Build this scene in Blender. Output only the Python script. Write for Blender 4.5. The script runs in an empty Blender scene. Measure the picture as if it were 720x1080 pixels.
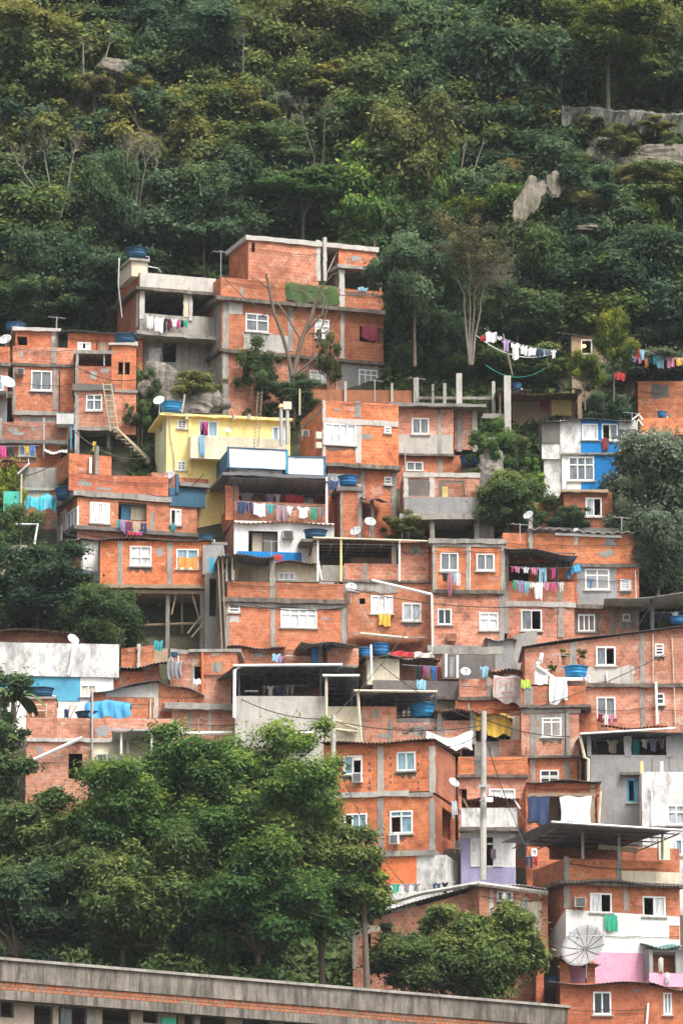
import bpy, math, random
import numpy as np
R = math.radians
rnd = random.Random(7)
nrs = np.random.RandomState(11)
SC = bpy.context.scene
COL = SC.collection
# ---------------------------------------------------------------- camera model (long lens looking up at the hillside)
PITCH = R(12.0); F = 4500.0; CZ = 2.0
CT, ST = math.cos(PITCH), math.sin(PITCH)
def ray(px, py):
    a = (px - 360.0) / F; b = (540.0 - py) / F
    return (a, CT - b * ST, ST + b * CT)
def P(px, py, Y):
    d = ray(px, py); t = Y / d[1]
    return (d[0] * t, Y, CZ + d[2] * t)
def depth(py):            # hillside: how far away the ground seen at a picture row is
    return 190.0 + (1080.0 - py) * 0.055
_rows = np.arange(-700, 1081, 20.0)[::-1]
_Y = np.array([depth(r) for r in _rows]); _Z = np.array([P(360, r, depth(r))[2] - 2.2 for r in _rows])
_zmax = 150.0
def ground_z(Y, x=0.0):
    if Y < 60: return 0.0
    if Y < 190: return (Y - 60) / 130.0 * _Z[0]
    if Y <= _Y[-1]: z = float(np.interp(Y, _Y, _Z))
    else: z = _Z[-1] + (Y - _Y[-1]) * 0.6
    return min(z, 170 + (Y - 300) * 0.02)
# ---------------------------------------------------------------- materials
MATS = {}
def nt(name):
    m = bpy.data.materials.new(name); m.use_nodes = True
    n = m.node_tree.nodes; l = m.node_tree.links
    b = n['Principled BSDF']; b.inputs['Roughness'].default_value = 0.85
    b.inputs['Specular IOR Level'].default_value = 0.25
    MATS[name] = m
    return m, n, l, b
def N(n, t, **kw):
    x = n.new(t)
    for k, v in kw.items():
        if k in x.inputs.keys(): x.inputs[k].default_value = v
        else: setattr(x, k, v)
    return x
def ramp(n, stops):
    r = n.new('ShaderNodeValToRGB'); e = r.color_ramp.elements
    while len(e) < len(stops): e.new(0.5)
    for el, (p, c) in zip(e, stops):
        el.position = p; el.color = (c[0], c[1], c[2], 1) if len(c) == 3 else c
    return r
def mixc(n, l, fac, a, b, mode='MIX'):
    m = n.new('ShaderNodeMix'); m.data_type = 'RGBA'; m.blend_type = mode
    for s, v in ((m.inputs[0], fac), (m.inputs[6], a), (m.inputs[7], b)):
        if hasattr(v, 'links') or isinstance(v, bpy.types.NodeSocket): l.new(v, s)
        else: s.default_value = v if isinstance(v, (int, float)) else (v[0], v[1], v[2], 1)
    return m.outputs[2]
def objrand(n, l):
    oi = n.new('ShaderNodeObjectInfo'); return oi.outputs['Random']
def coords(n, l, scale=(1, 1, 1)):
    tc = n.new('ShaderNodeTexCoord'); mp = n.new('ShaderNodeMapping')
    mp.inputs['Scale'].default_value = scale
    l.new(tc.outputs['UV'], mp.inputs[0])
    # shift by a random per object so that no two walls share stains
    r = objrand(n, l); c = n.new('ShaderNodeCombineXYZ'); mu = n.new('ShaderNodeMath'); mu.operation = 'MULTIPLY'; mu.inputs[1].default_value = 97.0
    l.new(r, mu.inputs[0]); l.new(mu.outputs[0], c.inputs[2]); l.new(c.outputs[0], mp.inputs['Location'])
    return mp.outputs[0]
def noise(n, l, vec, scale, detail=5, rough=0.6):
    x = N(n, 'ShaderNodeTexNoise', Scale=scale, Detail=detail, Roughness=rough); l.new(vec, x.inputs['Vector'])
    return x.outputs['Fac']
def brick_mat(name, c1, c2, mortar, smear=0.25, smearc=(0.42, 0.36, 0.31), dark=0.5):
    m, n, l, b = nt(name)
    tc = n.new('ShaderNodeTexCoord')
    # wobble so the courses are not ruled lines
    wn = N(n, 'ShaderNodeTexNoise', Scale=1.3, Detail=2.0); l.new(tc.outputs['UV'], wn.inputs['Vector'])
    wm = n.new('ShaderNodeVectorMath'); wm.operation = 'MULTIPLY_ADD'; wm.inputs[1].default_value = (0.05, 0.05, 0)
    l.new(wn.outputs['Color'], wm.inputs[0]); l.new(tc.outputs['UV'], wm.inputs[2])
    br = n.new('ShaderNodeTexBrick'); l.new(wm.outputs[0], br.inputs['Vector'])
    for k, v in (('Scale', 1.0), ('Mortar Size', 0.016), ('Mortar Smooth', 0.2), ('Bias', 0.0), ('Brick Width', 0.28), ('Row Height', 0.19)):
        br.inputs[k].default_value = v
    br.inputs['Color1'].default_value = (*c1, 1); br.inputs['Color2'].default_value = (*c2, 1); br.inputs['Mortar'].default_value = (*mortar, 1)
    vec = coords(n, l)
    # odd bricks: a second much sparser brick pattern gives scorched and pale blocks
    br2 = n.new('ShaderNodeTexBrick'); l.new(wm.outputs[0], br2.inputs['Vector'])
    for k, v in (('Scale', 1.0), ('Mortar Size', 0.0), ('Bias', -0.2), ('Brick Width', 0.28), ('Row Height', 0.19), ('Offset', 0.5)):
        if k in br2.inputs: br2.inputs[k].default_value = v
    br2.inputs['Color1'].default_value = (0, 0, 0, 1); br2.inputs['Color2'].default_value = (1, 1, 1, 1)
    n0 = noise(n, l, vec, 0.55, 4); n1 = noise(n, l, vec, 3.2, 6, 0.7)
    big = ramp(n, [(0.3, (0.64, 0.59, 0.55)), (0.48, (1, 1, 1)), (0.70, (1.14, 1.24, 1.28))]); l.new(n0, big.inputs[0])
    c = mixc(n, l, 1.0, br.outputs['Color'], big.outputs[0], 'MULTIPLY')
    fine = ramp(n, [(0.30, (0.60, 0.55, 0.53)), (0.46, (0.98, 0.98, 0.98)), (0.58, (1.08, 1.12, 1.14)), (0.70, (1.22, 1.42, 1.55))]); l.new(n1, fine.inputs[0])
    c = mixc(n, l, 1.0, c, fine.outputs[0], 'MULTIPLY')
    od = ramp(n, [(0.0, (0.70, 0.66, 0.66)), (0.25, (0.90, 0.88, 0.88)), (0.7, (1.05, 1.06, 1.06)), (1.0, (1.16, 1.24, 1.3))]); l.new(br2.outputs['Color'], od.inputs[0])
    c = mixc(n, l, 1.0, c, od.outputs[0], 'MULTIPLY')
    # mortar smears and cement wash
    vs = coords(n, l, (1.0, 1.6, 1)); sm = noise(n, l, vs, 1.5, 7, 0.72)
    sr = ramp(n, [(0.70 - smear * 0.42, (0, 0, 0)), (0.80 - smear * 0.36, (1, 1, 1))]); l.new(sm, sr.inputs[0])
    c = mixc(n, l, sr.outputs[0], c, smearc)
    # soot and drip streaks
    vd = coords(n, l, (3.0, 0.35, 1)); dn = noise(n, l, vd, 1.2, 6, 0.7)
    dr = ramp(n, [(0.60, (0, 0, 0)), (0.78, (dark, dark, dark))]); l.new(dn, dr.inputs[0])
    c = mixc(n, l, dr.outputs[0], c, (0.13, 0.105, 0.09))
    wr = ramp(n, [(0.0, (0.84, 0.86, 0.86)), (0.35, (1.0, 1.06, 1.10)), (0.65, (1.08, 0.98, 0.92)), (1.0, (1.02, 1.16, 1.28))]); l.new(objrand(n, l), wr.inputs[0])
    c = mixc(n, l, 1.0, c, wr.outputs[0], 'MULTIPLY')
    c = mixc(n, l, 0.03, c, (0.36, 0.31, 0.27))
    # mould and soot blotches of their own shape
    mb_ = noise(n, l, vec, 0.8, 8, 0.8); mr = ramp(n, [(0.60, (0, 0, 0)), (0.74, (dark * .8,) * 3)]); l.new(mb_, mr.inputs[0])
    c = mixc(n, l, mr.outputs[0], c, (0.17, 0.13, 0.105))
    l.new(c, b.inputs['Base Color'])
    bp = N(n, 'ShaderNodeBump', Strength=0.8, Distance=0.03); inv = n.new('ShaderNodeMath'); inv.operation = 'SUBTRACT'; inv.inputs[0].default_value = 1.0
    l.new(br.outputs['Fac'], inv.inputs[1]); l.new(inv.outputs[0], bp.inputs['Height']); l.new(bp.outputs[0], b.inputs['Normal'])
    return m
def grimy(name, col, grime=0.5, gc=(0.10, 0.095, 0.085), rough=0.9, vary=0.25, streak=True, spec=0.25, thr=0.52, sx=3.2):
    m, n, l, b = nt(name)
    b.inputs['Roughness'].default_value = rough; b.inputs['Specular IOR Level'].default_value = spec
    vec = coords(n, l)
    n0 = noise(n, l, vec, 0.9, 6, 0.65)
    lo = 1 - vary; hi = 1 + vary * 0.5
    r0 = ramp(n, [(0.3, (lo, lo, lo)), (0.7, (hi, hi, hi))]); l.new(n0, r0.inputs[0])
    c = mixc(n, l, 1.0, col, r0.outputs[0], 'MULTIPLY')
    n2 = noise(n, l, vec, 9.0, 4, 0.7); r2 = ramp(n, [(0.35, (0.85, 0.85, 0.85)), (0.65, (1.06, 1.06, 1.06))]); l.new(n2, r2.inputs[0])
    c = mixc(n, l, 1.0, c, r2.outputs[0], 'MULTIPLY')
    if grime:
        vd = coords(n, l, (sx, 0.4 if sx > 3 else .65, 1) if streak else (1, 1, 1)); dn = noise(n, l, vd, 1.3, 7, 0.72)
        dr = ramp(n, [(thr, (0, 0, 0)), (thr + 0.2, (grime, grime, grime))]); l.new(dn, dr.inputs[0])
        c = mixc(n, l, dr.outputs[0], c, gc)
    l.new(c, b.inputs['Base Color'])
    bp = N(n, 'ShaderNodeBump', Strength=0.25, Distance=0.02); l.new(n2, bp.inputs['Height']); l.new(bp.outputs[0], b.inputs['Normal'])
    return m
def plain(name, col, rough=0.5, metal=0.0, spec=0.5, vary=0.12):
    m, n, l, b = nt(name)
    b.inputs['Roughness'].default_value = rough; b.inputs['Metallic'].default_value = metal; b.inputs['Specular IOR Level'].default_value = spec
    vec = coords(n, l); n0 = noise(n, l, vec, 2.2, 5, 0.65)
    r0 = ramp(n, [(0.3, (1 - vary,) * 3), (0.7, (1 + vary * 0.6,) * 3)]); l.new(n0, r0.inputs[0])
    l.new(mixc(n, l, 1.0, col, r0.outputs[0], 'MULTIPLY'), b.inputs['Base Color'])
    return m
def glassy(name, col, rough=0.12):
    m, n, l, b = nt(name)
    b.inputs['Roughness'].default_value = rough; b.inputs['Specular IOR Level'].default_value = 0.6
    tc = n.new('ShaderNodeTexCoord')
    w = N(n, 'ShaderNodeTexNoise', Scale=2.3, Detail=2.0); mp = n.new('ShaderNodeMapping'); mp.inputs['Scale'].default_value = (4, 0.6, 1)
    l.new(tc.outputs['UV'], mp.inputs[0]); l.new(mp.outputs[0], w.inputs['Vector'])
    r0 = ramp(n, [(0.35, (0.6,) * 3), (0.6, (1.1,) * 3)]); l.new(w.outputs['Fac'], r0.inputs[0])
    l.new(mixc(n, l, 1.0, col, r0.outputs[0], 'MULTIPLY'), b.inputs['Base Color'])
    return m
brick_mat('brick_orange', (0.60, 0.185, 0.080), (0.46, 0.122, 0.050), (0.46, 0.24, 0.14), 0.27, (0.56, 0.38, 0.27), 0.6)
brick_mat('brick_pink', (0.62, 0.245, 0.145), (0.48, 0.17, 0.10), (0.54, 0.34, 0.24), 0.36, (0.56, 0.42, 0.33), 0.6)
brick_mat('brick_red', (0.50, 0.14, 0.060), (0.38, 0.095, 0.040), (0.40, 0.21, 0.14), 0.25, (0.45, 0.32, 0.24), 0.8)
brick_mat('brick_old', (0.47, 0.175, 0.095), (0.36, 0.12, 0.065), (0.34, 0.23, 0.17), 0.36, (0.36, 0.31, 0.26), 0.85)
brick_mat('brick_bright', (0.70, 0.215, 0.080), (0.56, 0.15, 0.052), (0.56, 0.27, 0.15), 0.24, (0.64, 0.42, 0.29), 0.45)
grimy('concrete', (0.35, 0.325, 0.29), 0.75, vary=.4, thr=.48)
grimy('concrete_light', (0.50, 0.47, 0.425), 0.55)
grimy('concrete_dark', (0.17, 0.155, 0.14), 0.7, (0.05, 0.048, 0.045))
grimy('slab_edge', (0.20, 0.17, 0.14), 0.85, (0.045, 0.04, 0.035), vary=0.5, thr=.44)
grimy('plaster_gray', (0.30, 0.295, 0.29), 0.4)
grimy('white_paint', (0.78, 0.77, 0.74), 0.45, (0.20, 0.19, 0.17), thr=0.55)
grimy('white_stained', (0.74, 0.73, 0.71), 0.75, (0.17, 0.16, 0.145), thr=0.45, sx=1.5)
grimy('yellow_paint', (0.93, 0.74, 0.30), 0.4, (0.50, 0.38, 0.18), thr=0.55, vary=.12)
grimy('pale_green_paint', (0.76, 0.78, 0.50), 0.45, (0.28, 0.26, 0.18), thr=0.58)
grimy('cream_paint', (0.68, 0.60, 0.45), 0.6, (0.25, 0.20, 0.14))
grimy('blue_paint', (0.012, 0.20, 0.52), 0.6, (0.02, 0.08, 0.16), thr=0.55)
grimy('teal_paint', (0.05, 0.30, 0.46), 0.4, (0.05, 0.13, 0.18), thr=0.6)
grimy('sky_blue_paint', (0.10, 0.36, 0.52), 0.6, (0.1, 0.2, 0.26), thr=0.55)
grimy('dark_blue_paint', (0.05, 0.135, 0.21), 0.85, (0.05, 0.06, 0.07))
grimy('pink_paint', (0.70, 0.34, 0.46), 0.55, (0.35, 0.22, 0.25), thr=0.55)
grimy('lilac_paint', (0.38, 0.35, 0.54), 0.6, (0.2, 0.19, 0.24), thr=0.55)
grimy('orange_paint', (0.72, 0.20, 0.075), 0.35, (0.35, 0.14, 0.07), thr=0.55)
grimy('tan_wood', (0.40, 0.30, 0.20), 0.5, (0.16, 0.12, 0.09))
grimy('dark_roof', (0.15, 0.152, 0.16), 0.5, (0.04, 0.035, 0.03), rough=0.55, spec=0.4)
grimy('fibre_roof', (0.25, 0.235, 0.215), 0.8, (0.07, 0.06, 0.05))
grimy('pale_roof', (0.58, 0.58, 0.56), 0.5, (0.25, 0.22, 0.19), rough=0.6)
grimy('rusty_roof', (0.22, 0.13, 0.085), 0.7, (0.07, 0.05, 0.04))
grimy('clay_tile', (0.42, 0.17, 0.085), 0.7, (0.10, 0.075, 0.06))
grimy('wood', (0.33, 0.24, 0.16), 0.5, (0.10, 0.07, 0.05))
grimy('bamboo', (0.55, 0.46, 0.30), 0.4, (0.25, 0.19, 0.12))
plain('white_frame', (0.80, 0.80, 0.79), 0.4)
plain('gray_metal', (0.42, 0.43, 0.44), 0.45, 0.3)
plain('dark_metal', (0.06, 0.06, 0.065), 0.5, 0.2)
plain('tank_blue', (0.018, 0.145, 0.34), 0.6, vary=0.45, spec=.3)
plain('tank_bright', (0.02, 0.24, 0.50), 0.5, vary=0.35, spec=.3); plain('tank_dark', (0.022, 0.085, 0.17), 0.65, vary=0.45, spec=.3)
plain('tarp_blue', (0.03, 0.25, 0.46), 0.65, vary=0.3)
plain('tarp_teal', (0.02, 0.34, 0.44), 0.5, vary=0.3)
plain('tarp_green', (0.05, 0.44, 0.33), 0.5, vary=0.2)
plain('rubber', (0.02, 0.02, 0.02), 0.6)
plain('dish_gray', (0.40, 0.41, 0.42), 0.5)
plain('dish_white', (0.74, 0.74, 0.73), 0.4)
grimy('tarp_grass', (0.055, 0.095, 0.03), 0.5, (0.04, 0.045, 0.02), streak=False)
grimy('stain', (0.16, 0.11, 0.085), 0.6, (0.07, 0.055, 0.045))
plain('rust', (0.20, 0.09, 0.045), 0.9)
plain('red_door', (0.40, 0.035, 0.05), 0.6)
glassy('pane_light', (0.40, 0.43, 0.45)); glassy('pane_white', (0.68, 0.69, 0.69)); glassy('pane_blue', (0.24, 0.38, 0.44))
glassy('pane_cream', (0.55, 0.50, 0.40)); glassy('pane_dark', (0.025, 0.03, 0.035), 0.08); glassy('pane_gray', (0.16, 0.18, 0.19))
CLOTH = {'white': (0.80, 0.80, 0.82), 'red': (0.60, 0.02, 0.03), 'dark red': (0.32, 0.02, 0.05), 'maroon': (0.20, 0.03, 0.07), 'pink': (0.70, 0.25, 0.38), 'hot pink': (0.75, 0.04, 0.30),
 'black': (0.02, 0.02, 0.025), 'navy': (0.03, 0.06, 0.16), 'blue': (0.03, 0.22, 0.60), 'light blue': (0.28, 0.58, 0.75), 'teal': (0.02, 0.38, 0.42), 'green': (0.02, 0.50, 0.30),
 'lime': (0.55, 0.80, 0.05), 'yellow': (0.85, 0.55, 0.02), 'orange': (0.80, 0.33, 0.03), 'gray': (0.26, 0.25, 0.26), 'mauve': (0.36, 0.26, 0.32), 'lilac': (0.42, 0.30, 0.55), 'beige': (0.55, 0.46, 0.34), 'purple': (0.22, 0.06, 0.32), 'brown': (0.20, 0.11, 0.07), 'cream': (0.72, 0.68, 0.58)}
for k_, c_ in CLOTH.items():
    g_ = sum(c_) / 3; c_ = tuple(0.92 * (q * .80 + (g_ * .6 + .10) * .20) for q in c_)
    plain('cloth ' + k_, c_, 0.95, spec=0.1, vary=0.2)
# ---------------------------------------------------------------- mesh building
class MB:
    def __init__(s): s.v = []; s.f = []
    def add(s, vs, fs):
        o = len(s.v); s.v += [tuple(x) for x in vs]; s.f += [tuple(i + o for i in f) for f in fs]; return s
    def box(s, x0, x1, y0, y1, z0, z1):
        if x0 > x1: x0, x1 = x1, x0
        if y0 > y1: y0, y1 = y1, y0
        if z0 > z1: z0, z1 = z1, z0
        return s.add([(x0,y0,z0),(x1,y0,z0),(x1,y1,z0),(x0,y1,z0),(x0,y0,z1),(x1,y0,z1),(x1,y1,z1),(x0,y1,z1)],
              [(0,3,2,1),(4,5,6,7),(0,1,5,4),(1,2,6,5),(2,3,7,6),(3,0,4,7)])
    def tube(s, pts, r, n=6):
        pts = [np.array(p, float) for p in pts]; rs = r if isinstance(r, (list, tuple)) else [r] * len(pts)
        rings = []
        for i, p in enumerate(pts):
            d = pts[min(i + 1, len(pts) - 1)] - pts[max(i - 1, 0)]; d /= (np.linalg.norm(d) + 1e-9)
            a = np.array((0, 0, 1.0)) if abs(d[2]) < 0.9 else np.array((1.0, 0, 0))
            u = np.cross(d, a); u /= np.linalg.norm(u); w = np.cross(d, u)
            rings.append([p + rs[i] * (math.cos(2 * math.pi * k / n) * u + math.sin(2 * math.pi * k / n) * w) for k in range(n)])
        vs = [q for rg in rings for q in rg]; fs = []
        for i in range(len(pts) - 1):
            for k in range(n):
                fs.append((i*n+k, i*n+(k+1)%n, (i+1)*n+(k+1)%n, (i+1)*n+k))
        fs.append(tuple(range(n))[::-1]); fs.append(tuple((len(pts)-1)*n + k for k in range(n)))
        return s.add(vs, fs)
    def lathe(s, prof, n=20, c=(0, 0, 0)):
        vs = []; fs = []
        for (r, z) in prof:
            for k in range(n):
                a = 2 * math.pi * k / n; vs.append((c[0] + r * math.cos(a), c[1] + r * math.sin(a), c[2] + z))
        for i in range(len(prof) - 1):
            for k in range(n): fs.append((i*n+k, i*n+(k+1)%n, (i+1)*n+(k+1)%n, (i+1)*n+k))
        return s.add(vs, fs)
    def build(s, name, mat, parent=None, smooth=False, loc=None, rz=0.0):
        me = bpy.data.meshes.new(name); me.from_pydata(s.v, [], s.f); me.update()
        uv = me.uv_layers.new(name='UVMap')
        if len(me.loops):
            co = np.empty(len(me.vertices) * 3); me.vertices.foreach_get('co', co); co = co.reshape(-1, 3)
            nl = np.empty(len(me.loops), int); me.loops.foreach_get('vertex_index', nl)
            pn = np.empty(len(me.polygons) * 3); me.polygons.foreach_get('normal', pn); pn = np.abs(pn.reshape(-1, 3))
            lt = np.empty(len(me.polygons), int); me.polygons.foreach_get('loop_total', lt)
            fn = np.repeat(pn, lt, axis=0); c = co[nl]
            top = (fn[:, 2] > 0.8)[:, None]; sx = (fn[:, 0] > fn[:, 1])[:, None]
            q = np.where(top, c[:, [0, 1]], np.where(sx, c[:, [1, 2]] + np.array([0.13, 0]), c[:, [0, 2]]))
            uv.data.foreach_set('uv', q.astype(np.float32).ravel())
        me.materials.append(MATS[mat] if isinstance(mat, str) else mat)
        if smooth:
            me.polygons.foreach_set('use_smooth', [True] * len(me.polygons))
        o = bpy.data.objects.new(name, me); COL.objects.link(o)
        if parent is not None: o.parent = parent
        if loc is not None: o.location = loc
        if rz: o.rotation_euler = (0, 0, rz)
        return o
USED = {}
def tag(o, label=None, cat=None, group=None, kind=None):
    if label:
        USED.setdefault(label, []).append(o.name); o['label'] = label
    if cat: o['category'] = cat
    if group: o['group'] = group
    if kind: o['kind'] = kind
    return o
def empty(name, loc, rz=0.0):
    o = bpy.data.objects.new(name, None); o.empty_display_size = 0.3; COL.objects.link(o)
    o.location = loc; o.rotation_euler = (0, 0, rz); return o
def gridwall(mb, a0, a1, b0, b1, t, holes, M, b1r=None):
    if b1r is None: b1r = b1
    top = lambda a: b1 + (b1r - b1) * (a - a0) / max(a1 - a0, 1e-6)
    bmin = min(b1, b1r)
    hs = []
    for (p, q, r_, s_) in holes:
        p = max(p, a0 + 0.02); q = min(q, a1 - 0.02); r_ = max(r_, b0 + 0.02); s_ = min(s_, bmin - 0.02)
        if q - p > 0.03 and s_ - r_ > 0.03: hs.append((p, q, r_, s_))
    xs = sorted(set([a0, a1] + [h[0] for h in hs] + [h[1] for h in hs]))
    ys = sorted(set([b0] + [h[2] for h in hs] + [h[3] for h in hs])) + ['T']
    inside = lambda x, y: any(h[0] < x < h[1] and h[2] < y < h[3] for h in hs)
    for i in range(len(xs) - 1):
        for j in range(len(ys) - 1):
            xa, xb = xs[i], xs[i+1]; ya = ys[j]
            if ys[j+1] == 'T': yl, yr, ymid = top(xa), top(xb), ya + 1e-4
            else: yl = yr = ys[j+1]; ymid = (ya + yl) / 2
            if inside((xa + xb) / 2, ymid) : continue
            mb.add([M(xa, ya, 0), M(xb, ya, 0), M(xb, yr, 0), M(xa, yl, 0)], [(0, 1, 2, 3)])
            mb.add([M(xa, ya, t), M(xb, ya, t), M(xb, yr, t), M(xa, yl, t)], [(3, 2, 1, 0)])
    for (p, q, r_, s_) in hs:
        for (A, B) in (((p, r_), (q, r_)), ((q, r_), (q, s_)), ((q, s_), (p, s_)), ((p, s_), (p, r_))):
            mb.add([M(*A, 0), M(*B, 0), M(*B, t), M(*A, t)], [(3, 2, 1, 0)])
    T0, T1 = top(a0), top(a1)
    for (A, B) in (((a0, b0), (a1, b0)), ((a1, b0), (a1, T1)), ((a1, T1), (a0, T0)), ((a0, T0), (a0, b0))):
        mb.add([M(*A, 0), M(*B, 0), M(*B, t), M(*A, t)], [(0, 1, 2, 3)])
# a window described by its picture rectangle: n columns, t transom fraction, op open columns, g glass
def W(x0, y0, x1, y1, n=2, t=0.0, op=(), g='light', fr='white_frame', sill=True, bars=0, rows=1):
    return dict(r=(x0, y0, x1, y1), n=n, t=t, op=op, g=g, fr=fr, sill=sill, bars=bars, rows=rows, kind='win')
def HO(x0, y0, x1, y1): return dict(r=(x0, y0, x1, y1), kind='hole')
def DOOR(x0, y0, x1, y1, m='wood', lab=None): return dict(r=(x0, y0, x1, y1), kind='door', m=m, lab=lab)
def ragged_col(mb, u0, u1, v0, v1, z0, z1, am=0.03):
    r2 = random.Random(int(abs(u0 * 977 + z1 * 131)) + 5); n = max(1, int((z1 - z0) / 0.215)); L, Rr = [], []
    for i in range(n):
        a = r2.uniform(-am, am * .6); b = r2.uniform(-am * .6, am)
        for q in (i, i + .93): L.append((u0 + a, z0 + (z1 - z0) * q / n)); Rr.append((u1 + b, z0 + (z1 - z0) * q / n))
    L[-1] = (L[-1][0], z1); Rr[-1] = (Rr[-1][0], z1); k = len(L); vs = []
    for (a, z), (b, _) in zip(L, Rr): vs += [(a, v0, z), (b, v0, z), (b, v1, z), (a, v1, z)]
    fs = [(0, 3, 2, 1), tuple(4 * (k - 1) + q for q in range(4))]
    for i in range(k - 1):
        p = 4 * i; fs += [(p, p + 1, p + 5, p + 4), (p + 1, p + 2, p + 6, p + 5), (p + 2, p + 3, p + 7, p + 6), (p + 3, p, p + 4, p + 7)]
    mb.add(vs, fs); return mb
def ragged_beam(mb, u0, u1, v0, v1, z0, z1, am=0.028):
    r2 = random.Random(int(abs(u0 * 577 + z1 * 331)) + 9); n = max(1, int((u1 - u0) / 0.4)); vs = []; fs = []
    for i in range(n + 1):
        u = u0 + (u1 - u0) * i / n; a = z0 + r2.uniform(-am, am); b = z1 + r2.uniform(-am, am * .4); w = r2.uniform(-am, am) * .6
        vs += [(u, v0 + w, a), (u, v1, a), (u, v1, b), (u, v0 + w, b)]
    for i in range(n):
        p = 4 * i; fs += [(p, p + 4, p + 7, p + 3), (p + 3, p + 7, p + 6, p + 2), (p + 2, p + 6, p + 5, p + 1), (p + 1, p + 5, p + 4, p)]
    fs += [(0, 3, 2, 1), (4 * n, 4 * n + 1, 4 * n + 2, 4 * n + 3)]; mb.add(vs, fs); return mb
class House:
    def __init__(s, label, x, y, yb, k=0.0, Y=None, dY=0.0, name='brick_house', cat='house', group='brick houses crowded on the hillside', ext=2.2):
        s.Y = (depth(yb) if Y is None else Y) + dY
        s.a = math.atan(k); s.ca, s.sa = math.cos(s.a), math.sin(s.a)
        o = P(x, y, s.Y); s.ox, s.oy = o[0], o[1]
        ext = ext + 1.0 if ext > 0 else 0.0; s.zb = P(x, yb, s.Y)[2] - ext; s.ext = ext
        s.root = empty(name, (s.ox, s.oy, s.zb), s.a)
        tag(s.root, label, cat, group)
        s.x, s.y, s.yb = x, y, yb
    def uz(s, px, py, v=0.0):
        d = ray(px, py)
        # plane: (p - o).e2 = v ; e2 = (-sa, ca)
        den = -s.sa * d[0] + s.ca * d[1]
        t = (v + (-s.sa * s.ox + s.ca * s.oy)) / den
        X, Yv, Z = d[0] * t, d[1] * t, CZ + d[2] * t
        return ((X - s.ox) * s.ca + (Yv - s.oy) * s.sa, Z - s.zb)
    def vz(s, px, py, u):
        d = ray(px, py)
        den = s.ca * d[0] + s.sa * d[1]
        if abs(den) < 1e-4: den = 1e-4
        t = (u + s.ca * s.ox + s.sa * s.oy) / den
        X, Yv, Z = d[0] * t, d[1] * t, CZ + d[2] * t
        return (-(X - s.ox) * s.sa + (Yv - s.oy) * s.ca, Z - s.zb)
    def world(s, px, py, v=0.0):
        u, z = s.uz(px, py, v)
        return (s.ox + u * s.ca - v * s.sa, s.oy + u * s.sa + v * s.ca, z + s.zb)
    def rect(s, x0, y0, x1, y1, v=0.0):
        u0, z1 = s.uz(x0, y0, v); _, z0 = s.uz(x0, y1, v); u1, _ = s.uz(x1, (y0 + y1) / 2, v); ua, _ = s.uz(x0, (y0 + y1) / 2, v)
        return ua, u1, z0, z1
    def window(s, w, Mf, a0, a1, b0, b1, parent=None):
        """frame, panes and sill; Mf maps (a, b, depth) to local"""
        def bx(mb, p, q, r_, s_, c0, c1):
            vs = [Mf(p, r_, c0), Mf(q, r_, c0), Mf(q, r_, c1), Mf(p, r_, c1), Mf(p, s_, c0), Mf(q, s_, c0), Mf(q, s_, c1), Mf(p, s_, c1)]
            mb.add(vs, [(0,3,2,1),(4,5,6,7),(0,1,5,4),(1,2,6,5),(2,3,7,6),(3,0,4,7)])
        f = 0.07; n = w['n']; m = MB(); c0, c1 = -0.03, 0.07
        bx(m, a0, a1, b1 - f, b1, c0, c1); bx(m, a0, a1, b0, b0 + f, c0, c1)
        bx(m, a0, a0 + f, b0 + f, b1 - f, c0, c1); bx(m, a1 - f, a1, b0 + f, b1 - f, c0, c1)
        wd = (a1 - a0 - 2 * f) / n
        zt = b1 - f - (b1 - b0) * w['t'] if w['t'] else b1 - f
        if w['t']: bx(m, a0 + f, a1 - f, zt - 0.03, zt + 0.03, c0 + .01, c1)
        for i in range(1, n): bx(m, a0 + f + wd * i - 0.03, a0 + f + wd * i + 0.03, b0 + f, b1 - f, c0 + 0.005, c1)
        for i in range(w['bars']):
            a = a0 + f + (a1 - a0 - 2 * f) * (i + 0.5) / w['bars']; bx(m, a - 0.015, a + 0.015, b0 + f, b1 - f, c0 - 0.04, c0 - 0.01)
        for i in range(1, w['rows']):
            b = b0 + f + (b1 - b0 - 2 * f) * i / w['rows']; bx(m, a0 + f, a1 - f, b - 0.025, b + 0.025, c0 + 0.012, c1)
        fr = m.build('window', w['fr'], parent or s.root)
        pm = MB(); any_ = False
        for i in range(n):
            lo, hi = b0 + f, (zt if i in w['op'] else b1 - f)
            if i in w['op']:
                if w['t']: bx(pm, a0 + f + wd * i, a0 + f + wd * (i + 1), zt, b1 - f, 0.03, 0.04); any_ = True
                continue
            e = 0.02 * (i % 2)
            bx(pm, a0 + f + wd * i, a0 + f + wd * (i + 1), b0 + f, b1 - f, 0.02 + e, 0.03 + e); any_ = True
        if any_: pm.build('pane', 'pane_' + (rnd.choice(['light', 'white', 'gray', 'cream', 'light']) if w['g'] == 'light' else w['g']), fr)
        if w['sill']:
            sm = MB(); bx(sm, a0 - 0.08, a1 + 0.08, b0 - 0.08, b0 - 0.004, -0.09, 0.02); sm.build('sill', 'concrete_light' if rnd.random() < .5 else 'concrete', fr)
    def openings(s, wins, plane):
        hs = []; later = []
        for w in wins:
            x0, y0, x1, y1 = w['r']
            ps = [plane(x0, (y0 + y1) / 2), plane(x1, (y0 + y1) / 2)]; a0, a1 = sorted((ps[0][0], ps[1][0]))
            zt = plane((x0 + x1) / 2, y0)[1]; zb = plane((x0 + x1) / 2, y1)[1]
            hs.append((a0, a1, zb, zt)); later.append((w, a0, a1, zb, zt))
        return hs, later
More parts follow.
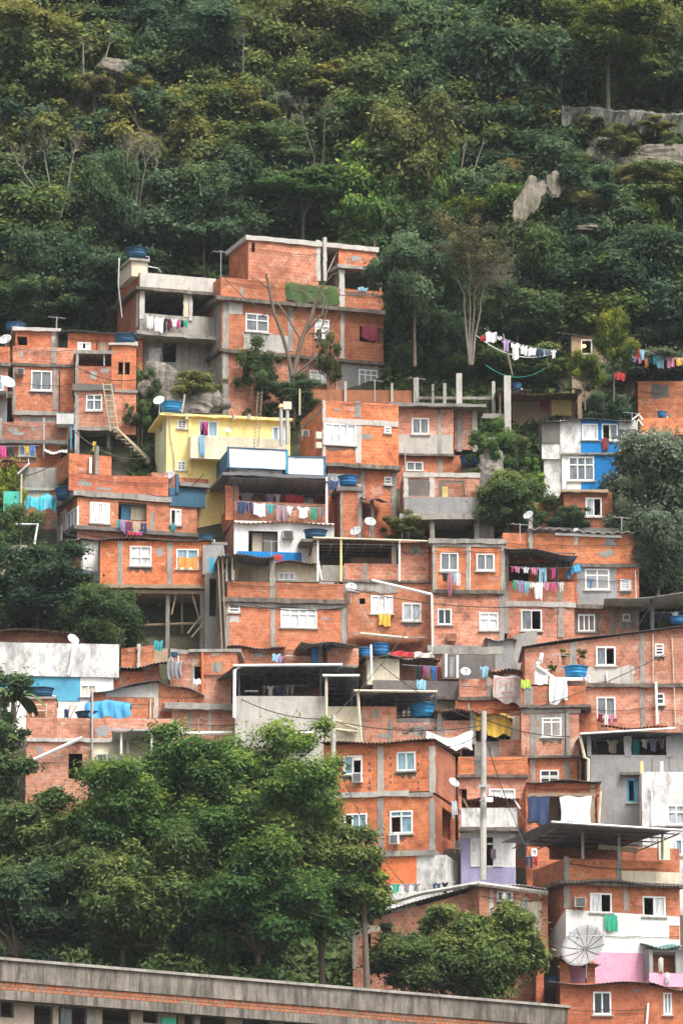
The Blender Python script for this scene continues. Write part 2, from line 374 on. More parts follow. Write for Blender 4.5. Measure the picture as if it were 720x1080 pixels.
    def fill(s, later, Mf):
        for (w, a0, a1, b0, b1) in later:
            if w['kind'] == 'win': s.window(w, Mf, a0, a1, b0, b1)
            elif w['kind'] == 'door':
                mb = MB()
                def bx(p, q, r_, s_, c0, c1):
                    vs = [Mf(p, r_, c0), Mf(q, r_, c0), Mf(q, r_, c1), Mf(p, r_, c1), Mf(p, s_, c0), Mf(q, s_, c0), Mf(q, s_, c1), Mf(p, s_, c1)]
                    mb.add(vs, [(0,3,2,1),(4,5,6,7),(0,1,5,4),(1,2,6,5),(2,3,7,6),(3,0,4,7)])
                bx(a0, a1, b0, b1, 0.04, 0.08)
                for q in (0.12, 0.56):
                    hh = b1 - b0; bx(a0 + 0.12, a1 - 0.12, b0 + hh * q, b0 + hh * (q + 0.32), 0.02, 0.04)
                mb.build('door', w['m'], s.root)
    def front(s, x0, x1, yt, yb, mat, wins=(), v=0.0, t=0.16, ytr=None, name='front_wall', toground=False):
        u0, z1 = s.uz(x0, yt, v); _, z0 = s.uz(x0, yb, v); u1, z1r = s.uz(x1, ytr if ytr is not None else yt, v)
        if ytr is None: z1r = z1
        if toground: z0 = 0.0
        hs, later = s.openings(wins, lambda px, py: s.uz(px, py, v))
        Mf = lambda a, b, c: (a, v + c, b)
        mb = MB(); gridwall(mb, u0, u1, z0, z1, t, hs, Mf, z1r); o = mb.build(name, mat, s.root)
        s.fill(later, Mf)
        if mat.startswith('brick') and u1 - u0 > 1.6 and name == 'front_wall': s.weather(u0, u1, z0 if not toground else s.uz(x0, yb, v)[1], min(z1, z1r), hs, v)
        return u0, u1, z0, z1, z1r
    def weather(s, u0, u1, z0, z1, hs, v):
        """cement smears, pipes, loose wires, rebar stubs and stains that every real wall collects"""
        r2 = random.Random(int(abs(u1 * 53 + z1 * 97 + s.ox * 11)))
        free = lambda a, b, c_, d: all(b < h[0] - .1 or a > h[1] + .1 or d < h[2] - .1 or c_ > h[3] + .1 for h in hs)
        H_ = z1 - z0
        for i in range(r2.choice([0, 1, 2, 2])):
            w, hh = r2.uniform(.2, .9), r2.uniform(.15, .6); a = r2.uniform(u0 + .2, max(u0 + .21, u1 - w - .2)); b = r2.uniform(z0 + .05, max(z0 + .06, z1 - hh - .05))
            if H_ < .6 or not free(a, a + w, b, b + hh): continue
            pts = []; n = 14
            for k in range(n):
                t = 2 * math.pi * k / n; rr = r2.uniform(.6, 1.25); pts.append((min(max(a + w / 2 + math.copysign(abs(math.cos(t)) ** .5, math.cos(t)) * w / 2 * rr, u0 + .03), u1 - .03), min(max(b + hh / 2 + math.copysign(abs(math.sin(t)) ** .6, math.sin(t)) * hh / 2 * rr, z0 + .02), z1 - .03)))
            mb = MB(); mb.add([(p, v - .009 - .002 * i, q) for p, q in pts] + [(p, v + .003, q) for p, q in pts], [tuple(range(n))] + [(k, k + n, (k + 1) % n + n, (k + 1) % n) for k in range(n)]); mb.build('plaster_patch', r2.choice(['concrete', 'plaster_gray', 'brick_old', 'brick_pink', 'brick_old', 'concrete']), s.root)
        if H_ > 1.4 and r2.random() < .6:
            a = r2.uniform(u0 + .15, u1 - .15)
            if free(a - .05, a + .05, z0, z1): MB().tube([(a, v - .05, z0 + .0), (a + r2.uniform(-.03, .03), v - .05, z1 - r2.uniform(0, .5))], r2.choice([.02, .03, .045]), 5).build('pipe', r2.choice(['white_frame', 'gray_metal', 'rubber', 'cream_paint']), s.root)
        if r2.random() < .6:
            b = r2.uniform(z0 + H_ * .5, z1 - .04); pts = []
            for k in range(9): f = k / 8; pts.append((u0 + .1 + (u1 - u0 - .2) * f, v - .07, b - .12 * math.sin(math.pi * ((f * r2.choice([1, 2])) % 1)) + r2.uniform(-.03, .03)))
            MB().tube(pts, .014, 4).build('wire', 'rubber', s.root)
        for h_ in hs:
            if r2.random() < .55 and h_[3] - h_[2] > .3 and h_[2] - z0 > .35:
                w = h_[1] - h_[0]; n = 8; top = h_[2] - .09; mb = MB(); vs = []
                for k in range(n + 1): x = h_[0] + w * k / n; vs += [(x, v - .006, top), (x, v - .006, top - r2.uniform(.04, .32))]
                mb.add(vs, [(2 * k, 2 * k + 1, 2 * k + 3, 2 * k + 2) for k in range(n)]); mb.build('stain', 'stain', s.root)
        if r2.random() < .45:
            for k in range(r2.choice([2, 3, 4])):
                a = r2.choice([u0 + .1, u1 - .12]) + r2.uniform(0, .12) * (1 if k else 0); a = min(max(a, u0 + .05), u1 - .05)
                MB().tube([(a, v + .08, z1 - .05), (a + r2.uniform(-.05, .05), v + .08, z1 + r2.uniform(.25, .6))], .014, 4).build('rebar', 'rust', s.root)
    def block(s, x0, x1, yt, yb, d, mat='brick_orange', wins=(), side=None, swins=(), v=0.0, par=0.0, ytr=None, g=False, roof='concrete', roof_drop=0.06, back=True, floor=True, dt=None, sx=None):
        """a storey or room: front wall, side walls, rear wall and slab"""
        side = side or mat
        u0, u1, z0, z1, z1r = s.front(x0, x1, yt, yb, mat, wins, v, ytr=ytr, toground=g)
        t = 0.16
        left_vis = s.ca * s.ox * 0 + s.sa >= -0.001
        for (uu, zz, sgn, vis) in ((u0, z1, 1, left_vis), (u1, z1r, -1, not left_vis)):
            Ms = lambda a, b, c, uu=uu, sgn=sgn: (uu + sgn * c, v + a, b)
            ww = list(swins) if vis else []
            hs, later = s.openings(ww, lambda px, py, uu=uu: (s.vz(px, py, uu)[0] - v, s.vz(px, py, uu)[1]))
            mb = MB(); gridwall(mb, t, d, z0, zz, t, hs, Ms); mb.build('side_wall', side, s.root)
            s.fill(later, Ms)
        if back:
            mb = MB()
            mb.add([(u0+t, v+d-t, z0), (u1-t, v+d-t, z0), (u1-t, v+d-t, z1r-.002), (u0+t, v+d-t, z1-.002)], [(0,1,2,3)])
            mb.add([(u0+t, v+d, z0), (u1-t, v+d, z0), (u1-t, v+d, z1r-.002), (u0+t, v+d, z1-.002)], [(3,2,1,0)]); mb.build('rear_wall', side, s.root)
        if roof is True: roof = 'concrete'
        if roof:
            e = par + roof_drop
            mb = MB(); A = [(u0+t, v+t), (u1-t, v+t), (u1-t, v+d-t), (u0+t, v+d-t)]; zz = [z1-e, z1r-e, z1r-e, z1-e]
            vs = [(p[0], p[1], q) for p, q in zip(A, zz)] + [(p[0], p[1], q - 0.12) for p, q in zip(A, zz)]
            mb.add(vs, [(0,1,2,3),(7,6,5,4),(0,4,5,1),(1,5,6,2),(2,6,7,3),(3,7,4,0)]); mb.build('roof_slab', roof, s.root)
        if floor and not g:
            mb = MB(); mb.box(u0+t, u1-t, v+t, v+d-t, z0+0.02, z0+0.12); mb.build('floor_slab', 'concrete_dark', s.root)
        return s
    def box(s, name, x0, x1, y0, y1, v0, v1, mat, ext=0.0, label=None):
        u0, u1, z0, z1 = s.rect(x0, y0, x1, y1, min(v0, v1))
        mb = MB().box(u0, u1, v0, v1, z0 - ext, z1); o = mb.build(name, mat, s.root)
        if label: o['label'] = label
        return o
    def col(s, x0, x1, y0, y1, v=0.0, mat='concrete', p=0.025, t=0.12, ext=0.0, name='column'):
        v0 = v - p - rnd.random() * 0.004; u0, u1, z0, z1 = s.rect(x0, y0, x1, y1, v0)
        return ragged_col(MB(), u0, u1, v0, v + t, z0 - ext, z1).build(name, mat, s.root)
    def beam(s, x0, x1, y0, y1, v=0.0, mat='concrete', p=0.04, t=0.1):
        v0 = v - p - rnd.random() * 0.004; u0, u1, z0, z1 = s.rect(x0, y0, x1, y1, v0)
        return ragged_beam(MB(), u0, u1, v0, v + t, z0, z1).build('beam', mat, s.root)
    def ledge(s, x0, x1, y0, y1, proj=0.22, d=3.0, v=0.0, mat='slab_edge', lip=0.0):
        """a floor slab that sticks out of the wall"""
        u0, u1, z0, z1 = s.rect(x0, y0, x1, y1, v)
        l = 0.0 if lip is None else (proj if s.a > 0.02 else 0.03)
        return ragged_beam(MB(), u0 - (l if s.a >= -0.02 else 0.03), u1 + (0.03 if s.a >= -0.02 else proj), v - proj, v + d, z0, z1).build('floor_slab', mat, s.root)
    def patch(s, x0, x1, y0, y1, mat, v=0.0, name='plaster_patch', p=0.012, rough=0.10):
        """plaster with an uneven outline lying on the wall"""
        u0, u1, z0, z1 = s.rect(x0, y0, x1, y1, v); r2 = random.Random(int(x0 * 31 + y0 * 7)); pts = []
        def run(ax, ay, bx_, by_):
            L = math.hypot(bx_ - ax, by_ - ay); k = max(2, int(L / 0.25))
            for i in range(k):
                tt = i / k; pts.append((ax + (bx_ - ax) * tt + r2.uniform(-rough, rough) * (0 < i), ay + (by_ - ay) * tt + r2.uniform(-rough, rough) * (0 < i)))
        run(u0, z0, u1, z0); run(u1, z0, u1, z1); run(u1, z1, u0, z1); run(u0, z1, u0, z0)
        mb = MB(); n = len(pts)
        mb.add([(a, v - p, b) for a, b in pts] + [(a, v + 0.003, b) for a, b in pts], [tuple(range(n))] + [(i, i + n, (i + 1) % n + n, (i + 1) % n) for i in range(n)])
        return mb.build(name, mat, s.root)
    def scol(s, u, x0, x1, y0, y1, mat='concrete', name='column'):
        """column on the side wall at u (pixels read on that side)"""
        ym = (y0 + y1) / 2; a0 = s.vz(x0, ym, u)[0]; a1 = s.vz(x1, ym, u)[0]
        if a0 > a1: a0, a1 = a1, a0
        z1 = s.vz((x0 + x1) / 2, y0, u)[1]; z0 = s.vz((x0 + x1) / 2, y1, u)[1]
        sg = -1 if s.a >= 0 else 1
        return MB().box(u + sg * 0.025, u - sg * 0.05, a0, a1, z0, z1).build(name, mat, s.root)
    def sheet(s, x0, x1, y, v0, v1, dz, mat='fibre_roof', ytr=None, pitch=0.18, amp=0.028, name='roof_sheet', over=0.0, parent=None, dx0=0.0, dx1=0.0):
        u0, z = s.uz(x0, y, v0); u1, zr = s.uz(x1, ytr if ytr is not None else y, v0)
        if ytr is None: zr = z
        u0 -= over; u1 += over
        n = max(4, int((u1 - u0) / pitch * 6)) if amp else 2; mb = MB(); vs = []
        for j in (0, 1):
            for i in range(n + 1):
                f = i / n; u = u0 + (u1 - u0) * f; h = z + (zr - z) * f + amp * math.sin(2 * math.pi * (u - u0) / pitch) + (dz if j else 0) - .05 * math.sin(math.pi * 2.2 * f + z) - .03 * math.sin(9 * f + zr)
                u += ((dx0 * (1 - f) + dx1 * f) if j else 0)
                pv_ = v1 if j else v0 + .10 * (math.sin(int((u - u0) / 1.05) * 12.9 + z * 3) if amp else 0)
                vs.append((u, pv_, h)); vs.append((u, pv_, h - 0.015 - (0.03 if not amp else 0)))
        w = 2 * (n + 1); fs = []
        for i in range(n):
            a = 2 * i; fs += [(a, a + 2, a + 2 + w, a + w), (a + 1 + w, a + 3 + w, a + 3, a + 1), (a + 1, a + 3, a + 2, a), (a + w, a + 2 + w, a + 3 + w, a + 1 + w)]
        fs += [(0, w, w + 1, 1), (2 * n, 2 * n + 1, 2 * n + 1 + w, 2 * n + w)]
        mb.add(vs, fs); return mb.build(name, mat, parent or s.root)
    def tube(s, name, pts, r, mat):
        """pts: (px, py, v)"""
        q = []
        for p in pts:
            u, z = s.uz(p[0], p[1], p[2]); q.append((u, p[2], z))
        return MB().tube(q, r).build(name, mat, s.root)
    def truss(s, x0, x1, y, v0, v1, dz, n=4, drop=0.10, mat='dark_metal'):
        """purlins and rafters under a sheet roof"""
        u0, z = s.uz(x0, y, v0); u1, _ = s.uz(x1, y, v0); mb = MB()
        for i in range(n + 1):
            u = u0 + (u1 - u0) * i / n; mb.tube([(u, v0 + .05, z - drop), (u, v1 - .05, z + dz - drop)], 0.035, 4)
        for j in range(5):
            f = (j + 0.5) / 5; v = v0 + (v1 - v0) * f; mb.tube([(u0, v, z + dz * f - drop + .06), (u1, v, z + dz * f - drop + .06)], 0.03, 4)
        return mb.build('roof_truss', mat, s.root)
grimy('tan_wall', (0.40, 0.33, 0.26), 0.6, (0.15, 0.12, 0.10))
grimy('concrete_streaked', (0.24, 0.21, 0.18), 0.9, (0.06, 0.052, 0.043), thr=0.42, vary=.5)
grimy('teal_roof', (0.16, 0.28, 0.27), 0.5, (0.08, 0.1, 0.1))
brick_mat('clay_strip', (0.60, 0.19, 0.07), (0.30, 0.12, 0.065), (0.09, 0.075, 0.06), 0.45, (0.22, 0.19, 0.16), 0.95)
m_, n_, l_, b_ = nt('lamp_glow'); b_.inputs['Base Color'].default_value = (1, .6, .2, 1); b_.inputs['Emission Color'].default_value = (1, .42, .08, 1); b_.inputs['Emission Strength'].default_value = 9.0
m_, n_, l_, b_ = nt('mesh_dish'); b_.inputs['Base Color'].default_value = (.42, .42, .42, 1); b_.inputs['Alpha'].default_value = 0.62; b_.inputs['Roughness'].default_value = .5

grimy('wall_streak', (0.27, 0.26, 0.24), 0.97, (0.055, 0.055, 0.045), thr=0.34, vary=.4)
def rocky(name, col, gc, thr):
    m = grimy(name, col, 0.85, gc, thr=thr, vary=.35); n, l = m.node_tree.nodes, m.node_tree.links; b = n['Principled BSDF']
    tc = n.new('ShaderNodeTexCoord'); mp = n.new('ShaderNodeMapping'); mp.inputs['Rotation'].default_value = (.5, .7, .2); mp.inputs['Scale'].default_value = (.6, .6, 1.1); l.new(tc.outputs['Object'], mp.inputs[0])
    vo = n.new('ShaderNodeTexVoronoi'); vo.inputs['Scale'].default_value = 1.1; l.new(mp.outputs[0], vo.inputs['Vector']); no = N(n, 'ShaderNodeTexNoise', Scale=3.0, Detail=8.0, Roughness=.7); l.new(mp.outputs[0], no.inputs['Vector'])
    ad = n.new('ShaderNodeMath'); ad.operation = 'ADD'; l.new(vo.outputs['Distance'], ad.inputs[0]); l.new(no.outputs['Fac'], ad.inputs[1])
    bp = N(n, 'ShaderNodeBump', Strength=1.0, Distance=.06); l.new(ad.outputs[0], bp.inputs['Height']); l.new(bp.outputs[0], b.inputs['Normal'])
    src = b.inputs['Base Color'].links[0].from_socket; r = ramp(n, [(.3, (.55, .52, .48)), (.6, (1.1, 1.1, 1.1))]); l.new(no.outputs['Fac'], r.inputs[0]); l.new(mixc(n, l, 1.0, src, r.outputs[0], 'MULTIPLY'), b.inputs['Base Color'])
rocky('rock_gray', (0.24, 0.215, 0.185), (0.07, 0.06, 0.05), .45); rocky('rock_pink', (0.23, 0.195, 0.165), (0.06, 0.065, 0.035), .40); rocky('rock_streak', (0.55, 0.53, 0.51), (0.05, 0.048, 0.042), .34)
# ---------------------------------------------------------------- loose things
def up(loc): return loc
def water_tank(pos, dia, h, label, mat='tank_blue', lid=True):
    o = empty('water_tank', pos); tag(o, label, 'water tank', 'blue water tanks on the roofs')
    r = dia / 2
    prof = [(0.0, 0.0), (r * 0.80, 0.0), (r * 0.84, 0.04), (r * 0.86, h * .3), (r * 0.885, h * .32), (r * 0.885, h * .38), (r * 0.87, h * .4), (r * 0.91, h * .66), (r * 0.93, h * .68), (r * 0.93, h * .74), (r * 0.915, h * .76), (r * 0.96, h * .94), (r * 1.02, h * .95), (r * 1.02, h)]
    MB().lathe(prof, 24).build('tank_body', mat, o, smooth=True)
    MB().lathe([(r * 1.0, h * 1.0), (r * 1.05, h * .99), (r * 1.05, h * 1.03), (r * .8, h * 1.10), (r * .3, h * 1.16), (0.001, h * 1.17)], 24).build('lid', mat, o, smooth=True)
    MB().tube([(r * .85, -0.0, h * .15), (r * 1.1, 0, h * .15), (r * 1.12, 0, -0.25)], 0.025).build('outlet_pipe', 'white_frame', o)
    return o
def tank_on(h, x0, x1, y0, y1, v, label, mat='tank_blue'):
    """pixel box of the tank seen over a house"""
    xm = (x0 + x1) / 2; A = h.world(x0, y1, v); B = h.world(x1, y1, v); dia = math.dist(A, B)
    T = h.world(xm, y0, v); Bt = h.world(xm, y1, v)
    return water_tank((Bt[0], Bt[1], Bt[2]), dia * 0.95, (T[2] - Bt[2]) / 1.12, label, mat)
def dish(pos, r, az, el, label, mat='dish_white', pole=0.8, ribs=False, arm=True):
    """satellite dish; pos = centre of the bowl; az turns its face (0 = towards the valley)"""
    o = empty('satellite_dish', (pos[0], pos[1], pos[2] - pole), az); tag(o, label, 'satellite dish', 'satellite dishes on the roofs')
    ce, se = math.cos(el), math.sin(el); c = np.array((0, 0, pole))
    n = 28; rings = 6; vs = []; fs = []
    def T(x, y, d):   # dish plane: x right, y up, d towards the viewer of the face
        return (x, -d * ce - y * -se * -1 if False else (-d * ce + y * se), pole + y * ce + d * se)
    for s_ in (0, 0.012):
        for i in range(rings + 1):
            q = r * i / rings
            for k in range(n):
                a = 2 * math.pi * k / n; vs.append(T(q * math.cos(a), q * math.sin(a) * 1.05, 0.28 * q * q / r - s_))
    w = (rings + 1) * n
    for i in range(rings):
        for k in range(n):
            a, b, c2, d2 = i*n+k, i*n+(k+1)%n, (i+1)*n+(k+1)%n, (i+1)*n+k
            fs.append((a, b, c2, d2)); fs.append((d2 + w, c2 + w, b + w, a + w))
    for k in range(n): fs.append((rings*n+k, rings*n+(k+1)%n, rings*n+(k+1)%n+w, rings*n+k+w))
    MB().add(vs, fs).build('bowl', mat, o, smooth=True)
    m = MB(); m.tube([(0, 0.02, 0), (0, 0.08, pole * .9), T(0, 0, -0.05)], 0.03); m.build('mast', 'gray_metal', o)
    if arm:
        f = 0.75 * r
        m = MB(); m.tube([T(0, -r * .95, 0.2 * r), T(0, -r * .3, f + .25 * r)], 0.018)
        m.tube([T(0, -r * .35, f + .2 * r), T(0, -r * .2, f + .35 * r)], 0.05); m.build('feed_arm', 'gray_metal', o)
    if ribs:
        m = MB()
        for k in range(12):
            a = 2 * math.pi * k / 12; pts = [T(q * math.cos(a), q * math.sin(a) * 1.05, 0.28 * q * q / r + .015) for q in (0.05, r * .35, r * .7, r)]
            m.tube(pts, 0.012, 4)
        m.build('rib', 'dark_metal', o)
        for k in range(3):
            a = 2 * math.pi * k / 3 + .5; MB().tube([T(r * .95 * math.cos(a), r * .95 * math.sin(a), .28 * r), T(0, 0, r * .95)], 0.015, 4).build('feed_strut', 'gray_metal', o)
        m = MB(); m.tube([T(0, 0, r * .85), T(0, 0, r * 1.0)], .07, 8); m.build('feed_horn', 'gray_metal', o)
    return o
def dish_at(h, x, y, v, rpx, label, az=0.3, el=0.6, **kw):
    p = h.world(x, y, v); q = h.world(x + rpx, y, v)
    return dish(p, math.dist(p, q), az, el, label, **kw)
def ac_unit(h, x0, y0, x1, y1, label, v=0.0, mat='concrete_light'):
    u0, u1, z0, z1 = h.rect(x0, y0, x1, y1, v - .3); w = h.world(x0, y1, v - .3)
    o = empty('air_conditioner', (w[0], w[1], w[2]), h.a); tag(o, label, 'air conditioner', 'air conditioners on the walls')
    W_, H_ = u1 - u0, z1 - z0
    MB().box(0, W_, 0.02, 0.298, 0, H_).build('casing', mat, o)
    m = MB()
    for i in range(7):
        z = H_ * (0.12 + 0.76 * i / 6); m.box(W_ * .1, W_ * .9, 0, 0.02, z - 0.012, z + 0.012)
    m.build('grille', 'dark_metal', o)
    m = MB()
    for q in (.15, .85): m.tube([(W_ * q, .29, -.18), (W_ * q, .05, 0.0)], .02, 4)
    m.build('bracket', 'gray_metal', o)
    return o
def cloth_mesh(kind, w, h, seed):
    r2 = random.Random(seed); mb = MB(); nx, nz = 12, 8
    ph = r2.uniform(0, 6); am = 0.055; sk = r2.uniform(-.16, .16); fr_ = r2.uniform(11, 19)
    def keep(fx, fz):
        if kind == 'shirt':
            if fz < 0.30: return True if fz > .04 or abs(fx - .5) > .1 else False
            return 0.2 <= fx <= 0.8
        if kind == 'trousers': return fz < 0.28 or abs(fx - 0.5) > 0.09 * (1 if fz < .9 else 1.3)
        return True
    vs = {}
    def V(i, j, s_):
        key = (i, j, s_)
        if key not in vs:
            fx, fz = i / nx, j / nz
            low = 1 + (0.07 * math.sin(fx * 9 + ph) + sk * (fx - .5) * 2) * fz
            y = am * math.sin(fx * fr_ + ph + fz * 1.8) * (0.3 + fz) + 0.012 * s_
            vs[key] = len(mb.v); x = (fx - .5) * w * (1 - 0.05 * fz + (0.05 * math.sin(fz * 5 + ph)))
            mb.v.append((x, y, -h * fz * low - (0.04 * math.sin(fx * math.pi * 3 + ph) if fz == 0 else 0)))
        return vs[key]
    cells = {(i, j) for i in range(nx) for j in range(nz) if keep((i + .5) / nx, (j + .5) / nz)}
    for (i, j) in cells:
        mb.f.append((V(i, j, 0), V(i, j + 1, 0), V(i + 1, j + 1, 0), V(i + 1, j, 0)))
        mb.f.append((V(i, j, 1), V(i + 1, j, 1), V(i + 1, j + 1, 1), V(i, j + 1, 1)))
        for (di, dj, a, b) in ((-1, 0, (i, j), (i, j + 1)), (1, 0, (i + 1, j + 1), (i + 1, j)), (0, -1, (i + 1, j), (i, j)), (0, 1, (i, j + 1), (i + 1, j + 1))):
            if (i + di, j + dj) not in cells: mb.f.append((V(*a, 0), V(*a, 1), V(*b, 1), V(*b, 0)))
    return mb
ORD = ['first', 'second', 'third', 'fourth', 'fifth', 'sixth', 'seventh', 'eighth', 'ninth', 'tenth', 'eleventh', 'twelfth', 'thirteenth', 'fourteenth']
NAMEK = {'shirt': 'shirt', 'towel': 'towel', 'trousers': 'trousers', 'sheet': 'bed_sheet', 'cloth': 'cloth', 'curtain': 'curtain', 'rug': 'rug'}
def garment(h, x0, y0, x1, y1, v, kind, colour, label):
    u0, u1, z0, z1 = h.rect(x0, y0, x1, y1, v); w = h.world((x0 + x1) / 2, y0, v)
    o = cloth_mesh(kind, u1 - u0, z1 - z0, int(x0 * 13 + y0)).build(NAMEK[kind], 'cloth ' + colour, None, smooth=False, loc=w, rz=h.a)
    cat = {'bed_sheet': 'bed sheet'}.get(NAMEK[kind], NAMEK[kind])
    tag(o, label, cat, 'washing hung out to dry'); return o
def clothesline(h, A, B, v, items, where, sag=0.12):
    """items: (kind, colour, x0, x1, length in px)"""
    a = h.world(A[0], A[1], v); b = h.world(B[0], B[1], v); pts = []
    for i in range(9):
        f = i / 8; pts.append((a[0] + (b[0] - a[0]) * f, a[1] + (b[1] - a[1]) * f, a[2] + (b[2] - a[2]) * f - sag * 4 * f * (1 - f)))
    mb = MB().tube([(p[0] - a[0], p[1] - a[1], p[2] - a[2]) for p in pts], 0.012, 4); o = mb.build('clothesline', 'gray_metal', None, loc=a)
    tag(o, 'clothesline ' + where, 'clothesline')
    r3 = random.Random(int(A[0] * 7 + A[1]))
    for i, (kind, colour, x0, x1, L) in enumerate(items):
        x0 += r3.uniform(-.7, .4); x1 += r3.uniform(-.4, .9); L *= r3.uniform(.85, 1.22)
        xm = (x0 + x1) / 2; f = (xm - A[0]) / (B[0] - A[0]); y = A[1] + (B[1] - A[1]) * f
        _, z = h.uz(xm, y, v); sg = sag * 4 * f * (1 - f); y += sg * 20
        garment(h, x0, y, x1, y + L, v - 0.006, kind, colour, f'{colour} {kind if kind != "sheet" else "bed sheet"}, {ORD[i]} from left on clothesline {where}')
def pole(px0, py0, py1, Y, r, mat, name, label, cat, px1=None, taper=1.0, group=None, arms=()):
    A = P(px0, py1, Y); B = P(px1 if px1 is not None else px0, py0, Y); h_ = B[2] - A[2]
    o = empty(name, A); tag(o, label, cat, group)
    MB().tube([(0, 0, 0), ((B[0] - A[0]), 0, h_)], [r, r * taper], 8).build('shaft', mat, o, smooth=False)
    for (f, l) in arms:
        MB().box(-l / 2 + (B[0]-A[0]) * f, l / 2 + (B[0]-A[0]) * f, -r - .08, -r, h_ * f - .05, h_ * f + .05).build('crossarm', 'gray_metal', o)
    return o
def cable(A, B, Ya, Yb, label, sag=0.6, r=0.02, mat='rubber'):
    a = P(A[0], A[1], Ya); b = P(B[0], B[1], Yb); pts = []
    for i in range(15):
        f = i / 14; pts.append(((b[0]-a[0]) * f, (b[1]-a[1]) * f, (b[2]-a[2]) * f - sag * 4 * f * (1 - f)))
    o = MB().tube(pts, r, 4).build('cable', mat, None, loc=a); tag(o, label, 'cable'); return o
def tarp(h, x0, x1, y0, y1, v0, v1, mat, label, name='tarp', peak=0.35, drop=0.45):
    """a draped tarp: hangs over its front edge with folds"""
    w = h.world((x0 + x1) / 2, y1, v0); u0, u1, z0, z1 = h.rect(x0, y0, x1, y1, v0); W_, H_ = u1 - u0, z1 - z0; r2 = random.Random(int(x0 + y0)); mb = MB(); nx, nz = 26, 12; ph = r2.uniform(0, 6)
    D = v1 - v0
    for s_ in (0, 1):
        for j in range(nz + 1):
            for i in range(nx + 1):
                fx, fz = i / nx, j / nz
                topz = H_ * (1 - peak * abs(math.sin(fx * 3.1 + ph)) * 0.7) ; fold = 0.07 * math.sin(fx * 23 + ph + fz * 2) + 0.04 * math.sin(fx * 41 + 1)
                if fz < .55: g = fz / .55; z = topz * g + (0.1 * math.sin(fx * 13 + ph)) * (1 - g); y = fold * (1 - g * .5) + D * .15 * g
                else: g = (fz - .55) / .45; z = topz + .05 * math.sin(fx * 9 + g * 4) - drop * g * H_ * .3; y = D * (.15 + .85 * g)
                mb.v.append(((fx - .5) * W_ + .04 * math.sin(fz * 9 + ph), y + 0.015 * s_, z - 0.012 * s_))
    w_ = (nx + 1) * (nz + 1)
    for j in range(nz):
        for i in range(nx):
            a = j * (nx + 1) + i; b = a + nx + 1; mb.f.append((a, a + 1, b + 1, b)); mb.f.append((b + w_, b + 1 + w_, a + 1 + w_, a + w_))
    o = mb.build(name, mat, None, smooth=True, loc=w, rz=h.a); tag(o, label, name.replace('_', ' ')); return o
def ladder(h, xa, ya, xb, yb_, v, label, w=0.45, n=9, mat='bamboo'):
    a = h.world(xa, ya, v); b = h.world(xb, yb_, v); o = empty('ladder', b, h.a); tag(o, label, 'ladder')
    du, dz = (a[0]-b[0]) / max(h.ca, .3), a[2] - b[2]
    for q in (-w / 2, w / 2): MB().tube([(q, 0, 0), (q + du, 0.0, dz)], 0.035, 5).build('rail', mat, o)
    for i in range(n):
        f = (i + .7) / n; MB().tube([(-w / 2 + du * f, 0, dz * f), (w / 2 + du * f, 0, dz * f)], 0.025, 5).build('rung', mat, o)
    return o
def antenna(px, py0, py1, Y, label, n=5, w=0.7):
    A = P(px, py1, Y); B = P(px, py0, Y); h_ = B[2] - A[2]; o = empty('antenna', A, 0.4); tag(o, label, 'antenna', 'rooftop antennas')
    MB().tube([(0, 0, 0), (0, 0, h_)], 0.022, 5).build('mast', 'gray_metal', o)
    m = MB().tube([(-.5, 0, h_ * .93), (.5, 0, h_ * .95)], 0.012, 4)
    for i in range(n):
        x = -.45 + .9 * i / (n - 1); m.tube([(x, -w / 2 * (1 - .1 * i), h_ * .94), (x, w / 2 * (1 - .1 * i), h_ * .94)], 0.009, 4)
    m.build('elements', 'gray_metal', o); return o
# ================================================================ houses, upper rows
def sd(h, px): return px / (abs(h.sa) * F / h.Y)
# ---- grey terrace house, top left
h = House('two storey house with gray concrete parapet, open terrace and stair tower, topmost at the left', 148, 287, 420, k=0.34, ext=1.5)
h.front(152, 222, 353, 420, 'plaster_gray', wins=[HO(172, 362, 186, 382)], v=1.2, toground=True)
h.block(148, 228, 287, 306, 4.6, 'concrete_light', side='brick_orange', par=0.5, roof='concrete', floor=True, dt=.2)
h.block(148, 228, 306, 352, 4.6, 'concrete', side='brick_red', wins=[HO(153, 308, 194, 332), HO(203, 309, 226, 334)], roof=False)
h.patch(186, 228, 354, 416, 'concrete', v=1.19); h.patch(156, 170, 366, 384, 'white_stained', v=1.19)
h.ledge(147, 228, 303, 306.5, 0.3, 4.6); h.ledge(149, 228, 350, 354, 0.35, 4.6, mat='concrete')
h.col(147.5, 152, 306, 336, mat='concrete_light'); h.col(194, 199, 308, 334, mat='cream_paint'); h.col(199.6, 203, 303, 338, mat='concrete_light', p=.08)
h.box('stair_tower', 139, 156, 274, 291, .35, 2.9, 'cream_paint'); h.box('tower_cap', 137, 158, 271.5, 274, .2, 3.1, 'concrete')
tank_on(h, 132, 156, 262, 272, 1.2, 'dark blue water tank on the stair tower of the topmost left house', 'tank_dark')
u0 = 0; h.scol(0, 144, 146, 308, 345, 'concrete_light')
h.tube('downpipe', [(126, 272, 1.6), (125, 300, 1.6), (129, 335, 1.6)], .035, 'white_frame')
h.tube('railing', [(156, 283, .3), (156, 281, .3), (167, 283, .3), (170, 287, .3)], .03, 'gray_metal')
clothesline(h, (155, 333), (198, 338), -.4, [('sheet','white',155,162,12),('sheet','white',163,172,13),('trousers','black',173,180,15),('trousers','dark red',176,181,9),('shirt','white',181,187,8),('cloth','hot pink',187,190,8),('shirt','black',190,194,8),('cloth','green',194,197,6)], 'on the topmost left terrace', .03)
antenna(233, 264, 292, h.Y + 1, 'thin roof antenna at the corner between the two topmost houses')
